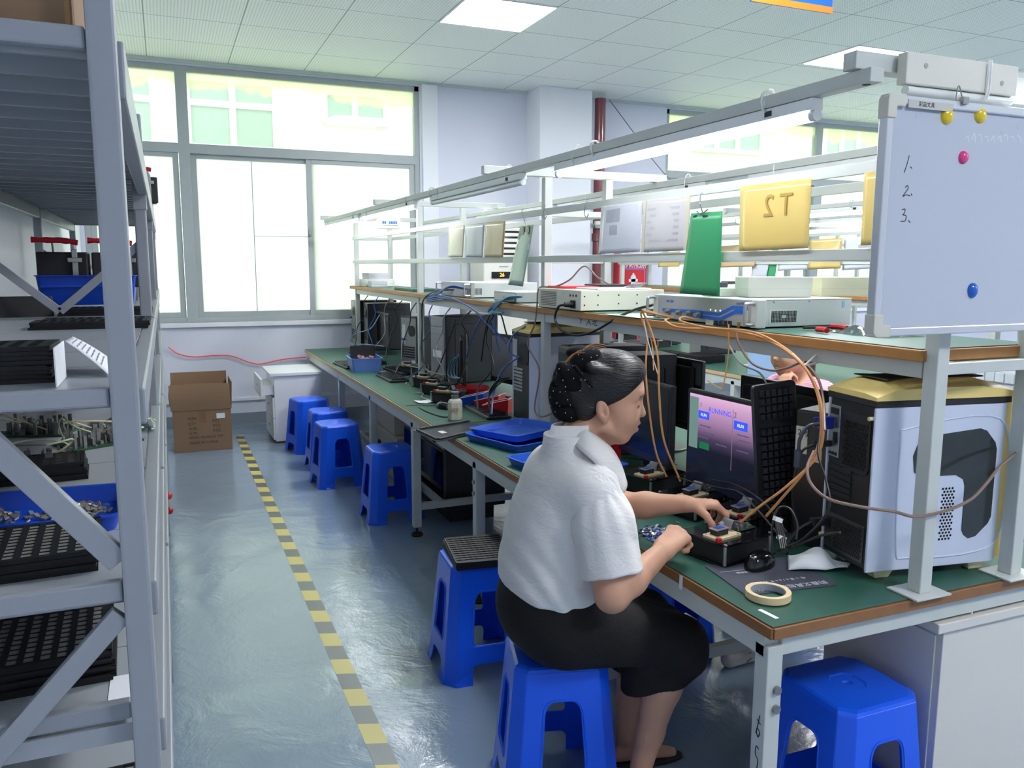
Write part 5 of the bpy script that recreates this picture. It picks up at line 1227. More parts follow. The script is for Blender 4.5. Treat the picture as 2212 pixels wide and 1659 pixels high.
# fixtures in a row
for k, (px, py) in enumerate(((868, 802), (905, 830), (925, 845), (948, 862))):
    p = at_z(px, py, ZT+.03); dup(fix0, (p.x+.10, p.y+.05, ZT), math.radians(-70+6*k), 'black test fixture on the far bench, %s' % ('beside the dark keyboards', 'behind the aisle-edge keyboard', 'third toward the red bowl', 'nearest the red bowl')[k])
# bottle
t = thing('dispenser_bottle', 'white dispenser bottle with a worn printed label on the bench', 'bottle', (at_z(987, 908, ZT).x, at_z(987, 908, ZT).y+.03, ZT))
M_bot = mat('milky_plastic', (226, 224, 206), .35, var=.03, trans=.25)
MB().lathe([(.040, 0), (.043, .004), (.043, .10), (.036, .112), (.018, .118), (.018, .124)], 8, (0, 0, 0)).build('bottle_body', M_bot, t, bevel=.003)
MB().lathe([(.020, .122), (.022, .126), (.022, .138), (.014, .142), (.014, .150), (.024, .152), (.024, .158), (.010, .160)], 20).build('pump_cap', mat('grey_cap', (110, 112, 112), .4), t, smooth=True)
text_mesh('worn_print', '酒精瓶', mat('faded_print', (176, 150, 120), .6), .022, t, basis((-.022, -.040, .062), (.88, -.36, 0), (0, 0, 1)), .0006, world=False)
# red bowl, blue and red bins
t = thing('red_bowl', 'round red bowl under the monitor foot on the far bench', 'bowl', (1.80, 4.93, ZT)); MB().lathe([(.06, 0), (.10, .05), (.115, .085), (.111, .085), (.096, .05), (.056, .006)], 28).build('bowl', M_red, t, smooth=True)
def pick_bin(label, loc, rz, m):
    t = thing('picking_bin', label, 'bin', loc, rz, 'small coloured picking bins')
    b = MB(); b.add([(-.05, -.07, 0), (.05, -.07, 0), (.05, .07, 0), (-.05, .07, 0), (-.055, -.085, .045), (.055, -.085, .045), (.055, .075, .085), (-.055, .075, .085)], [(3,2,1,0),(0,1,5,4),(1,2,6,5),(2,3,7,6),(3,0,4,7)])
    b.build('bin_body', m, t, solid=.003); MB().tube([(-.055, -.085, .046), (.055, -.085, .046), (.055, .075, .086), (-.055, .075, .086)], .0028, 5, 1, closed=True).build('pale_rim', M_tie, t, smooth=True)
    return t
pb = at_z(1030, 872, ZT)
pick_bin('blue picking bin with pale rim in front of the red bowl', (1.74, 4.72, ZT), math.radians(-130), M_binblue); pick_bin('red picking bin with pale rim beside the blue one', (1.80, 4.60, ZT), math.radians(-135), M_red); pick_bin('red picking bin nearest the second white tower', (1.79, 4.44, ZT), math.radians(-130), M_red)
t = thing('red_box', 'small red box behind the seated person\'s chin on the bench', 'box', (1.66, 2.92, ZT)); MB().box(1.73, 3.02, ZT, 1.79, 3.09, .87).build('carton', M_red, t, world=True, bevel=.004)
t = thing('paper_slip', 'folded white slip on the aisle side of the far bench', 'paper', at_z(915, 869, ZT)); MB().grid(lambda u, v: (-.05+.1*u, -.05+.1*v, .002+.012*abs(u-.5)), 4, 2).build('sheet', M_paper, t, solid=.0006)
# removed computer side panel hanging over the aisle and the blue trays
c = [at_z(*q, .772) for q in ((890, 926), (945, 952), (1076, 921), (1012, 908))]
ctr = (c[0]+c[1]+c[2]+c[3])/4
t = thing('case_side_panel', 'black computer side panel lying across the bench edge, overhanging the aisle', 'panel', (ctr.x, ctr.y, .764))
def pan(u, v, d):
    a = c[0].lerp(c[3], u); b = c[1].lerp(c[2], u); p = a.lerp(b, v); return (p.x, p.y, .764+d)
MB().add([pan(0,0,0), pan(1,0,0), pan(1,1,0), pan(0,1,0), pan(0,0,.003), pan(1,0,.003), pan(1,1,.003), pan(0,1,.003)], [(0,3,2,1),(4,5,6,7),(0,1,5,4),(1,2,6,5),(2,3,7,6),(3,0,4,7)]).build('sheet', mat('dark_sheet_metal', (72, 78, 86), .28, .4, var=.08), t, world=True)
for (u0, v0, u1, v1, nm) in ((.05, .04, .97, .10, 'edge_fold'), (.05, .90, .97, .96, 'edge_fold'), (.02, .12, .05, .9, 'edge_fold')):
    MB().add([pan(u0,v0,.003), pan(u1,v0,.003), pan(u1,v1,.003), pan(u0,v1,.003), pan(u0,v0,.012), pan(u1,v0,.012), pan(u1,v1,.012), pan(u0,v1,.012)], [(0,3,2,1),(4,5,6,7),(0,1,5,4),(1,2,6,5),(2,3,7,6),(3,0,4,7)]).build(nm, M_matblack, t, world=True)
MB().add([pan(.25,.42,.0032), pan(.33,.42,.0032), pan(.33,.60,.0032), pan(.25,.60,.0032), pan(.25,.42,.004), pan(.33,.42,.004), pan(.33,.60,.004), pan(.25,.60,.004)], [(0,3,2,1),(4,5,6,7),(0,1,5,4),(1,2,6,5),(2,3,7,6),(3,0,4,7)]).build('pale_sticker', M_label, t, world=True)
M_tr = mat('blue_tray_plastic', (54, 108, 218), .3, var=.05)
def blue_tray(label, q, lx, ly, z, rz):
    t = thing('blue_tray', label, 'tray', (q[0], q[1], z), rz, 'shallow blue trays'); MB().tray(lx, ly, .032, .012, .003, .006, .02).build('tray_body', M_tr, t, smooth=True); return t
blue_tray('shallow blue tray, lower of the two stacked on the bench edge', (1.57, 3.64, 0), .40, .36, ZT+.001, math.radians(-72))
b2 = blue_tray('shallow blue tray, upper of the two stacked on the bench edge', (1.60, 3.70, 0), .38, .34, ZT+.028, math.radians(-80)); b2.rotation_euler = (math.radians(2), math.radians(-3), math.radians(-74))
blue_tray('shallow blue tray lying behind the seated person\'s shoulder', (1.55, 3.07, 0), .40, .36, ZT+.001, math.radians(-80))
MB().tube([at_z(1068, 944, ZT+.01), at_z(1090, 944, ZT+.01)], .004, 6, 1)
# black tray on the empty stool
tray_stack(1.115, 2.985, .461, 4, 'on the empty blue stool', math.radians(-8)+PI/2, group='trays on the empty stool', chips=False, scale=(.95, 1.75), jig=.002)
# ------------------------------------------------------------------ on the shelf
M_inst = mat('instrument_white', (216, 220, 216), .38, var=.03); M_instg = mat('instrument_grey_front', (176, 178, 178), .4, var=.03); M_stripe = mat('instrument_blue', (30, 110, 225), .4, var=.04)
ZS = 1.4105
def handle(parent, p, q, out, m=None):
    p, q, o = Vector(p), Vector(q), Vector(out)
    MB().tube([p, p+o*.8, p+o+(q-p)*.12, q+o-(q-p)*.12, q+o*.8, q], .006, 8, 5).build('handle', m or M_silver, parent, world=True, smooth=True)
def face_pts(x): return lambda px, py: at_x(px, py, x)
# instrument with the blue stripes: front faces the aisle
t = thing('test_instrument', 'white rack instrument with blue zigzag stripes and round connectors on its front', 'instrument', (1.82, 2.5, ZS), 0, 'rack instruments on the shelf')
XI = 1.825; y0, y1 = 2.205, 2.84
MB().box(XI, y0+.035, ZS+.004, XI+.44, y1-.035, ZS+.094).build('case', M_inst, t, world=True, bevel=.003)
MB().box(XI+.0, y0+.034, ZS+.094, XI+.44, y1-.034, ZS+.0985).build('lid', M_inst, t, world=True, bevel=.0015)
fp = MB().box(XI-.006, y0+.02, ZS+.006, XI, y1-.02, ZS+.096).build('front_panel', M_instg, t, world=True, bevel=.001)
for yy in (y0, y1-.032): MB().box(XI-.007, yy, ZS+.004, XI+.03, yy+.032, ZS+.098).build('rack_ear', M_inst, t, world=True, bevel=.002)
handle(t, (XI-.006, y0+.016, ZS+.016), (XI-.006, y0+.016, ZS+.086), (-.038, 0, 0)); handle(t, (XI-.006, y1-.016, ZS+.016), (XI-.006, y1-.016, ZS+.086), (-.038, 0, 0))
ff = lambda u, v, d: (XI-.0065-d, u, v)
def st_(ps, w, nm='blue_stripe', mm=None):
    m = MB(); P = [at_x(*p, XI-.006) for p in ps]
    for a, b in zip(P, P[1:]):
        m.prism([(a.y, a.z-w/2), (b.y, b.z-w/2), (b.y, b.z+w/2), (a.y, a.z+w/2)][::-1], 0, .0012, ff)
    m.build(nm, mm or M_stripe, fp, world=True)
st_([(1432, 669), (1500, 673), (1553, 679), (1583, 664), (1615, 666)], .012); st_([(1500, 682), (1556, 690), (1590, 673), (1615, 676)], .013)
for k, q in enumerate(((1447, 672), (1470, 675), (1493, 677), (1514, 680))):
    p = at_x(*q, XI-.006); c = MB().cyl(p, p+Vector((-.012, 0, 0)), .011, n=16).cyl(p+Vector((-.012, 0, 0)), p+Vector((-.024, 0, 0)), .008, n=14).build('connector', M_chrome, fp, world=True, smooth=True)
for k, q in enumerate(((1547, 696), (1557, 697), (1567, 698), (1577, 699))):
    p = at_x(*q, XI-.006); MB().box(p.x-.0015, p.y-.010, p.z-.009, p.x, p.y+.010, p.z+.009).build('network_port', M_matblack, fp, world=True)
p = at_x(1596, 701, XI-.006); MB().box(p.x-.002, p.y-.008, p.z-.010, p.x, p.y+.008, p.z+.008).build('usb_port', mat('brass_port', (190, 160, 80), .3, .8), fp, world=True)
for k, q in enumerate(((1535, 669), (1546, 671), (1556, 671))):
    p = at_x(*q, XI-.0064); MB().cyl(p, p+Vector((-.001, 0, 0)), .0028, n=10).build('indicator', emit('amber_led' if k == 0 else 'green_led', (255, 190, 80) if k == 0 else (170, 230, 170), 2.0), fp, world=True)
p = at_x(1533, 694, XI-.0064); MB().box(p.x-.0012, p.y-.022, p.z-.016, p.x, p.y+.022, p.z+.016).build('rating_label', M_label, fp, world=True)
p = at_x(1612, 683, XI-.0064); MB().box(p.x-.0014, p.y-.012, p.z-.018, p.x, p.y+.012, p.z+.018).build('rating_label', mat('cream_label', (214, 220, 200), .5), fp, world=True)
text_mesh('brand_lettering', 'WT-200', M_stripe, .014, fp, basis(at_x(1447, 651, XI-.0066), (0, -1, 0), (0, 0, 1)), .0004); text_mesh('brand_lettering', 'itest MECS', mat('print_blue_grey', (90, 120, 170), .6), .013, fp, basis(at_x(1602, 656, XI-.0066), (0, -1, 0), (0, 0, 1)), .0004)
sy = y0+.0345; sv = lambda px, py: at_y(px, py, sy)
a, b = sv(1660, 700), sv(1725, 668)
gp = MB().box(a.x, sy-.0015, a.z, b.x, sy, b.z).build('vent_plate', M_inst, t, world=True, bevel=.0006)
m = MB(); nx, nz = 17, 8
for i in range(nx):
    for j in range(nz):
        x = a.x+.012+(b.x-a.x-.024)*i/(nx-1); z = a.z+.007+(b.z-a.z-.014)*j/(nz-1)
        if abs(i-8) < 2 and j in (3, 4): continue
        m.box(x-.0021, sy-.0022, z-.0021, x+.0021, sy-.0014, z+.0021)
m.build('vent_holes', mat('deep_hole', (6, 6, 7), .9, var=0), gp, world=True)
p = sv(1822, 657); MB().box(p.x-.005, sy-.0012, p.z-.012, p.x+.005, sy, p.z+.012).build('blue_tab', mat('pale_blue_tab', (150, 196, 226), .5), t, world=True)
m = MB()
for q in ((1672, 653), (1748, 651)): p = sv(*q); m.cyl(p, p+Vector((0, -.001, 0)), .003, n=8)
m.build('screw', M_bolt, t, world=True)
# instrument seen from the rear
t = thing('test_instrument', 'cream rack instrument seen from behind with louvres and a black power plug', 'instrument', (1.82, 3.7, ZS), 0, 'rack instruments on the shelf')
XI2 = 1.757; y0, y1 = 3.355, 3.815
MB().box(XI2, y0, ZS+.004, XI2+.45, y1, ZS+.098).build('case', mat('instrument_cream', (212, 212, 196), .4, var=.03), t, world=True, bevel=.003)
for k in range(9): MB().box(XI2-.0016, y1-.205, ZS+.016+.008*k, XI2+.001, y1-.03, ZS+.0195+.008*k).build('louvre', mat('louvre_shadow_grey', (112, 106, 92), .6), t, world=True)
MB().box(XI2-.0016, y0+.20, ZS+.066, XI2, y0+.25, ZS+.088).build('label', mat('cream_label', (214, 220, 200), .5), t, world=True)
MB().box(XI2-.004, y0+.05, ZS+.012, XI2, y0+.10, ZS+.05).build('power_inlet', M_matblack, t, world=True, bevel=.001)
m = MB()
for y in (.045, .075, .105): m.cyl((XI2-.002, y0+y, ZS+.072), (XI2, y0+y, ZS+.072), .006, n=10)
m.build('socket_hole', M_matblack, t, world=True)
m = MB(); 
for i, (x, z) in enumerate(((.02, .07), (.02, .03), (.09, .075), (.09, .03), (.20, .075), (.20, .035), (.30, .075), (.30, .035), (.40, .07))): m.cyl((XI2+x, y0-.001, ZS+z), (XI2+x, y0, ZS+z), .004, n=8)
m.build('screw', M_matblack, t, world=True)
t2_ = thing('power_plug', 'black moulded power plug in the rear of the cream instrument', 'plug', (XI2, y0+.075, ZS+.03))
MB().cyl((XI2-.004, y0+.075, ZS+.031), (XI2-.045, y0+.078, ZS+.031), .015, .011, n=12).build('plug_body', M_matblack, t2_, world=True, smooth=True)
MB().tube([Vector((XI2-.04, y0+.078, ZS+.031)), at_x(1206, 663, 1.70), at_x(1199, 690, 1.70), at_x(1215, 715, 1.70), at_x(1250, 724, 1.73), at_x(1290, 712, 1.76), at_x(1335, 685, 1.785), at_x(1375, 668, 1.80), at_x(1402, 661, 1.815), at_x(1412, 658, 1.83)], .006, 8, 6).build('cable', M_cblack, t2_, world=True, smooth=True)
# third instrument, farther along
t = thing('test_instrument', 'white rack instrument with a square vent and green label, farthest on the shelf', 'instrument', (1.82, 5.4, ZS), 0, 'rack instruments on the shelf')
y0, y1 = 5.02, 5.62
MB().box(1.835, y0, ZS+.004, 2.30, y1, ZS+.098).build('case', M_inst, t, world=True, bevel=.003); MB().box(1.825, y0-.012, ZS+.002, 1.85, y1+.012, ZS+.10).build('front_panel', M_instg, t, world=True, bevel=.002)
handle(t, (1.825, y0+.004, ZS+.016), (1.825, y0+.004, ZS+.088), (-.04, 0, 0)); handle(t, (1.825, y1-.004, ZS+.016), (1.825, y1-.004, ZS+.088), (-.04, 0, 0))
m = MB()
a, b = at_y(1010, 636, y0), at_y(1040, 624, y0)
for i in range(12):
    for j in range(6): x = a.x+(b.x-a.x)*i/11; z = a.z+(b.z-a.z)*j/5; m.box(x-.003, y0-.001, z-.0025, x+.003, y0, z+.0025)
m.build('vent_holes', mat('deep_hole', (6, 6, 7), .9, var=0), t, world=True)
p = at_y(1077, 632, y0); MB().box(p.x-.03, y0-.001, p.z-.014, p.x+.03, y0, p.z+.014).build('green_label', mat('green_label', (110, 180, 130), .5, var=.2, scale=60), t, world=True)
t = thing('test_instrument', 'grey low instrument beside the farthest white one on the shelf', 'instrument', (1.82, 4.7, ZS), 0, 'rack instruments on the shelf')
MB().box(1.83, 4.28, ZS+.002, 2.1, 4.62, ZS+.06).build('case', M_instg, t, world=True, bevel=.003); MB().box(1.826, 4.30, ZS+.01, 1.831, 4.60, ZS+.05).build('front_panel', M_inst, t, world=True)
# boxes, adapter, pliers, bag, papers on the instruments and shelf
def carton(label, p, size, rz, m, lid=True, cat='box', group=None):
    t = thing('white_box', label, cat, p, rz, group or 'white boxes on the shelf'); sx, sy, sz = size
    MB().box(-sx/2, -sy/2, 0, sx/2, sy/2, sz).build('box_body', m, t, bevel=.0025)
    if lid: MB().box(-sx/2-.0012, -sy/2-.0012, sz*.42, sx/2+.0012, sy/2+.0012, sz+.001).build('lid', m, t, bevel=.002)
    return t
M_bxw = mat('white_card', (228, 230, 222), .6, var=.02); M_bxc = mat('cream_card', (232, 228, 192), .6, var=.03)
zi = ZS+.0995
p = at_z(1660, 643, zi); carton('long white carton on the striped instrument, left of two', (p.x+.07, p.y+.06, zi), (.245, .11, .072), math.radians(-14), M_bxw)
p = at_z(1805, 640, zi); carton('white carton with cream end on the striped instrument, right of two', (p.x+.05, p.y+.05, zi), (.20, .115, .070), math.radians(-10), M_bxc)
p = at_z(1545, 640, zi); t = carton('flat white box with a black gadget on top, left end of the striped instrument', (p.x+.03, p.y+.02, zi), (.10, .10, .030), math.radians(-16), M_bxw)
t = thing('black_gadget', 'black gadget lying on the flat white box on the shelf', 'gadget', (p.x+.035, p.y+.03, zi+.031)); MB().box(-.022, -.02, 0, .03, .02, .020).box(.02, -.015, .012, .085, .015, .024).build('body', mat('slate_black', (52, 58, 70), .4), t, bevel=.004)
t = thing('pliers', 'red handled pliers lying on the shelf right of the striped instrument', 'pliers', at_z(1785, 716, ZS), math.radians(-20))
p = at_z(1745, 713, ZS); q = at_z(1765, 718, ZS); r1 = at_z(1786, 721, ZS); r2 = at_z(1830, 716, ZS); r3 = at_z(1800, 713, ZS)
MB().tube([q+Vector((0, 0, .010)), (q+r1)/2+Vector((0, -.012, .011)), r1+Vector((0, 0, .010))], .009, 8, 5).build('grip', M_red, t, world=True, smooth=True); MB().tube([r3+Vector((-.01, 0, .012)), (r3+r2)/2+Vector((0, .004, .012)), r2+Vector((0, 0, .010))], .009, 8, 5).build('grip', M_red, t, world=True, smooth=True)
MB().bar(p+Vector((-.02, .0, .008)), r3+Vector((0, 0, .010)), .016, .008).build('jaws', M_matblack, t, world=True, bevel=.002)
t = thing('plastic_bag', 'crumpled clear bag on the shelf beside the pliers', 'bag', (2.02, 2.02, ZS)); r = random.Random(8)
MB().grid(lambda u, v: (1.96+.17*u, 1.80+.24*v, ZS+.002+.030*abs(math.sin(9*u+3*v)*math.cos(6*v-4*u))*(math.sin(PI*u)*math.sin(PI*v))**.4), 20, 20).build('film', clear_glass('bag_film', (.86, .9, .9), gl=.35), t, solid=.0004, world=True)
t = thing('clipboard', 'white sheets in a silver bulldog clip lying on the cream instrument', 'papers', (2.0, 3.6, zi)); MB().box(1.86, 3.38, zi, 2.15, 3.60, zi+.006).build('sheets', M_paper, t, world=True)
MB().prism([(2.08, zi+.006), (2.12, zi+.012), (2.15, zi+.03), (2.13, zi+.03), (2.06, zi+.010)], 3.42, 3.49, lambda u, v, d: (u, d, v)).build('bulldog_clip', M_chrome, t, world=True, bevel=.002)
t = thing('red_folder', 'flat red folder at the left end of the cream instrument', 'folder', (1.9, 3.85, zi)); MB().box(1.80, 3.62, zi, 2.0, 3.80, zi+.010).build('cover', M_red, t, world=True)
t = thing('black_strip', 'flat black case lying behind the clipped sheets on the shelf', 'case', (2.2, 3.8, zi)); MB().box(2.01, 3.62, zi, 2.17, 3.80, zi+.018).build('case', M_matblack, t, world=True, bevel=.003)
p = at_x(775, 612, 1.84)
t = carton('stacked white cartons at the window end of the shelf, bottom wide one', (2.00, 8.30, ZS), (.30, .30, .07), 0, M_bxw); carton('grey white carton on top at the window end of the shelf', (1.99, 8.28, ZS+.071), (.22, .24, .06), .05, mat('grey_card', (196, 198, 202), .6)); carton('small grey carton at the window end of the shelf, in front', (1.95, 8.05, ZS), (.16, .14, .055), 0, mat('grey_card', (196, 198, 202), .6))
t = thing('dark_folder', 'flat dark green folder on the far shelf', 'folder', (1.95, 6.8, ZS)); MB().box(1.84, 6.4, ZS, 2.10, 7.0, ZS+.02).build('cover', mat('dark_green', (50, 80, 70), .5), t, world=True, bevel=.002)
# cables on and below the far shelf
rc = random.Random(21)
def wcable(label, pts, r, m, group): o = MB().tube(pts, r, 7, 6).build('cable', m, smooth=True); return tag(o, label, 'cable', group)
for k in range(5):
    dz = .006*k
    wcable('blue cable arching from the farthest instrument over the shelf edge, %s of five' % ('outermost', 'second', 'third', 'fourth', 'innermost')[k],
        [Vector((1.84, 5.05+.02*k, ZS+.05)), Vector((1.78, 5.25+.02*k, ZS+.075-dz)), at_x(948, 630+k*2, 1.77), at_x(920+k*2, 645+k*3, 1.775), at_x(960+k*6, 640+k*3, 1.765), at_x(1010+k*5, 660+k*3, 1.76), at_x(1045+k*4, 690+k*5, 1.77), at_x(1085+k*4, 730+k*6, 1.79)] if k < 3 else
        [Vector((1.84, 5.30, ZS+.05)), at_x(940, 626+k, 1.77), at_x(914, 650, 1.775), at_x(912, 700, 1.76), at_x(905+k*3, 790, 1.72), at_x(960, 812, 1.70)], .0048 if k < 3 else .005, M_cblue if k < 3 else M_cblack, 'cables hanging from the far shelf')
for k in range(6):
    wcable('teal cable fanning from the grey instrument over the shelf edge, %s of six' % ('outermost', 'second', 'third', 'fourth', 'fifth', 'innermost')[k],
        [Vector((1.84, 4.32+.04*k, ZS+.03)), at_x(1128-k*6, 641+k, 1.80), at_x(1098-k*5, 642+k*2, 1.772), at_x(1075-k*4, 660+k*3, 1.768), at_x(1062+k*5, 680-k, 1.765)], .0052, M_cteal, 'teal cables on the shelf edge')
for k in range(4): wcable('black cable from the teal bundle down to the towers, %s of four' % ('leftmost', 'second', 'third', 'rightmost')[k], [at_x(1062+k*5, 680, 1.77), at_x(1042+k*14, 684, 1.765), at_x(1020+k*26, 730, 1.775), at_x(1000+k*40, 800-k*20, 1.80)], .0045, M_cblack if k % 2 else M_cblue, 'cables hanging from the far shelf')
wcable('black lead curving down the bench post at the middle', [at_x(985, 690, 1.85), at_x(968, 740, 1.80), at_x(945, 800, 1.72), at_x(935, 812, 1.70)], .004, M_cblack, 'cables hanging from the far shelf')
for k in range(3): wcable('blue lead looping beside the edge-on monitor, %s of three' % ('left', 'middle', 'right')[k], [at_x(1005-k*4, 750+k*8, 1.85), at_x(985-k*5, 780, 1.80), at_x(982-k*7, 810, 1.78), at_x(998-k*6, 818, 1.76)], .004, M_cteal, 'blue leads beside the edge-on monitor')
wcable('blue video cable plugged into the second white tower', [at_x(1135, 705, 1.76), at_x(1108, 725, 1.74), at_x(1098, 758, 1.72), at_x(1118, 772, 1.745)], .005, M_cblue, 'leads of the second white tower')
wcable('blue video cable dropping from the second white tower to the keyboard', [at_x(1122, 770, 1.745), at_x(1085, 800, 1.70), at_x(1066, 850, 1.66), at_x(1062, 895, 1.60)], .005, M_cblue, 'leads of the second white tower')
for k in range(3): wcable('black lead looping from the second white tower, %s of three' % ('top', 'middle', 'bottom')[k], [at_x(1102, 815, 1.74), at_x(1075, 822+k*5, 1.68), at_x(1056, 850+k*4, 1.64), at_x(1062, 880+k*5, 1.63), at_x(1090, 890+k*3, 1.70)], .0042, M_cblack, 'leads of the second white tower')
wcable('brown cable trailing over the cream instrument and down the post', [at_x(1315, 615, 1.9), at_x(1290, 598, 1.9), at_x(1262, 575, 1.86), at_x(1230, 605, 1.82), at_x(1195, 620, 1.81), at_x(1165, 622, 1.78), at_x(1160, 660, 1.77), at_x(1155, 700, 1.76), at_x(1140, 745, 1.74), at_x(1165, 800, 1.72), at_x(1155, 880, 1.70), at_x(1168, 900, 1.68), at_x(1200, 890, 1.72)], .0042, M_brown, 'brown cables by the posts')
wcable('white and blue lead looping from the window-end tower', [at_x(820, 680, 1.86), at_x(800, 710, 1.80), at_x(765, 722, 1.76), at_x(758, 742, 1.74), at_x(790, 744, 1.72), at_x(828, 748, 1.80)], .005, mat('pale_blue_lead', (150, 176, 220), .4), 'leads of the window-end towers')
wcable('grey lead dropping between the far towers', [at_x(868, 710, 1.84), at_x(868, 760, 1.76), at_x(870, 785, 1.74), at_x(905, 795, 1.72)], .0045, M_cgrey, 'leads of the window-end towers')
wcable('black lead with loose jack plug lying on the aisle side of the bench', [at_z(905, 880, ZT+.004), at_z(925, 890, ZT+.004), at_z(955, 900, ZT+.004), at_z(975, 900, ZT+.004)], .0035, M_cblack, 'leads on the bench edge')

kb0.scale = (1.12, 1, 1)
rh = random.Random(17)
for k in range(9):
    y = 4.6+k*.42; wcable('dark lead hanging from under the far shelf, %s from the window' % ('ninth', 'eighth', 'seventh', 'sixth', 'fifth', 'fourth', 'third', 'second', 'first')[k], [Vector((1.83, y, 1.33)), Vector((1.79+rh.uniform(-.02, .02), y+.02, 1.26)), Vector((1.80, y+rh.uniform(-.10, .10), 1.16)), Vector((1.77+rh.uniform(-.04, .02), y+rh.uniform(-.15, .12), 1.02)), Vector((1.72+rh.uniform(-.06, .02), y+rh.uniform(-.2, .1), .88)), Vector((1.66+rh.uniform(-.05, .02), y+rh.uniform(-.2, .1), ZT+.006))], .0042, (M_cblack, M_cblack, M_cgrey, M_cblue)[k % 4], 'dark leads under the far shelf')
for k in range(7):
    P = [Vector((1.50+rh.uniform(.0, .15), 4.7+k*.33, ZT+.006))]
    for j in range(4): P.append(P[-1]+Vector((rh.uniform(-.03, .06), rh.uniform(-.05, .12), 0))); P[-1].z = ZT+.004+rh.uniform(0, .012)
    wcable('thin lead lying on the far bench among the fixtures, %s from the bottle' % ('first', 'second', 'third', 'fourth', 'fifth', 'sixth', 'seventh')[k], P, .0035, (M_cblack, M_cgrey)[k % 2], 'leads lying on the far bench')
# ------------------------------------------------------------------ things hanging from rails, whiteboard, overhead sign
def film(name, tint, gl=.12): return clear_glass(name, tint, gl=gl)
def hang(name, label, cat, q, x, m, group=None, th=.0012, wave=.004, extra=None):
    """sheet hung in the plane of a rail: q = photo corners (top-left, top-right, bottom-right, bottom-left)"""
    P = [at_x(*c, x) for c in q]; t = thing(name, label, cat, (P[0]+P[1])/2, 0, group)
    def f(u, v):
        p = P[0].lerp(P[1], u).lerp(P[3].lerp(P[2], u), v); return p+Vector((-wave*math.sin(PI*u)*math.sin(PI*v)-wave*.8*v*v, 0, 0))
    MB().grid(f, 10, 10).build('sheet', m, t, world=True, smooth=True, solid=th); return t, f
def hook(t, p, q):
    MB().tube([q, q+Vector((-.012, 0, .03)), p+Vector((-.014, 0, -.02)), p+Vector((-.014, 0, .006)), p+Vector((-.006, 0, .012))], .0018, 6, 5).build('wire_hook', M_bolt, t, world=True, smooth=True)
XH = 1.772
M_sleeve = mat('sleeved_paper', (208, 212, 222), .22, var=.03, coat=.5); M_sleeve2 = mat('yellowed_sleeve', (206, 204, 204), .22, var=.05, coat=.5); M_yel = mat('yellow_acrylic', (232, 204, 120), .18, var=.03, coat=.6); M_amb = mat('amber_sleeve', (214, 186, 138), .25, var=.06, coat=.5)
M_faint = mat('faint_print', (168, 172, 184), .5, var=.1); M_faint2 = mat('faint_print_grey', (176, 174, 180), .5, var=.1)
def blocks(t, f, rects, m, nm='print_block'):
    for (u0, v0, u1, v1) in rects:
        a, b, c, d = f(u0, v0), f(u1, v0), f(u1, v1), f(u0, v1); o = Vector((-.0012, 0, 0))
        MB().add([a+o, b+o, c+o, d+o, a+o*1.3, b+o*1.3, c+o*1.3, d+o*1.3], [(0,1,2,3),(7,6,5,4),(0,4,5,1),(1,5,6,2),(2,6,7,3),(3,7,4,0)]).build(nm, m, t, world=True)
t, f = hang('document_sleeve', 'sheet with two dark pictures in a clear sleeve on the hanging rail', 'document sleeve', ((1299, 446), (1388, 434), (1384, 544), (1294, 549)), XH, M_sleeve, 'sleeves on the hanging rail')
blocks(t, f, ((.16, .10, .34, .36), (.35, .09, .50, .36), (.26, .42, .45, .62)), M_faint)
t, f = hang('document_sleeve', 'taped text sheet in a clear sleeve, left of the green board', 'document sleeve', ((1391, 432), (1492, 422), (1486, 541), (1387, 545)), XH, M_sleeve2, 'sleeves on the hanging rail')
blocks(t, f, tuple((.10+.07*(k % 2), .17+.12*k, .80, .22+.12*k) for k in range(6)), M_faint2, 'text_line')
blocks(t, f, ((.0, .0, .06, 1.0), (.93, .0, 1.0, 1.0)), mat('aged_tape', (206, 200, 178), .3), 'tape_edge')
t, f = hang('green_board', 'tall green hardboard sheet hanging from a wire hook', 'board', ((1494, 461), (1560, 456), (1554, 640), (1469, 634)), 1.765, mat('green_hardboard', (58, 158, 104), .35, var=.05), None, .004, .001)
hook(t, at_x(1520, 425, XH), at_x(1518, 460, 1.762)); p = at_x(1518, 460, 1.762); MB().tube([p+Vector((-.004, .03, .008)), p+Vector((-.008, .0, -.004)), p+Vector((-.004, -.035, .010))], .0022, 6, 4).build('tie_wire', M_bolt, t, world=True, smooth=True)
for (u0, v0, u1, v1) in ((.10, .045, .2, .035), (.42, .05, .56, .045)): MB().bar(f(u0, v0)+Vector((-.003, 0, 0)), f(u1, v1)+Vector((-.003, 0, 0)), .002, .006).build('pen_mark', M_ink, t, world=True)
t, f = hang('yellow_sheet', 'yellow acrylic sheet showing T2 in reverse on the hanging rail', 'sheet', ((1600, 403), (1753, 386), (1746, 536), (1597, 543)), 1.768, M_yel, 'yellow acrylic sheets', .003, .0004)
a = at_x(1697, 444, 1.7635); b = at_x(1660, 447, 1.7635); M_mark = mat('ochre_mark', (186, 150, 70), .4)
text_mesh('reversed_lettering', 'T', M_mark, .098, t, basis(a, (0, 1, 0), (0, 0, 1)), .0006); text_mesh('reversed_lettering', '2', M_mark, .098, t, basis(b, (0, 1, 0), (0, 0, 1)), .0006)
for o in KIDS(t):
    pass
hang('yellow_sheet', 'yellow acrylic sheet half hidden by the whiteboard edge', 'sheet', ((1868, 374), (1960, 362), (1950, 526), (1860, 530)), 1.768, M_yel, 'yellow acrylic sheets', .003, .0004)
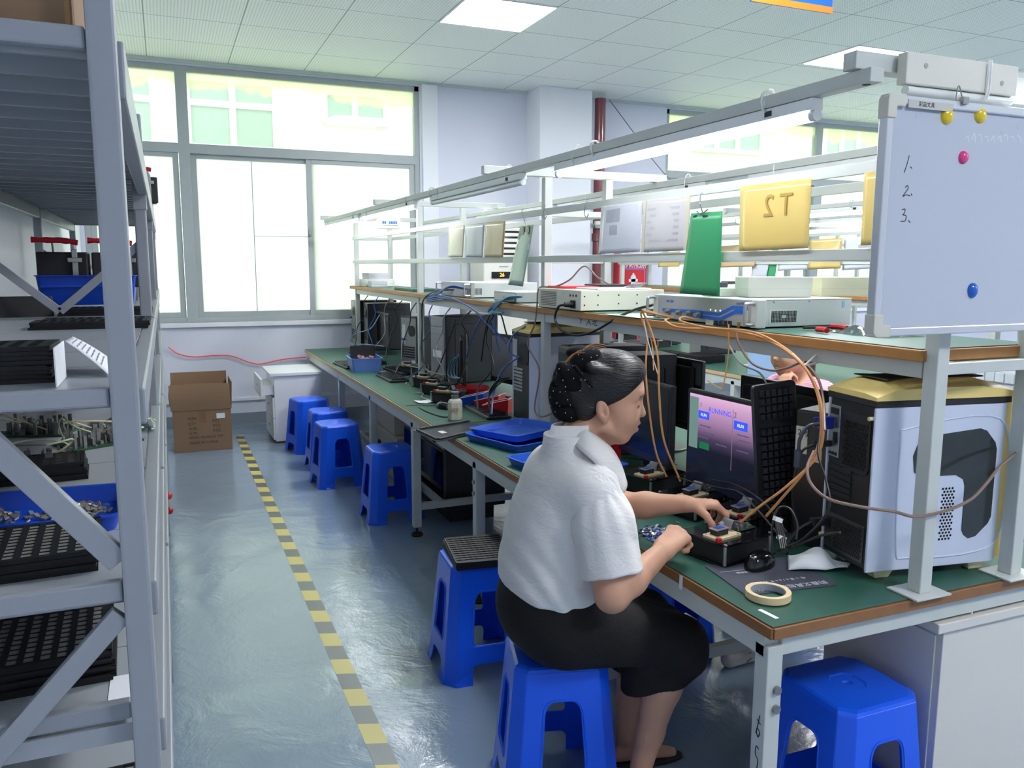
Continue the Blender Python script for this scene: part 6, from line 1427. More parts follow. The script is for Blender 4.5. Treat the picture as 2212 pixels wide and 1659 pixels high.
t, f = hang('mirror_strip', 'narrow tilted glossy green strip hanging from a wire hook', 'strip', ((1124, 489), (1153, 485), (1130, 619), (1098, 615)), 1.765, mat('pale_green_film', (176, 206, 186), .16, var=.08, coat=.8), None, .002, .002)
blocks(t, f, ((.02, .02, .98, .22),), mat('dark_green_print', (52, 110, 80), .2, var=.2, coat=.6)); blocks(t, f, ((.05, .30, .98, .40),), M_paper, 'white_band'); hook(t, at_x(1133, 456, XH), at_x(1137, 488, 1.762))
c = MB()
for px in (.28, .66): p = f(px, .07); c.prism([(p.y+.02*math.cos(k*PI/8), p.z+.024*math.sin(k*PI/8)) for k in range(16)], 0, .002, lambda u, v, d: (1.7615-d, u, v))
c.build('pale_disc', M_label, t, world=True)
hang('document_sleeve', 'cream sleeve on the hanging rail, leftmost of three in front of the air conditioner', 'document sleeve', ((970, 490), (1004, 487), (1001, 556), (968, 556)), XH, mat('cream_sleeve', (226, 220, 192), .25, coat=.5), 'sleeves on the hanging rail')
hang('document_sleeve', 'white sleeve on the hanging rail, middle of three in front of the air conditioner', 'document sleeve', ((1006, 486), (1047, 482), (1044, 556), (1005, 556)), XH, M_sleeve, 'sleeves on the hanging rail')
hang('document_sleeve', 'tan sleeve on the hanging rail, rightmost of three in front of the air conditioner', 'document sleeve', ((1048, 481), (1092, 477), (1088, 556), (1046, 556)), XH, M_amb, 'sleeves on the hanging rail')
for (px, py), lab in (((1180, 452), 'empty wire hook on the hanging rail beside the post'), ((1270, 446), 'looped wire hook on the hanging rail left of the pictured sleeve')):
    p = at_x(px, py, XH); o = MB().tube([p+Vector((-.004, 0, .02)), p+Vector((-.012, 0, 0)), p+Vector((-.012, .01, -.03)), p+Vector((-.012, -.01, -.05)), p+Vector((-.012, -.03, -.035))], .002, 6, 5).build('wire_hook', M_bolt, smooth=True); tag(o, lab, 'hook', 'wire hooks on the hanging rail')
# sheets on the second and third rows
X2 = 4.672
for q, m, nm, lab in ((((1424, 546), (1470, 543), (1468, 576), (1422, 577)), M_yel, 'yellow_sheet', 'yellow sheet on the middle bench row, left of the green board'),
    (((1556, 532), (1634, 526), (1630, 576), (1556, 578)), M_amb, 'yellow_sheet', 'amber sheet on the middle bench row behind the T2 sheet, left'),
    (((1750, 518), (1820, 514), (1816, 580), (1746, 582)), mat('ochre_sleeve', (204, 180, 110), .2, var=.25, coat=.6), 'yellow_sheet', 'crinkled ochre sheet on the middle bench row right of the T2 sheet')):
    hang(nm, lab, 'sheet', q, X2, m, 'yellow sheets on the middle row', .003, .004)
for q, lab in ((((1634, 540), (1668, 538), (1655, 600), (1622, 602)), 'white sheet hanging askew on the middle row below the T2 sheet'), (((1684, 538), (1748, 532), (1744, 582), (1680, 585)), 'white printed sheet on the middle row below the T2 sheet'), (((1824, 514), (1890, 508), (1886, 580), (1820, 584)), 'white sleeve on the middle row beside the whiteboard')):
    t, f = hang('document_sleeve', lab, 'document sleeve', q, X2+.02, M_sleeve, 'sleeves on the middle row'); blocks(t, f, ((.5, .25, .95, .36),), M_faint)
hang('green_board', 'narrow green board on the middle row beside the white sheets', 'board', ((1664, 540), (1682, 538), (1674, 600), (1655, 602)), X2+.03, mat('green_hardboard', (58, 158, 104), .35, var=.05), None, .004, .001)
# breaker box at the window end
p, q = at_y(818, 494, 7.6), at_y(865, 463, 7.6)
t = thing('breaker_box', 'cream breaker box with blue switches near the window end of the lamp rail', 'breaker box', ((p.x+q.x)/2, 7.6, p.z)); MB().box(p.x, 7.6, p.z, q.x, 7.68, q.z).build('enclosure', mat('cream_enclosure', (222, 216, 196), .4), t, world=True, bevel=.006)
w = q.x-p.x; h = q.z-p.z; dr = MB().box(p.x+w*.12, 7.594, p.z+h*.25, q.x-w*.10, 7.601, p.z+h*.62).build('door', M_paper, t, world=True, bevel=.001)
for k in range(7):
    if k == 2: continue
    x = p.x+w*(.17+.098*k); MB().box(x, 7.588, p.z+h*.34, x+w*.062, 7.595, p.z+h*.52).build('switch', M_stripe, dr, world=True)
# overhead sign (only its lower edge is in view)
a, b = at_y(1622, 3, 3.6), at_y(1796, 28, 3.6)
t = thing('ceiling_sign', 'blue sign with an orange lower border hanging from the ceiling', 'sign', ((a.x+b.x)/2, 3.6, a.z), 0)
MB().box(a.x, 3.597, a.z+.002, b.x, 3.610, ZC-.12).build('board', mat('sign_blue', (30, 104, 205), .4, var=.02), t, world=True); MB().box(a.x, 3.592, a.z, b.x, 3.597, a.z+.032).build('orange_border', mat('sign_orange', (240, 132, 40), .4, var=.02), t, world=True)
for x in (a.x+.1, b.x-.1): MB().cyl((x, 3.603, ZC-.13), (x, 3.603, ZC), .003, n=6).build('hanging_wire', M_bolt, t, world=True)
# ---- whiteboard
YW = 1.435
x0, x1, zb, zt = at_y(1883, 700, YW).x, 2.42, at_y(1890, 727, YW).z, at_y(1918, 203, YW).z
x0 = at_y(1896, 470, YW).x
t = thing('whiteboard', 'white marker board with numbered lines hanging at the bench end', 'whiteboard', ((x0+x1)/2, YW, zb))
M_wb = mat('whiteboard_enamel', (188, 194, 206), .16, var=.02, scale=2, spec=.5); M_wf = mat('board_frame', (206, 209, 214), .3, .3, var=.03)
MB().box(x0+.012, YW-.002, zb+.012, x1-.012, YW+.012, zt-.012).build('panel', M_wb, t, world=True)
fr = MB()
for a in ((x0, zb, x1, zb+.020), (x0, zt-.020, x1, zt), (x0, zb+.02, x0+.020, zt-.02), (x1-.02, zb+.02, x1, zt-.02)): fr.box(a[0], YW-.009, a[1], a[2], YW+.016, a[3])
fr.build('frame', M_wf, t, world=True, bevel=.003)
M_corner = mat('corner_cap', (206, 204, 190), .45, var=.03)
for cx, cz, sx, sz in ((x0, zb, 1, 1), (x0, zt, 1, -1), (x1, zb, -1, 1), (x1, zt, -1, -1)):
    m = MB(); L, w = .052, .026; P = [(0, 0)]; pts = [(-.002, .016), (.016, -.002), (L, -.002), (L, w), (w+.002, w), (w, w+.002), (w, L), (-.002, L)]
    pts = [(.016*(1-math.sin(k*PI/12))-.002, .016*(1-math.cos(k*PI/12))-.002) for k in range(7)][::-1]+pts[2:]
    pl_ = [(cx+sx*u, cz+sz*v) for u, v in pts]
    if sx*sz < 0: pl_ = pl_[::-1]
    m.prism(pl_, 0, .030, lambda u, v, d: (u, YW-.012+d, v)); m.build('corner_cap', M_corner, t, world=True, bevel=.002)
a, b = at_y(1962, 222, YW-.009), at_y(2058, 230, YW-.009)
lb = MB().box(a.x, YW-.0105, a.z-.010, b.x, YW-.009, a.z+.008).build('maker_label', mat('silver_label', (190, 190, 184), .4), t, world=True)
text_mesh('label_print', '彩益文具', M_ink, .0125, lb, basis(((a.x*.6+b.x*.4), YW-.0107, a.z-.001), (1, 0, 0), (0, 0, 1)), .0003)
bf = lambda u, v, d: (u, YW-.0021-d, v)
def W(px, py): p = at_y(px, py, YW-.002); return (p.x, p.z)
wr = MB()
for st in ([(1964, 336), (1959, 355), (1953, 373)], [(1966, 360), (1970, 364)], [(1955, 405), (1960, 401), (1961, 408), (1950, 424), (1957, 421), (1966, 423)], [(1968, 418), (1970, 423)],
           [(1948, 453), (1955, 452), (1953, 461), (1950, 464), (1957, 466), (1955, 477), (1945, 478)], [(1962, 476), (1966, 481)]):
    ribbon(wr, [W(*q) for q in st], .0022, bf, .0003)
wr.build('handwritten_numbers', M_ink, t, world=True)
sm = MB(); r = random.Random(12)
for k in range(9):
    x = 2085+k*14; ribbon(sm, [W(x, 300+r.uniform(-8, 8)), W(x+6, 292+r.uniform(-6, 6)), W(x+8, 308)], .0010, bf, .0002)
sm.build('old_marks', mat('pale_marks', (236, 240, 246), .3), t, world=True)
sm = MB()
for q in ((1978, 246), (2162, 282), (2197, 272)): ribbon(sm, [W(*q), W(q[0]+1, q[1]+8)], .0012, bf, .0002)
sm.build('smudge', mat('smudge_grey', (160, 166, 180), .5), t, world=True)
def magnet(label, px, py, r, m, drop=False):
    p = at_y(px, py, YW-.002); t = thing('board_magnet', label, 'magnet', p, 0, 'round magnets on the whiteboard'); m_ = MB(); n = 22
    for i in range(7):
        pass
    vs = []; R = 7
    for i in range(R+1):
        a = PI/2*i/R
        for k in range(n):
            b = 2*PI*k/n; rr = r*math.cos(a)*(1.0 if not drop else 1+.28*max(0, -math.sin(b))**3); vs.append((rr*math.cos(b), -.011*math.sin(a), rr*math.sin(b)*1.0))
    fs = [(i*n+k, i*n+(k+1) % n, (i+1)*n+(k+1) % n, (i+1)*n+k) for i in range(R) for k in range(n)]+[tuple(range(n))]
    m_.add(vs, fs).build('dome', m, t, smooth=True, shade_angle=80)
    MB().cyl((0, 0, 0), (0, -.002, 0), r*1.02, n=22).build('base', m, t); return t
My = mat('magnet_yellow', (226, 196, 24), .18, var=.02, spec=.6); Mp = mat('magnet_pink', (232, 70, 140), .18, var=.02, spec=.6); Mbl = mat('magnet_blue', (20, 96, 196), .18, var=.02, spec=.6)
magnet('yellow round magnet at the top of the whiteboard, left of two', 2045, 251, .0185, My); magnet('yellow round magnet at the top of the whiteboard, right of two', 2117, 249, .0185, My); magnet('pink round magnet on the whiteboard', 2080, 340, .0148, Mp); magnet('blue drop-shaped magnet low on the whiteboard', 2100, 626, .0165, Mbl, True)
w_ = MB(); a = at_y(2075, 213, YW-.01)
w_.tube([a+Vector((-.01, .004, -.004)), a+Vector((0, .01, .025)), a+Vector((.008, .012, .03)), a+Vector((.012, .004, -.002))], .0016, 6, 4).build('hanging_wire', M_bolt, t, world=True, smooth=True)
MB().cbox(a+Vector((.012, 0, -.004)), (.018, .012, .016)).build('hanging_clip', M_bolt, t, world=True)
# ---- middle bench row
def b2(px, py): return at_z(px, py, ZT)
p = b2(1530, 788); tray_stack(p.x+.02, p.y+.22, ZT, 9, 'at the right on the middle bench', PI/2, group='trays on the middle bench row'); tray_stack(p.x-.0+.02+.15, p.y+.24, ZT, 9, 'at the left on the middle bench', PI/2, group='trays on the middle bench row')
tray_stack(p.x+.02, p.y+.58, ZT, 8, 'at the rear on the middle bench', PI/2, group='trays on the middle bench row')
for k, (px, py, rz) in enumerate(((1400, 752, 12), (1330, 735, 5), (1690, 770, 0))):
    p = b2(px, py); dup(t2 if False else fix0, (p.x+.2, p.y+.1, ZT), math.radians(rz), 'black test fixture on the middle bench row, %s' % ('left of the tray stacks', 'far left under the shelf', 'right of the tray stacks')[k])
for k, (x, y) in enumerate(((4.80, 3.1), (4.78, 6.6), (4.82, 7.6), (4.8, 2.3))):
    black_tower('black tower computer on the middle bench row, %s' % ('behind the person in pink', 'under the far shelf', 'at the window end', 'nearest the camera')[k], (x, y, ZT), 0, .42)
t = thing('blue_sheet', 'pale blue plastic sheet standing on the middle bench row', 'sheet', (4.3, 4.9, ZT)); a, b, c, d = at_x(1618, 762, 4.26), at_x(1682, 765, 4.26), at_x(1676, 818, 4.26), at_x(1614, 808, 4.26)
MB().add([a, b, c, d, a+Vector((.01, 0, 0)), b+Vector((.01, 0, 0)), c+Vector((.01, 0, 0)), d+Vector((.01, 0, 0))], [(0,1,2,3),(7,6,5,4),(0,4,5,1),(1,5,6,2),(2,6,7,3),(3,7,4,0)]).build('sheet', mat('pale_blue_plastic', (160, 192, 232), .4), t, world=True)
t = thing('drawer_organiser', 'grey organiser with clear drawers behind the near white tower', 'organiser', (3.3, 2.0, ZT))
a, b = at_x(2062, 838, 3.0), at_x(2200, 795, 3.0)
Lx = thing
M_clear = clear_glass('clear_drawer', (.82, .88, .9), gl=.2)
ct = at_y(2120, 815, 2.35); MB().box(2.95, 2.3, ZT, 3.75, 2.5, 1.14).build('cabinet', mat('organiser_grey', (176, 182, 188), .4), t, world=True) if False else None
bpy.data.objects.remove(t)
t = thing('drawer_organiser', 'pale organiser with rows of clear drawers on the middle bench row', 'organiser', (4.40, 3.0, ZT))
ya, yb = at_x(2195, 810, 4.40).y, at_x(2070, 810, 4.40).y; za, zb_ = ZT, at_x(2100, 795, 4.40).z
MB().box(4.40, ya, za, 4.62, yb, zb_).build('cabinet', mat('organiser_grey', (176, 182, 188), .4), t, world=True, bevel=.003)
n = 6
for i in range(n):
    for j in range(4):
        y = ya+(yb-ya)*(i+.08)/n; z = za+(zb_-za)*(j+.10)/4
        MB().box(4.388, y, z, 4.3995, y+(yb-ya)/n*.84, z+(zb_-za)/4*.8).build('drawer', mat('frosted_drawer', (206, 214, 218), .25, var=.15, scale=20), t, world=True)
# ------------------------------------------------------------------ people: smooth-union solids meshed with surface nets
class Solid:
    def __init__(s, lo, hi, h):
        s.lo = np.array(lo, float); s.h = h; s.n = np.ceil((np.array(hi)-s.lo)/h).astype(int)+1; s.f = np.full(tuple(s.n), 1.0, np.float32)
    def _blk(s, lo, hi):
        a = np.clip(np.floor((np.array(lo)-s.lo)/s.h).astype(int), 0, s.n); b = np.clip(np.ceil((np.array(hi)-s.lo)/s.h).astype(int)+1, 0, s.n)
        if np.any(b <= a): return None, None
        ax = [s.lo[i]+s.h*np.arange(a[i], b[i]) for i in range(3)]
        return tuple(slice(a[i], b[i]) for i in range(3)), np.meshgrid(*ax, indexing='ij', sparse=True)
    def _mix(s, sl, d, k, op):
        f = s.f[sl]
        if op == 'u':
            if k > 0: hh = np.clip(.5+.5*(f-d)/k, 0, 1); r = f*(1-hh)+d*hh-k*hh*(1-hh)
            else: r = np.minimum(f, d)
        else:
            d = -d if op == 's' else d
            if k > 0: hh = np.clip(.5-.5*(f-d)/k, 0, 1); r = f*(1-hh)+d*hh+k*hh*(1-hh)
            else: r = np.maximum(f, d)
        s.f[sl] = r
    def cone(s, a, b, ra, rb=None, k=.02, op='u'):
        rb = ra if rb is None else rb; a, b = np.array(a, float), np.array(b, float); m = max(ra, rb)+k+4*s.h+.01
        sl, g = s._blk(np.minimum(a, b)-m, np.maximum(a, b)+m)
        if sl is None: return s
        ab = b-a; L = ab @ ab+1e-12
        t = np.clip(((g[0]-a[0])*ab[0]+(g[1]-a[1])*ab[1]+(g[2]-a[2])*ab[2])/L, 0, 1)
        d = np.sqrt((g[0]-a[0]-t*ab[0])**2+(g[1]-a[1]-t*ab[1])**2+(g[2]-a[2]-t*ab[2])**2)-(ra+(rb-ra)*t)
        s._mix(sl, d.astype(np.float32), k, op); return s
    def chain(s, P, R, k=.02):
        for i in range(len(P)-1): s.cone(P[i], P[i+1], R[i], R[i+1], k)
        return s
    def ell(s, c, r, M=None, k=.02, op='u'):
        c, r = np.array(c, float), np.array(r, float); m = max(r)+k+4*s.h+.01; sl, g = s._blk(c-m, c+m)
        if sl is None: return s
        M = np.eye(3) if M is None else np.array(M); p = [g[0]-c[0], g[1]-c[1], g[2]-c[2]]
        q = [sum(M[i][j]*p[j] for j in range(3))/r[i] for i in range(3)]   # rows of M are the ellipsoid's axes
        k0 = np.sqrt(q[0]**2+q[1]**2+q[2]**2); k1 = np.sqrt((q[0]/r[0])**2+(q[1]/r[1])**2+(q[2]/r[2])**2)+1e-9
        s._mix(sl, (k0*(k0-1)/k1).astype(np.float32), k, op); return s
    def plane(s, p, n, k=.004, op='i'):
        """keep what lies on the side n points away from"""
        n = np.array(n, float); n /= np.linalg.norm(n); p = np.array(p, float); ax = [s.lo[i]+s.h*np.arange(s.n[i]) for i in range(3)]; g = np.meshgrid(*ax, indexing='ij', sparse=True)
        d = (g[0]-p[0])*n[0]+(g[1]-p[1])*n[1]+(g[2]-p[2])*n[2]; s._mix((slice(None),)*3, d.astype(np.float32), k, op); return s
    def cutbox(s, lo, hi, k=.01):
        m = k+3*s.h; sl, g = s._blk(np.array(lo)-m, np.array(hi)+m)
        if sl is None: return s
        c = (np.array(lo)+np.array(hi))/2; hh = (np.array(hi)-np.array(lo))/2
        d = np.maximum(np.maximum(np.abs(g[0]-c[0])-hh[0], np.abs(g[1]-c[1])-hh[1]), np.abs(g[2]-c[2])-hh[2]); s._mix(sl, d.astype(np.float32), k, 's'); return s
    def ripple(s, fn, amp):
        ax = [s.lo[i]+s.h*np.arange(s.n[i]) for i in range(3)]; g = np.meshgrid(*ax, indexing='ij', sparse=True); s.f += (amp*fn(*g)).astype(np.float32); return s
    def build(s, name, m, parent=None, smooth_iter=2):
        f = s.f; f[0] = f[-1] = 1; f[:, 0] = f[:, -1] = 1; f[:, :, 0] = f[:, :, -1] = 1
        neg = f < 0; c = [slice(0, -1), slice(1, None)]; cnt = np.zeros(tuple(s.n-1), np.int8)
        for i in (0, 1):
            for j in (0, 1):
                for k in (0, 1): cnt += neg[c[i], c[j], c[k]]
        I = np.argwhere((cnt > 0) & (cnt < 8)); idx = np.full(tuple(s.n-1), -1, np.int64); idx[I[:, 0], I[:, 1], I[:, 2]] = np.arange(len(I))
        acc = np.zeros((len(I), 3)); num = np.zeros(len(I)); off = [(i, j, k) for i in (0, 1) for j in (0, 1) for k in (0, 1)]
        for a in off:
            for ax in range(3):
                if a[ax]: continue
                b = list(a); b[ax] = 1; A = I+np.array(a); B = I+np.array(b); fa = f[A[:, 0], A[:, 1], A[:, 2]]; fb = f[B[:, 0], B[:, 1], B[:, 2]]
                x = (fa < 0) != (fb < 0); t = np.where(x, fa/np.where(x, fa-fb, 1), 0); p = np.array(a)+0.0; P = np.repeat(p[None], len(I), 0); P[:, ax] += t; acc[x] += P[x]; num[x] += 1
        V = s.lo+s.h*(I+acc/num[:, None]); F = []
        for ax in range(3):
            o1, o2 = [(1, 2), (2, 0), (0, 1)][ax]
            A = [slice(None)]*3; B = [slice(None)]*3; A[ax] = slice(0, -1); B[ax] = slice(1, None); na, nb = neg[tuple(A)], neg[tuple(B)]
            E = np.argwhere(na != nb); E = E[(E[:, o1] > 0) & (E[:, o2] > 0) & (E[:, o1] < s.n[o1]-1) & (E[:, o2] < s.n[o2]-1)]
            fl = na[E[:, 0], E[:, 1], E[:, 2]]; q = []
            for d1, d2 in ((-1, -1), (0, -1), (0, 0), (-1, 0)):
                C_ = E.copy(); C_[:, o1] += d1; C_[:, o2] += d2; q.append(idx[C_[:, 0], C_[:, 1], C_[:, 2]])
            q = np.stack(q, 1); q[~fl] = q[~fl][:, ::-1]; F.append(q)
        F = np.concatenate(F); F = F[(F >= 0).all(1)]
        for _ in range(smooth_iter):
            S_ = np.zeros_like(V); N_ = np.zeros(len(V))
            for i in range(4):
                a, b = F[:, i], F[:, (i+1) % 4]; np.add.at(S_, a, V[b]); np.add.at(N_, a, 1)
            V = V*.5+.5*S_/np.maximum(N_, 1)[:, None]
        me = bpy.data.meshes.new(name); me.vertices.add(len(V)); 
        Vl = V if parent is None else V-np.array(WM(parent).translation)
        me.vertices.foreach_set('co', Vl.astype(np.float32).ravel()); me.loops.add(F.size); me.loops.foreach_set('vertex_index', F.ravel().astype(np.int32))
        me.polygons.add(len(F)); me.polygons.foreach_set('loop_start', np.arange(0, F.size, 4, dtype=np.int32)); me.polygons.foreach_set('use_smooth', np.ones(len(F), bool)); me.update(calc_edges=True); me.validate()
        me.materials.append(m); o = bpy.data.objects.new(name, me); COL.objects.link(o)
        if parent is not None: o.parent = parent
        s.V, s.F = V, F; return o

M_skin = mat('skin', (204, 156, 128), .46, var=.05, scale=18, bump=.04, bscale=350, sss=.12, spec=.4)
M_lip = mat('lips', (190, 118, 110), .4, var=.05); M_nail = mat('nail', (226, 176, 164), .3, var=.03)
def hair_mat(name, col, yaw):
    m = mat(name, col, .36, var=.25, scale=6, spec=.5); nt = m.node_tree; b = nt.nodes['Principled BSDF']; tc = [n for n in nt.nodes if n.type == 'TEX_COORD'][0]
    mp = nt.nodes.new('ShaderNodeMapping'); mp.inputs['Rotation'].default_value = (0, 0, -yaw); mp.inputs['Scale'].default_value = (5, 90, 110); nt.links.new(tc.outputs['Object'], mp.inputs[0])
    n = nt.nodes.new('ShaderNodeTexNoise'); n.inputs['Scale'].default_value = 2.0; n.inputs['Detail'].default_value = 3; n.inputs['Distortion'].default_value = .3; nt.links.new(mp.outputs[0], n.inputs['Vector'])
    bp = nt.nodes.new('ShaderNodeBump'); bp.inputs['Strength'].default_value = .55; bp.inputs['Distance'].default_value = .006; nt.links.new(n.outputs['Fac'], bp.inputs['Height']); nt.links.new(bp.outputs['Normal'], b.inputs['Normal']); return m
def cloth_mat(name, col, crink=.35, rough=.75, fine=60, sheen=0):
    m = mat(name, col, rough, var=.02, sheen=sheen); nt = m.node_tree; b = nt.nodes['Principled BSDF']; tc = [n for n in nt.nodes if n.type == 'TEX_COORD'][0]
    n1 = nt.nodes.new('ShaderNodeTexNoise'); n1.inputs['Scale'].default_value = 9; n1.inputs['Detail'].default_value = 4; n1.inputs['Distortion'].default_value = 1.2
    mp = nt.nodes.new('ShaderNodeMapping'); mp.inputs['Scale'].default_value = (1, 1, 2.2); nt.links.new(tc.outputs['Object'], mp.inputs[0]); nt.links.new(mp.outputs[0], n1.inputs['Vector'])
    n2 = nt.nodes.new('ShaderNodeTexNoise'); n2.inputs['Scale'].default_value = fine; n2.inputs['Detail'].default_value = 3; n2.inputs['Distortion'].default_value = 1.5; nt.links.new(mp.outputs[0], n2.inputs['Vector'])
    ad = nt.nodes.new('ShaderNodeMath'); ad.operation = 'MULTIPLY_ADD'; ad.inputs[1].default_value = .22; nt.links.new(n2.outputs['Fac'], ad.inputs[0]); nt.links.new(n1.outputs['Fac'], ad.inputs[2])
    bp = nt.nodes.new('ShaderNodeBump'); bp.inputs['Strength'].default_value = crink; bp.inputs['Distance'].default_value = .02; nt.links.new(ad.outputs[0], bp.inputs['Height']); nt.links.new(bp.outputs['Normal'], b.inputs['Normal']); return m
V3 = lambda *a: np.array(a, float)
def unit(v): v = np.array(v, float); return v/np.linalg.norm(v)
def head_fn(O, yaw):
    F, Sd = V3(math.cos(yaw), math.sin(yaw), 0), V3(math.sin(yaw), -math.cos(yaw), 0)
    return (lambda r, s, u: np.array(O)+F*r+Sd*s+V3(0, 0, u)), np.array([F, Sd, V3(0, 0, 1)])
def head_solid(B, H, R, ears=(1, -1)):
    """face features in head space: r forward, s sideways, u up from the ear axis; the chin is tucked"""
    B.ell(H(.014, 0, .068), (.103, .076, .088), R, .01).ell(H(.052, 0, -.012), (.058, .061, .082), R, .03)
    B.cone(H(.092, -.030, .045), H(.092, .030, .045), .020, k=.025)
    B.ell(H(.068, 0, -.052), (.030, .034, .030), R, .02).cone(H(.0585, -.006, -.086), H(.0585, .006, -.086), .0205, k=.012)
    for q in (1, -1):
        B.cone(H(.004, .050*q, -.050), H(.050, .020*q, -.082), .022, .018, .025).ell(H(.062, .040*q, -.022), (.034, .024, .034), R, .02)
    B.cone(H(.106, 0, .018), H(.116, 0, -.014), .0075, .0095, .010).cone(H(.1155, 0, -.0195), H(.1155, 0, -.0195), .0102, k=.005)
    for q in (1, -1):
        B.cone(H(.098, .0125*q, -.0235), H(.100, .0115*q, -.0235), .0075, k=.006)
        B.ell(H(.113, .033*q, .020), (.014, .017, .012), R, .014, 's').ell(H(.0915, .033*q, .015), (.0125, .0145, .0115), R, .004)
    B.ell(H(.1005, 0, -.0450), (.0105, .021, .0075), R, .004).ell(H(.0955, 0, -.0660), (.0100, .019, .0082), R, .004).ell(H(.112, 0, -.0555), (.017, .024, .0030), R, .003, 's')
    for q in ears:
        M = np.array([R[0]*.96+R[2]*.28, R[1], R[2]*.96-R[0]*.28])
        B.ell(H(-.004, .077*q, .001), (.0185, .0085, .0315), M, .008).ell(H(-.001, .087*q, .006), (.0105, .0060, .0190), M, .005, 's').ell(H(.000, .0835*q, -.004), (.0075, .0060, .0095), M, .004, 's')
        B.ell(H(.0075, .079*q, -.003), (.0038, .004, .007), M, .003).ell(H(.004, .0755*q, -.028), (.0085, .006, .0085), R, .006)
def hand(B, W, D, N, T, curls, thumb, sc=1.0):
    """palm, four jointed fingers and an opposed thumb. W wrist, D to the knuckles, N back of the hand, T toward the thumb. Returns fingertip frames"""
    D, N, T = unit(D), np.array(N, float), np.array(T, float); N = unit(N-D*(N @ D)); T = unit(T-D*(T @ D)-N*(T @ N)); tips = []
    L = ((.043, .026, .021), (.047, .030, .022), (.043, .028, .021), (.034, .021, .019)); off = (.031, .0105, -.0105, -.030); fwd = (.088, .092, .087, .077)
    for i in range(4):
        m = W+D*fwd[i]*sc+T*off[i]*sc+N*(.004-.003*abs(i-1.2))
        B.cone(W+T*off[i]*.45*sc, m, .0165*sc, .0115*sc, .014); B.cone(m, m, .0118*sc, k=.006); p = m; a = 0; r = .0096 if i < 3 else .0084
        for j in range(3):
            a += math.radians(curls[i][j]); d = D*math.cos(a)-N*math.sin(a)+T*(off[i]*1.0*(1-j*.3)*(curls[i][3] if len(curls[i]) > 3 else .0)); q = p+unit(d)*L[i][j]*sc
            B.cone(p, q, (r-.0006*j)*sc, (r-.0006*(j+1)-.0004)*sc, .004); B.cone(p, p, (r+.0004)*sc, k=.003); p = q
        tips.append((p, unit(d), N*math.cos(a)+D*math.sin(a)))
    b0 = W+D*.018*sc+T*.022*sc; d1, d2, d3 = [unit(D*t[0]+T*t[1]-N*t[2]) for t in thumb]; p1 = b0+d1*.046*sc; p2 = p1+d2*.033*sc; p3 = p2+d3*.026*sc
    B.cone(b0, p1, .0165*sc, .0120*sc, .014).cone(p1, p2, .0112*sc, .0100*sc, .005).cone(p2, p3, .0100*sc, .0080*sc, .004)
    tips.append((p3, d3, unit(np.cross(d3, np.cross(N, d3))))); return tips
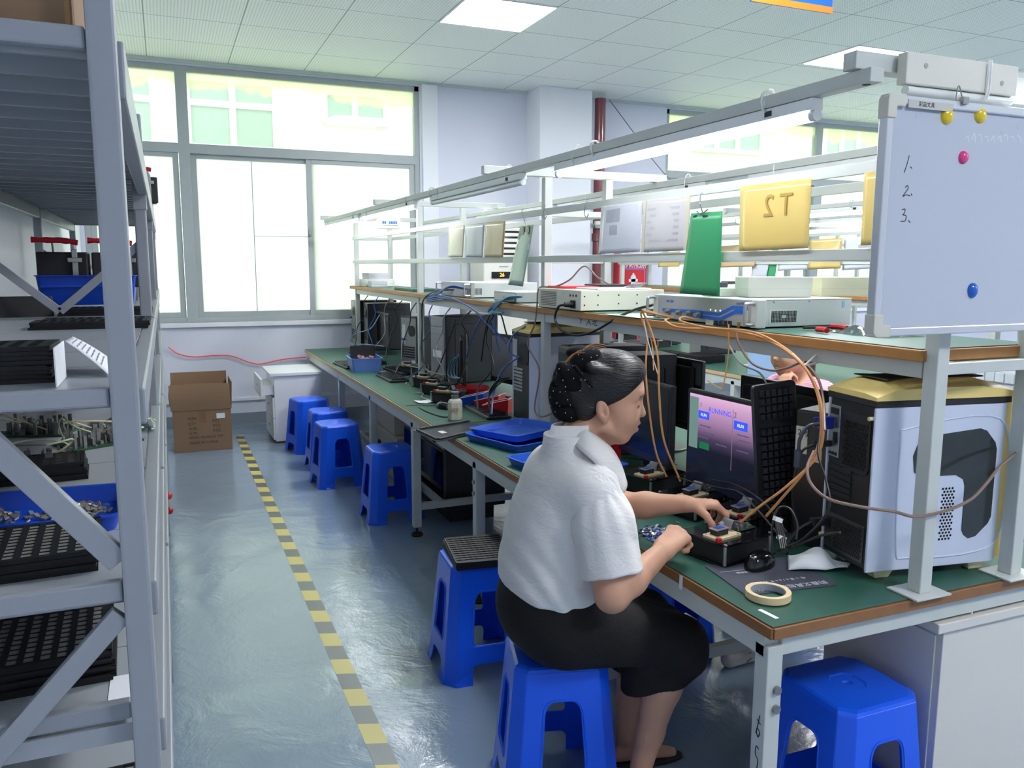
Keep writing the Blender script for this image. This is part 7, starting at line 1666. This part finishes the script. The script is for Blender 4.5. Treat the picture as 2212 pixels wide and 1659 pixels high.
# ---- the seated woman
def woman():
    t = thing('person', 'person in white blouse and black skirt seated on a blue stool, working at the bench', 'person', (1.05, 2.11, 0))
    yaw = math.radians(-26); O = V3(1.166, 2.078, 1.211); H, R = head_fn(O, yaw)
    nb = V3(1.083, 2.088, 1.075); shR, shL = V3(1.062, 1.945, 1.000), V3(1.085, 2.245, 1.000); elR, elL = V3(1.075, 1.845, .735), V3(1.295, 2.180, .868)
    wrR, wrL = V3(1.262, 1.885, .822), V3(1.435, 2.030, .900); hpR, hpL = V3(1.04, 2.03, .565), V3(1.05, 2.20, .565); knR, knL = V3(1.375, 1.955, .478), V3(1.385, 2.17, .478)
    anR, anL = V3(1.275, 1.990, .095), V3(1.315, 2.150, .095)
    B = Solid((.84, 1.72, -.02), (1.66, 2.42, 1.40), .0027)
    head_solid(B, H, R)
    B.chain([H(-.030, 0, -.030), nb+V3(.005, 0, .03), nb-V3(.015, 0, .03)], [.056, .056, .068], .03).cone(H(.01, 0, -.085), nb+V3(.045, -.005, .0), .028, .03, .03)
    B.chain([V3(1.02, 2.11, .62), V3(1.03, 2.11, .80), V3(1.06, 2.10, .96)], [.12, .105, .11], .05)
    for s_ in (shR, shL): B.cone(V3(1.06, 2.095, 1.0), s_, .07, .052, .05)
    B.chain([shR, (shR+elR)/2+V3(.004, 0, 0), elR], [.054, .051, .044], .02); B.chain([elR, elR+(wrR-elR)*.35+V3(0, -.004, .0), wrR], [.0445, .0415, .027], .02)
    B.chain([shL, elL], [.054, .044], .02); B.chain([elL, elL+(wrL-elL)*.4, wrL], [.044, .039, .0265], .02)
    for h_, k_, a_ in ((hpR, knR, anR), (hpL, knL, anL)):
        B.chain([h_, k_], [.075, .060], .03); B.chain([k_, k_+(a_-k_)*.32+V3(-.018, .0, 0), k_+(a_-k_)*.7+V3(-.006, 0, 0), a_], [.060, .056, .040, .034], .02)
        f = V3(.97, -.22, 0); B.cone(a_+V3(-.025, 0, -.055), a_+f*.05+V3(0, 0, -.052), .027, .030, .03).cone(a_+f*.05+V3(0, 0, -.056), a_+f*.16+V3(0, 0, -.074), .028, .018, .02)
        B.cone(a_+V3(-.004, -.030, -.004), a_+V3(-.004, .030, -.004), .012, k=.012)
    tr = hand(B, wrR, V3(.86, .34, .40), V3(-.30, -.25, .92), V3(-.25, .95, .0), ((62, 84, 50), (70, 92, 55), (72, 94, 55), (70, 92, 55)), ((.85, .35, .35), (.80, -.10, .62), (.62, -.30, .70)))
    tl = hand(B, wrL, V3(.97, -.20, -.06), V3(.10, .05, 1), V3(-.2, -.97, 0), ((42, 38, 16, .5), (38, 52, 26, .2), (34, 62, 34, .2), (30, 62, 36, .6)), ((.55, .62, .50), (.55, .30, .80), (.42, .12, .90)))
    B.build('body', M_skin, t, 1)
    n = MB()
    for p, d, nn in tr+tl:
        c = p-d*.004+nn*.0066; x, y, z = Vector(d), Vector(np.cross(nn, d)), Vector(nn); n.ball((0, 0, 0), 1, 10, 6, (.0062, .0048, .0016)); k = len(n.v)-11*7 if False else None
        m = 10*7; vs = n.v[-m:]; n.v[-m:] = [tuple(Vector(c)+x*v[0]+y*v[1]+z*v[2]) for v in vs]
    n.build('nails', M_nail, t, world=True, smooth=True)
    # lips, lashes, brow
    hv = (B.V-O) @ R.T; hv = hv[(hv[:, 0] > .05) & (hv[:, 2] > -.02) & (hv[:, 2] < .08)]
    def skinpt(s_, u_):
        d_ = (hv[:, 1]-s_)**2+(hv[:, 2]-u_)**2; c_ = hv[d_ < .0035**2]; return H((c_[:, 0].max() if len(c_) else .1)+.0002, s_, u_)
    Lp = Solid(O+V3(.0, -.10, -.10), O+V3(.14, .08, 0), .0016); Lp.ell(H(.1018, 0, -.0462), (.0100, .0180, .0060), R, 0).ell(H(.0968, 0, -.0650), (.0096, .0160, .0070), R, .001).ell(H(.112, 0, -.0555), (.017, .024, .0030), R, .002, 's'); Lp.build('lips', M_lip, t)
    for q in (1, -1):
        MB().tube([skinpt(.033*q+.0125*math.sin(a)*q, .0085-.0012*math.cos(2*a)) for a in np.linspace(-1.1, 1.3, 9)], .0013, 5, 3).build('eyelash', mat('lash_black', (30, 24, 24), .5), t, world=True, smooth=True)
        MB().tube([skinpt((.016+.0075*k)*q, .040+.004*math.sin(k*.7)) for k in range(6)], lambda u: .0026*(1-.55*u), 6, 3).build('eyebrow', mat('brow_brown', (66, 48, 42), .7), t, world=True, smooth=True)
    # hair, combed back, and the bow
    hm = hair_mat('black_hair', (15, 14, 15), yaw)
    Hs = Solid(O+V3(-.20, -.14, -.10), O+V3(.16, .18, .24), .0028); Hs.ell(H(.004, 0, .072), (.113, .086, .1005), R, 0).ell(H(.055, 0, .098), (.062, .066, .060), R, .03).ell(H(.085, .012, .112), (.030, .040, .030), R, .02)
    nf = lambda a, b: R[0]*a+R[2]*b
    Hs.plane(H(.030, 0, .008), nf(.90, -1.0), .010).plane(H(0, 0, .008), nf(.42, -1.0), .012)
    Hs.ell(H(-.085, 0, .055), (.060, .066, .062), R, .03).cone(H(-.055, .045, .0), H(-.065, -.045, .0), .035, k=.03)
    for k_ in range(9):   # combed locks standing slightly proud
        s0 = -.07+.0175*k_; Hs.cone(H(.088-abs(s0)*.35, s0*.8, .125-abs(s0)*.45), H(-.04, s0*1.1, .150-abs(s0)*.35), .012, .015, .010)
    Hs.build('hair', hm, t)
    st = MB()
    for k_ in range(7): st.tube([H(.02-.012*k_, -.02+.012*k_, .176-.002*k_), H(-.03-.01*k_, -.01+.01*k_, .184-.004*k_), H(-.085-.006*k_, .02+.006*k_, .160-.006*k_)], .0016, 5, 5)
    st.build('brown_strands', mat('brown_strands', (150, 108, 68), .4, var=.2), t, world=True, smooth=True)
    Bw = Solid(O+V3(-.26, -.16, -.12), O+V3(.05, .16, .24), .0028)
    M1 = np.array([unit(R[0]*.75+R[2]*.66), R[1], unit(R[2]*.75-R[0]*.66)])
    Bw.ell(H(-.060, .030, .128), (.062, .040, .036), M1, 0).ell(H(-.092, .045, .088), (.030, .034, .062), M1, .012).ell(H(-.118, .030, .040), (.042, .046, .062), R, .015).ell(H(-.098, .030, -.008), (.048, .042, .034), R, .015)
    Bw.ell(H(-.070, -.01, .158), (.040, .04, .022), R, .010).ell(H(-.110, -.04, .06), (.04, .05, .07), R, .02)
    Bw.cone(H(-.080, .090, .135), H(-.032, .085, .078), .0055, .004, .004, 's').cone(H(-.085, .088, .128), H(-.035, .085, .070), .0065, .004, .004).cone(H(-.150, .05, .072), H(-.075, .078, .040), .007, .004, .008, 's').cone(H(-.14, .06, .010), H(-.06, .070, .012), .006, .004, .008, 's')
    bw = Bw.build('hair_bow', mat('black_velvet', (11, 12, 16), .8, var=.2, spec=.2), t)
    r = random.Random(6); dirs = np.array(O)-V3(0, 0, EYE); dirs = unit(dirs); pts = []; cen = Bw.V.mean(0); ids = list(range(len(Bw.V))); r.shuffle(ids); rs = MB()
    for i in ids:
        p = Bw.V[i]
        if (p-cen) @ dirs > -.028 or any(np.linalg.norm(p-q) < .019 for q in pts): continue
        pts.append(p); rs.ball(p, .0017, 6, 4)
        if len(pts) > 44: break
    o = rs.build('rhinestone', mat('rhinestone', (232, 236, 240), .08, .3, var=0, spec=.9), bw, world=True, smooth=True); o['kind'] = 'stuff'
    # blouse
    bm = cloth_mat('white_blouse_cloth', (226, 224, 222), .32, .72, 70); U = Solid((.80, 1.72, .58), (1.34, 2.42, 1.14), .0038)
    U.ell(V3(1.015, 2.112, .70), (.150, .195, .14), None, 0).ell(V3(1.025, 2.11, .82), (.142, .182, .14), None, .06).ell(V3(1.055, 2.10, .93), (.138, .180, .12), None, .06).ell(V3(1.055, 2.095, 1.01), (.100, .165, .075), None, .05).cone(nb-V3(.02, 0, .02), nb+V3(-.030, 0, .060), .080, .067, .03)
    U.cone(nb+V3(-.015, -.03, -.005), shR+V3(-.01, .055, .02), .060, .055, .04).cone(nb+V3(-.015, .03, -.005), shL+V3(-.01, -.055, .02), .060, .055, .04)
    U.cone(V3(1.05, 2.02, 1.0), shR+V3(0, -.005, -.005), .075, .078, .04).cone(V3(1.06, 2.17, 1.0), shL, .075, .075, .04)
    sR = elR+(shR-elR)*.22; dR = unit(elR-shR); U2 = Solid((.90, 1.70, .66), (1.24, 2.06, 1.12), .0036)
    U2.chain([shR+V3(.008, -.006, .012), shR+dR*.09+V3(.012, -.008, 0), shR+dR*.30+V3(.014, 0, 0)], [.066, .083, .086], .03).plane(sR+dR*.012, dR+V3(.0, 0, -.06), .004)
    dL = unit(elL-shL); U3 = Solid((.96, 2.04, .72), (1.40, 2.42, 1.12), .0040); U3.chain([shL, shL+dL*.10, shL+dL*.25], [.066, .080, .080], .03).plane(shL+dL*.20, dL, .004)
    U.plane(V3(.90, 2.11, .690), V3(-.16, .10, -1), .004)
    fold = lambda x, y, z: np.sin((z*1.0+x*.9-y*.5)*62+np.sin(x*31+y*17)*1.6)*np.clip((.98-z)/.2, 0, 1)
    U.ripple(fold, .0022); U2.ripple(lambda x, y, z: np.sin((np.arctan2(y-1.90, x-1.07))*9+z*26)*np.clip((z-.74)/.1, .25, 1), .0016)
    b = U.build('blouse', bm, t, 1); U2.build('sleeve', bm, b, 1); U3.build('sleeve', bm, b, 1)
    # collar: fall on the near side, mirrored to the far side
    ins = [(1233, 907, 2.43), (1252, 917, 2.375), (1276, 934, 2.335), (1300, 951, 2.325), (1322, 971, 2.325), (1340, 1003, 2.335), (1352, 1040, 2.345)]
    out = [(1218, 944, 2.42), (1231, 956, 2.345), (1252, 972, 2.285), (1278, 994, 2.262), (1302, 1022, 2.258), (1322, 1046, 2.275), (1343, 1068, 2.30)]
    inn, oo = [at_d(*p) for p in ins], [at_d(*p) for p in out]; I2, O2 = smooth_path(inn, 5), smooth_path(oo, 5); n_ = len(I2)-1
    def col(mir):
        def f(u, v):
            p = I2[round(u*n_)].lerp(O2[round(u*n_)], v); p = p+Vector((0, -.004-.010*math.sin(PI*v), .004*math.sin(PI*v)))
            return (p.x, 2*2.088-p.y, p.z) if mir else p
        return f
    MB().grid(col(False), n_, 5).build('collar', bm, b, world=True, smooth=True, solid=.004); MB().grid(col(True), n_, 5).build('collar', bm, b, world=True, smooth=True, solid=.004)
    bp_ = smooth_path([I2[2], I2[0], Vector((nb[0]-.072, 2.088, I2[0].z-.002)), Vector((I2[0].x, 2*2.088-I2[0].y, I2[0].z)), Vector((I2[2].x, 2*2.088-I2[2].y, I2[2].z))], 6); nB = len(bp_)-1
    def band(u, v):
        p = bp_[round(u*nB)]; o_ = Vector((p.x-nb[0], p.y-nb[1], 0)).normalized(); return p+o_*(.004+.016*v)+Vector((0, 0, -.046*v))
    MB().grid(band, nB, 4).build('collar_band', bm, b, world=True, smooth=True, solid=.004)
    # skirt
    K = Solid((.80, 1.74, .33), (1.54, 2.44, .84), .0044); K.ell(V3(1.025, 2.112, .615), (.165, .205, .16), None, 0).ell(V3(1.02, 2.112, .72), (.145, .19, .09), None, .03)
    K.cone(hpR, knR+V3(.0, 0, .012), .118, .082, .05).cone(hpL, knL+V3(0, 0, .012), .118, .082, .05).cone(V3(1.06, 2.115, .56), V3(1.39, 2.06, .50), .11, .070, .05)
    K.cone(knR+V3(0, 0, .0), knR+(anR-knR)*.36+V3(.010, 0, 0), .083, .088, .04).cone(knL, knL+(anL-knL)*.36+V3(.01, 0, 0), .083, .088, .04).cone(knR+V3(-.01, .10, -.02), knR+(anR-knR)*.36+V3(.0, .10, 0), .08, .085, .05)
    K.cone(V3(1.25, 2.0, .50), V3(1.25, 2.15, .50), .09, k=.04)
    K.cutbox((.60, 1.60, .0), (1.212, 2.7, .467), .02).cone(V3(1.268, 1.99, .46), V3(1.278, 2.0, .34), .062, .066, .03).cone(V3(1.30, 2.13, .46), V3(1.31, 2.12, .34), .062, .066, .03).plane(V3(1.30, 1.96, .375), V3(.40, .0, -1), .006)
    K.ripple(lambda x, y, z: np.sin(x*40+z*55+np.sin(y*22)*2)*np.clip((x-1.1)/.3, 0, 1), .0022)
    K.build('skirt', cloth_mat('black_skirt_cloth', (9, 9, 11), .18, .85, 50, 0), t, 1)
    for a_ in (anR, anL):
        f = Vector((.97, -.22, 0)); c = Vector(a_)
        MB().prism([(c.x+f.x*(.07+.13*math.cos(a))-f.y*.042*math.sin(a), c.y+f.y*(.07+.13*math.cos(a))+f.x*.042*math.sin(a)) for a in np.linspace(0, 2*PI, 25)[:-1]], .002, .016).build('sandal_sole', M_rubber, t, world=True, bevel=.003)
woman()
# ---- the second worker across the bench, mostly hidden
def worker():
    V3 = lambda *a: np.array(a, float)+(np.array((-.03, .12, 0)) if max(abs(np.array(a))) > 1.5 else 0)
    t = thing('person', 'person in pink striped shirt sitting across the bench, mostly hidden', 'person', (2.92, 3.22, 0))
    yaw = PI+.10; O = V3(2.965, 3.16, 1.175); H, R = head_fn(O, yaw); B = Solid((1.90, 2.4, -.01), (3.30, 3.68, 1.40), .0060); head_solid(B, H, R)
    nb = V3(3.03, 3.15, 1.05); shR, shL = V3(3.02, 3.32, .98), V3(3.02, 2.98, .98); B.chain([H(-.03, 0, -.03), nb, nb-V3(0, 0, .04)], [.052, .052, .07], .03).chain([V3(3.06, 3.15, .60), V3(3.04, 3.15, .95)], [.11, .11], .04)
    elL, wrL = V3(2.80, 2.93, .80), V3(2.845, 3.06, 1.00); elR, wrR = V3(2.84, 3.36, .82), V3(2.64, 3.22, .865)
    for s_ in (shR, shL): B.cone(V3(3.04, 3.15, .98), s_, .06, .05, .04)
    B.chain([shL, elL, wrL], [.050, .041, .027], .02).chain([shR, elR, wrR], [.050, .041, .027], .02)
    hand(B, wrL, V3(.35, .45, .80), V3(-.6, .1, .3), V3(.4, .6, .2), ((40, 60, 40), (45, 70, 40), (50, 70, 40), (50, 70, 40)), ((.7, .5, .3), (.8, .2, .4), (.8, 0, .4))); hand(B, wrR, V3(-.95, -.3, -.05), V3(0, 0, 1), V3(.3, -.95, 0), ((30, 30, 20),)*4, ((.6, .6, .2), (.8, .3, .3), (.9, .1, .3)))
    B.build('body', M_skin, t)
    hm = hair_mat('brown_hair', (66, 48, 40), yaw); Hs = Solid(O+V3(-.14, -.16, -.34), O+V3(.22, .16, .22), .0055); Hs.ell(H(.004, 0, .072), (.112, .088, .1), R, 0); nf = lambda a, b: R[0]*a+R[2]*b
    Hs.plane(H(.03, 0, .01), nf(.9, -1), .01).cone(H(-.06, .03, .02), H(-.09, .035, -.20), .055, .035, .03).cone(H(-.06, -.03, .02), H(-.09, -.035, -.20), .055, .035, .03); Hs.build('hair', hm, t)
    g = MB()
    for q in (1, -1): g.tube([H(.112+.002*math.sin(a), .034*q+.021*math.cos(a), .014+.016*math.sin(a)) for a in np.linspace(0, 2*PI, 13)[:-1]], .0016, 5, 2, closed=True)
    g.tube([H(.112, .055, .016), H(.05, .076, .016), H(.0, .080, .012)], .0018, 5, 2); g.build('glasses', M_matblack, t, world=True, smooth=True)
    cm = cloth_mat('pink_striped_shirt', (228, 150, 178), .4, .8, 60); nt = cm.node_tree; b = nt.nodes['Principled BSDF']; tc = [n for n in nt.nodes if n.type == 'TEX_COORD'][0]
    w = nt.nodes.new('ShaderNodeTexWave'); w.inputs['Scale'].default_value = 45; w.bands_direction = 'Z'; nt.links.new(tc.outputs['Object'], w.inputs['Vector']); mx = nt.nodes.new('ShaderNodeMix'); mx.data_type = 'RGBA'; mx.inputs['A'].default_value = (*lin((236, 196, 212)), 1); mx.inputs['B'].default_value = (*lin((222, 120, 158)), 1); nt.links.new(w.outputs['Fac'], mx.inputs['Factor']); nt.links.new(mx.outputs['Result'], b.inputs['Base Color'])
    U = Solid((2.60, 2.80, .50), (3.28, 3.66, 1.12), .0060); U.ell(V3(3.05, 3.15, .68), (.14, .185, .2), None, 0).ell(V3(3.045, 3.15, .88), (.125, .18, .15), None, .05).cone(V3(3.04, 3.02, .99), V3(3.04, 3.28, .99), .07, k=.05)
    for s_, e_ in ((shR, elR), (shL, elL)): d = unit(e_-s_); U.cone(s_, s_+d*.16, .070, .072, .03)
    U.plane(V3(3, 3.15, .56), V3(0, 0, -1), .004); U.build('shirt', cm, t, 1)
    J = Solid((1.90, 2.38, .05), (3.26, 3.58, .74), .0080); ft = [np.array((2.19, 2.56, .10)), np.array((2.42, 2.90, .10))]
    J.ell(V3(3.05, 3.15, .60), (.15, .19, .12), None, 0).chain([V3(3.03, 3.07, .575), V3(2.62, 2.78, .54), ft[0]+V3(.03, .02, .05)], [.105, .078, .06], .03).chain([V3(3.03, 3.24, .575), V3(2.66, 3.12, .54), ft[1]+V3(.03, .02, .05)], [.105, .078, .06], .03)
    J.build('jeans', cloth_mat('blue_denim', (62, 78, 104), .4, .85, 90), t, 1)
    for k_, f_ in enumerate(ft):
        Sh = Solid(f_+V3(-.26, -.14, -.12), f_+V3(.12, .12, .09), .0045); d = unit(V3(-.98, -.05, 0)) if k_ == 0 else unit(V3(-.95, -.3, 0))
        Sh.cone(f_+V3(0, 0, -.055), f_+d*.15+V3(0, 0, -.068), .040, .032, .02).cone(f_+V3(0, 0, -.02), f_+d*.06+V3(0, 0, -.035), .040, .034, .03).plane(f_+V3(0, 0, -.098), V3(0, 0, -1), .004)
        so_ = Sh.build('sneaker', mat('white_sneaker', (216, 210, 200), .6, var=.05), t, 1)
        m = MB(); side = V3(d[1], -d[0], 0); side = side if side[1] < 0 else -side
        for (a0, z0, a1, z1) in ((.02, -.075, .075, -.035), (.03, -.035, .085, -.075), (.0, -.06, .03, -.03)): m.bar(Vector(f_+d*a0+side*.0395+V3(0, 0, z0)), Vector(f_+d*a1+side*.037+V3(0, 0, z1)), .004, .009)
        m.build('side_stripe', mat('tan_stripe', (150, 136, 112), .6), so_, world=True)
        MB().box(f_[0]-.0, f_[1]-.0, 0, f_[0]+.001, f_[1]+.001, .002) 
    s2 = dup(stool, (3.03, 3.27, 0), .1, 'blue plastic stool under the person in pink')
worker()
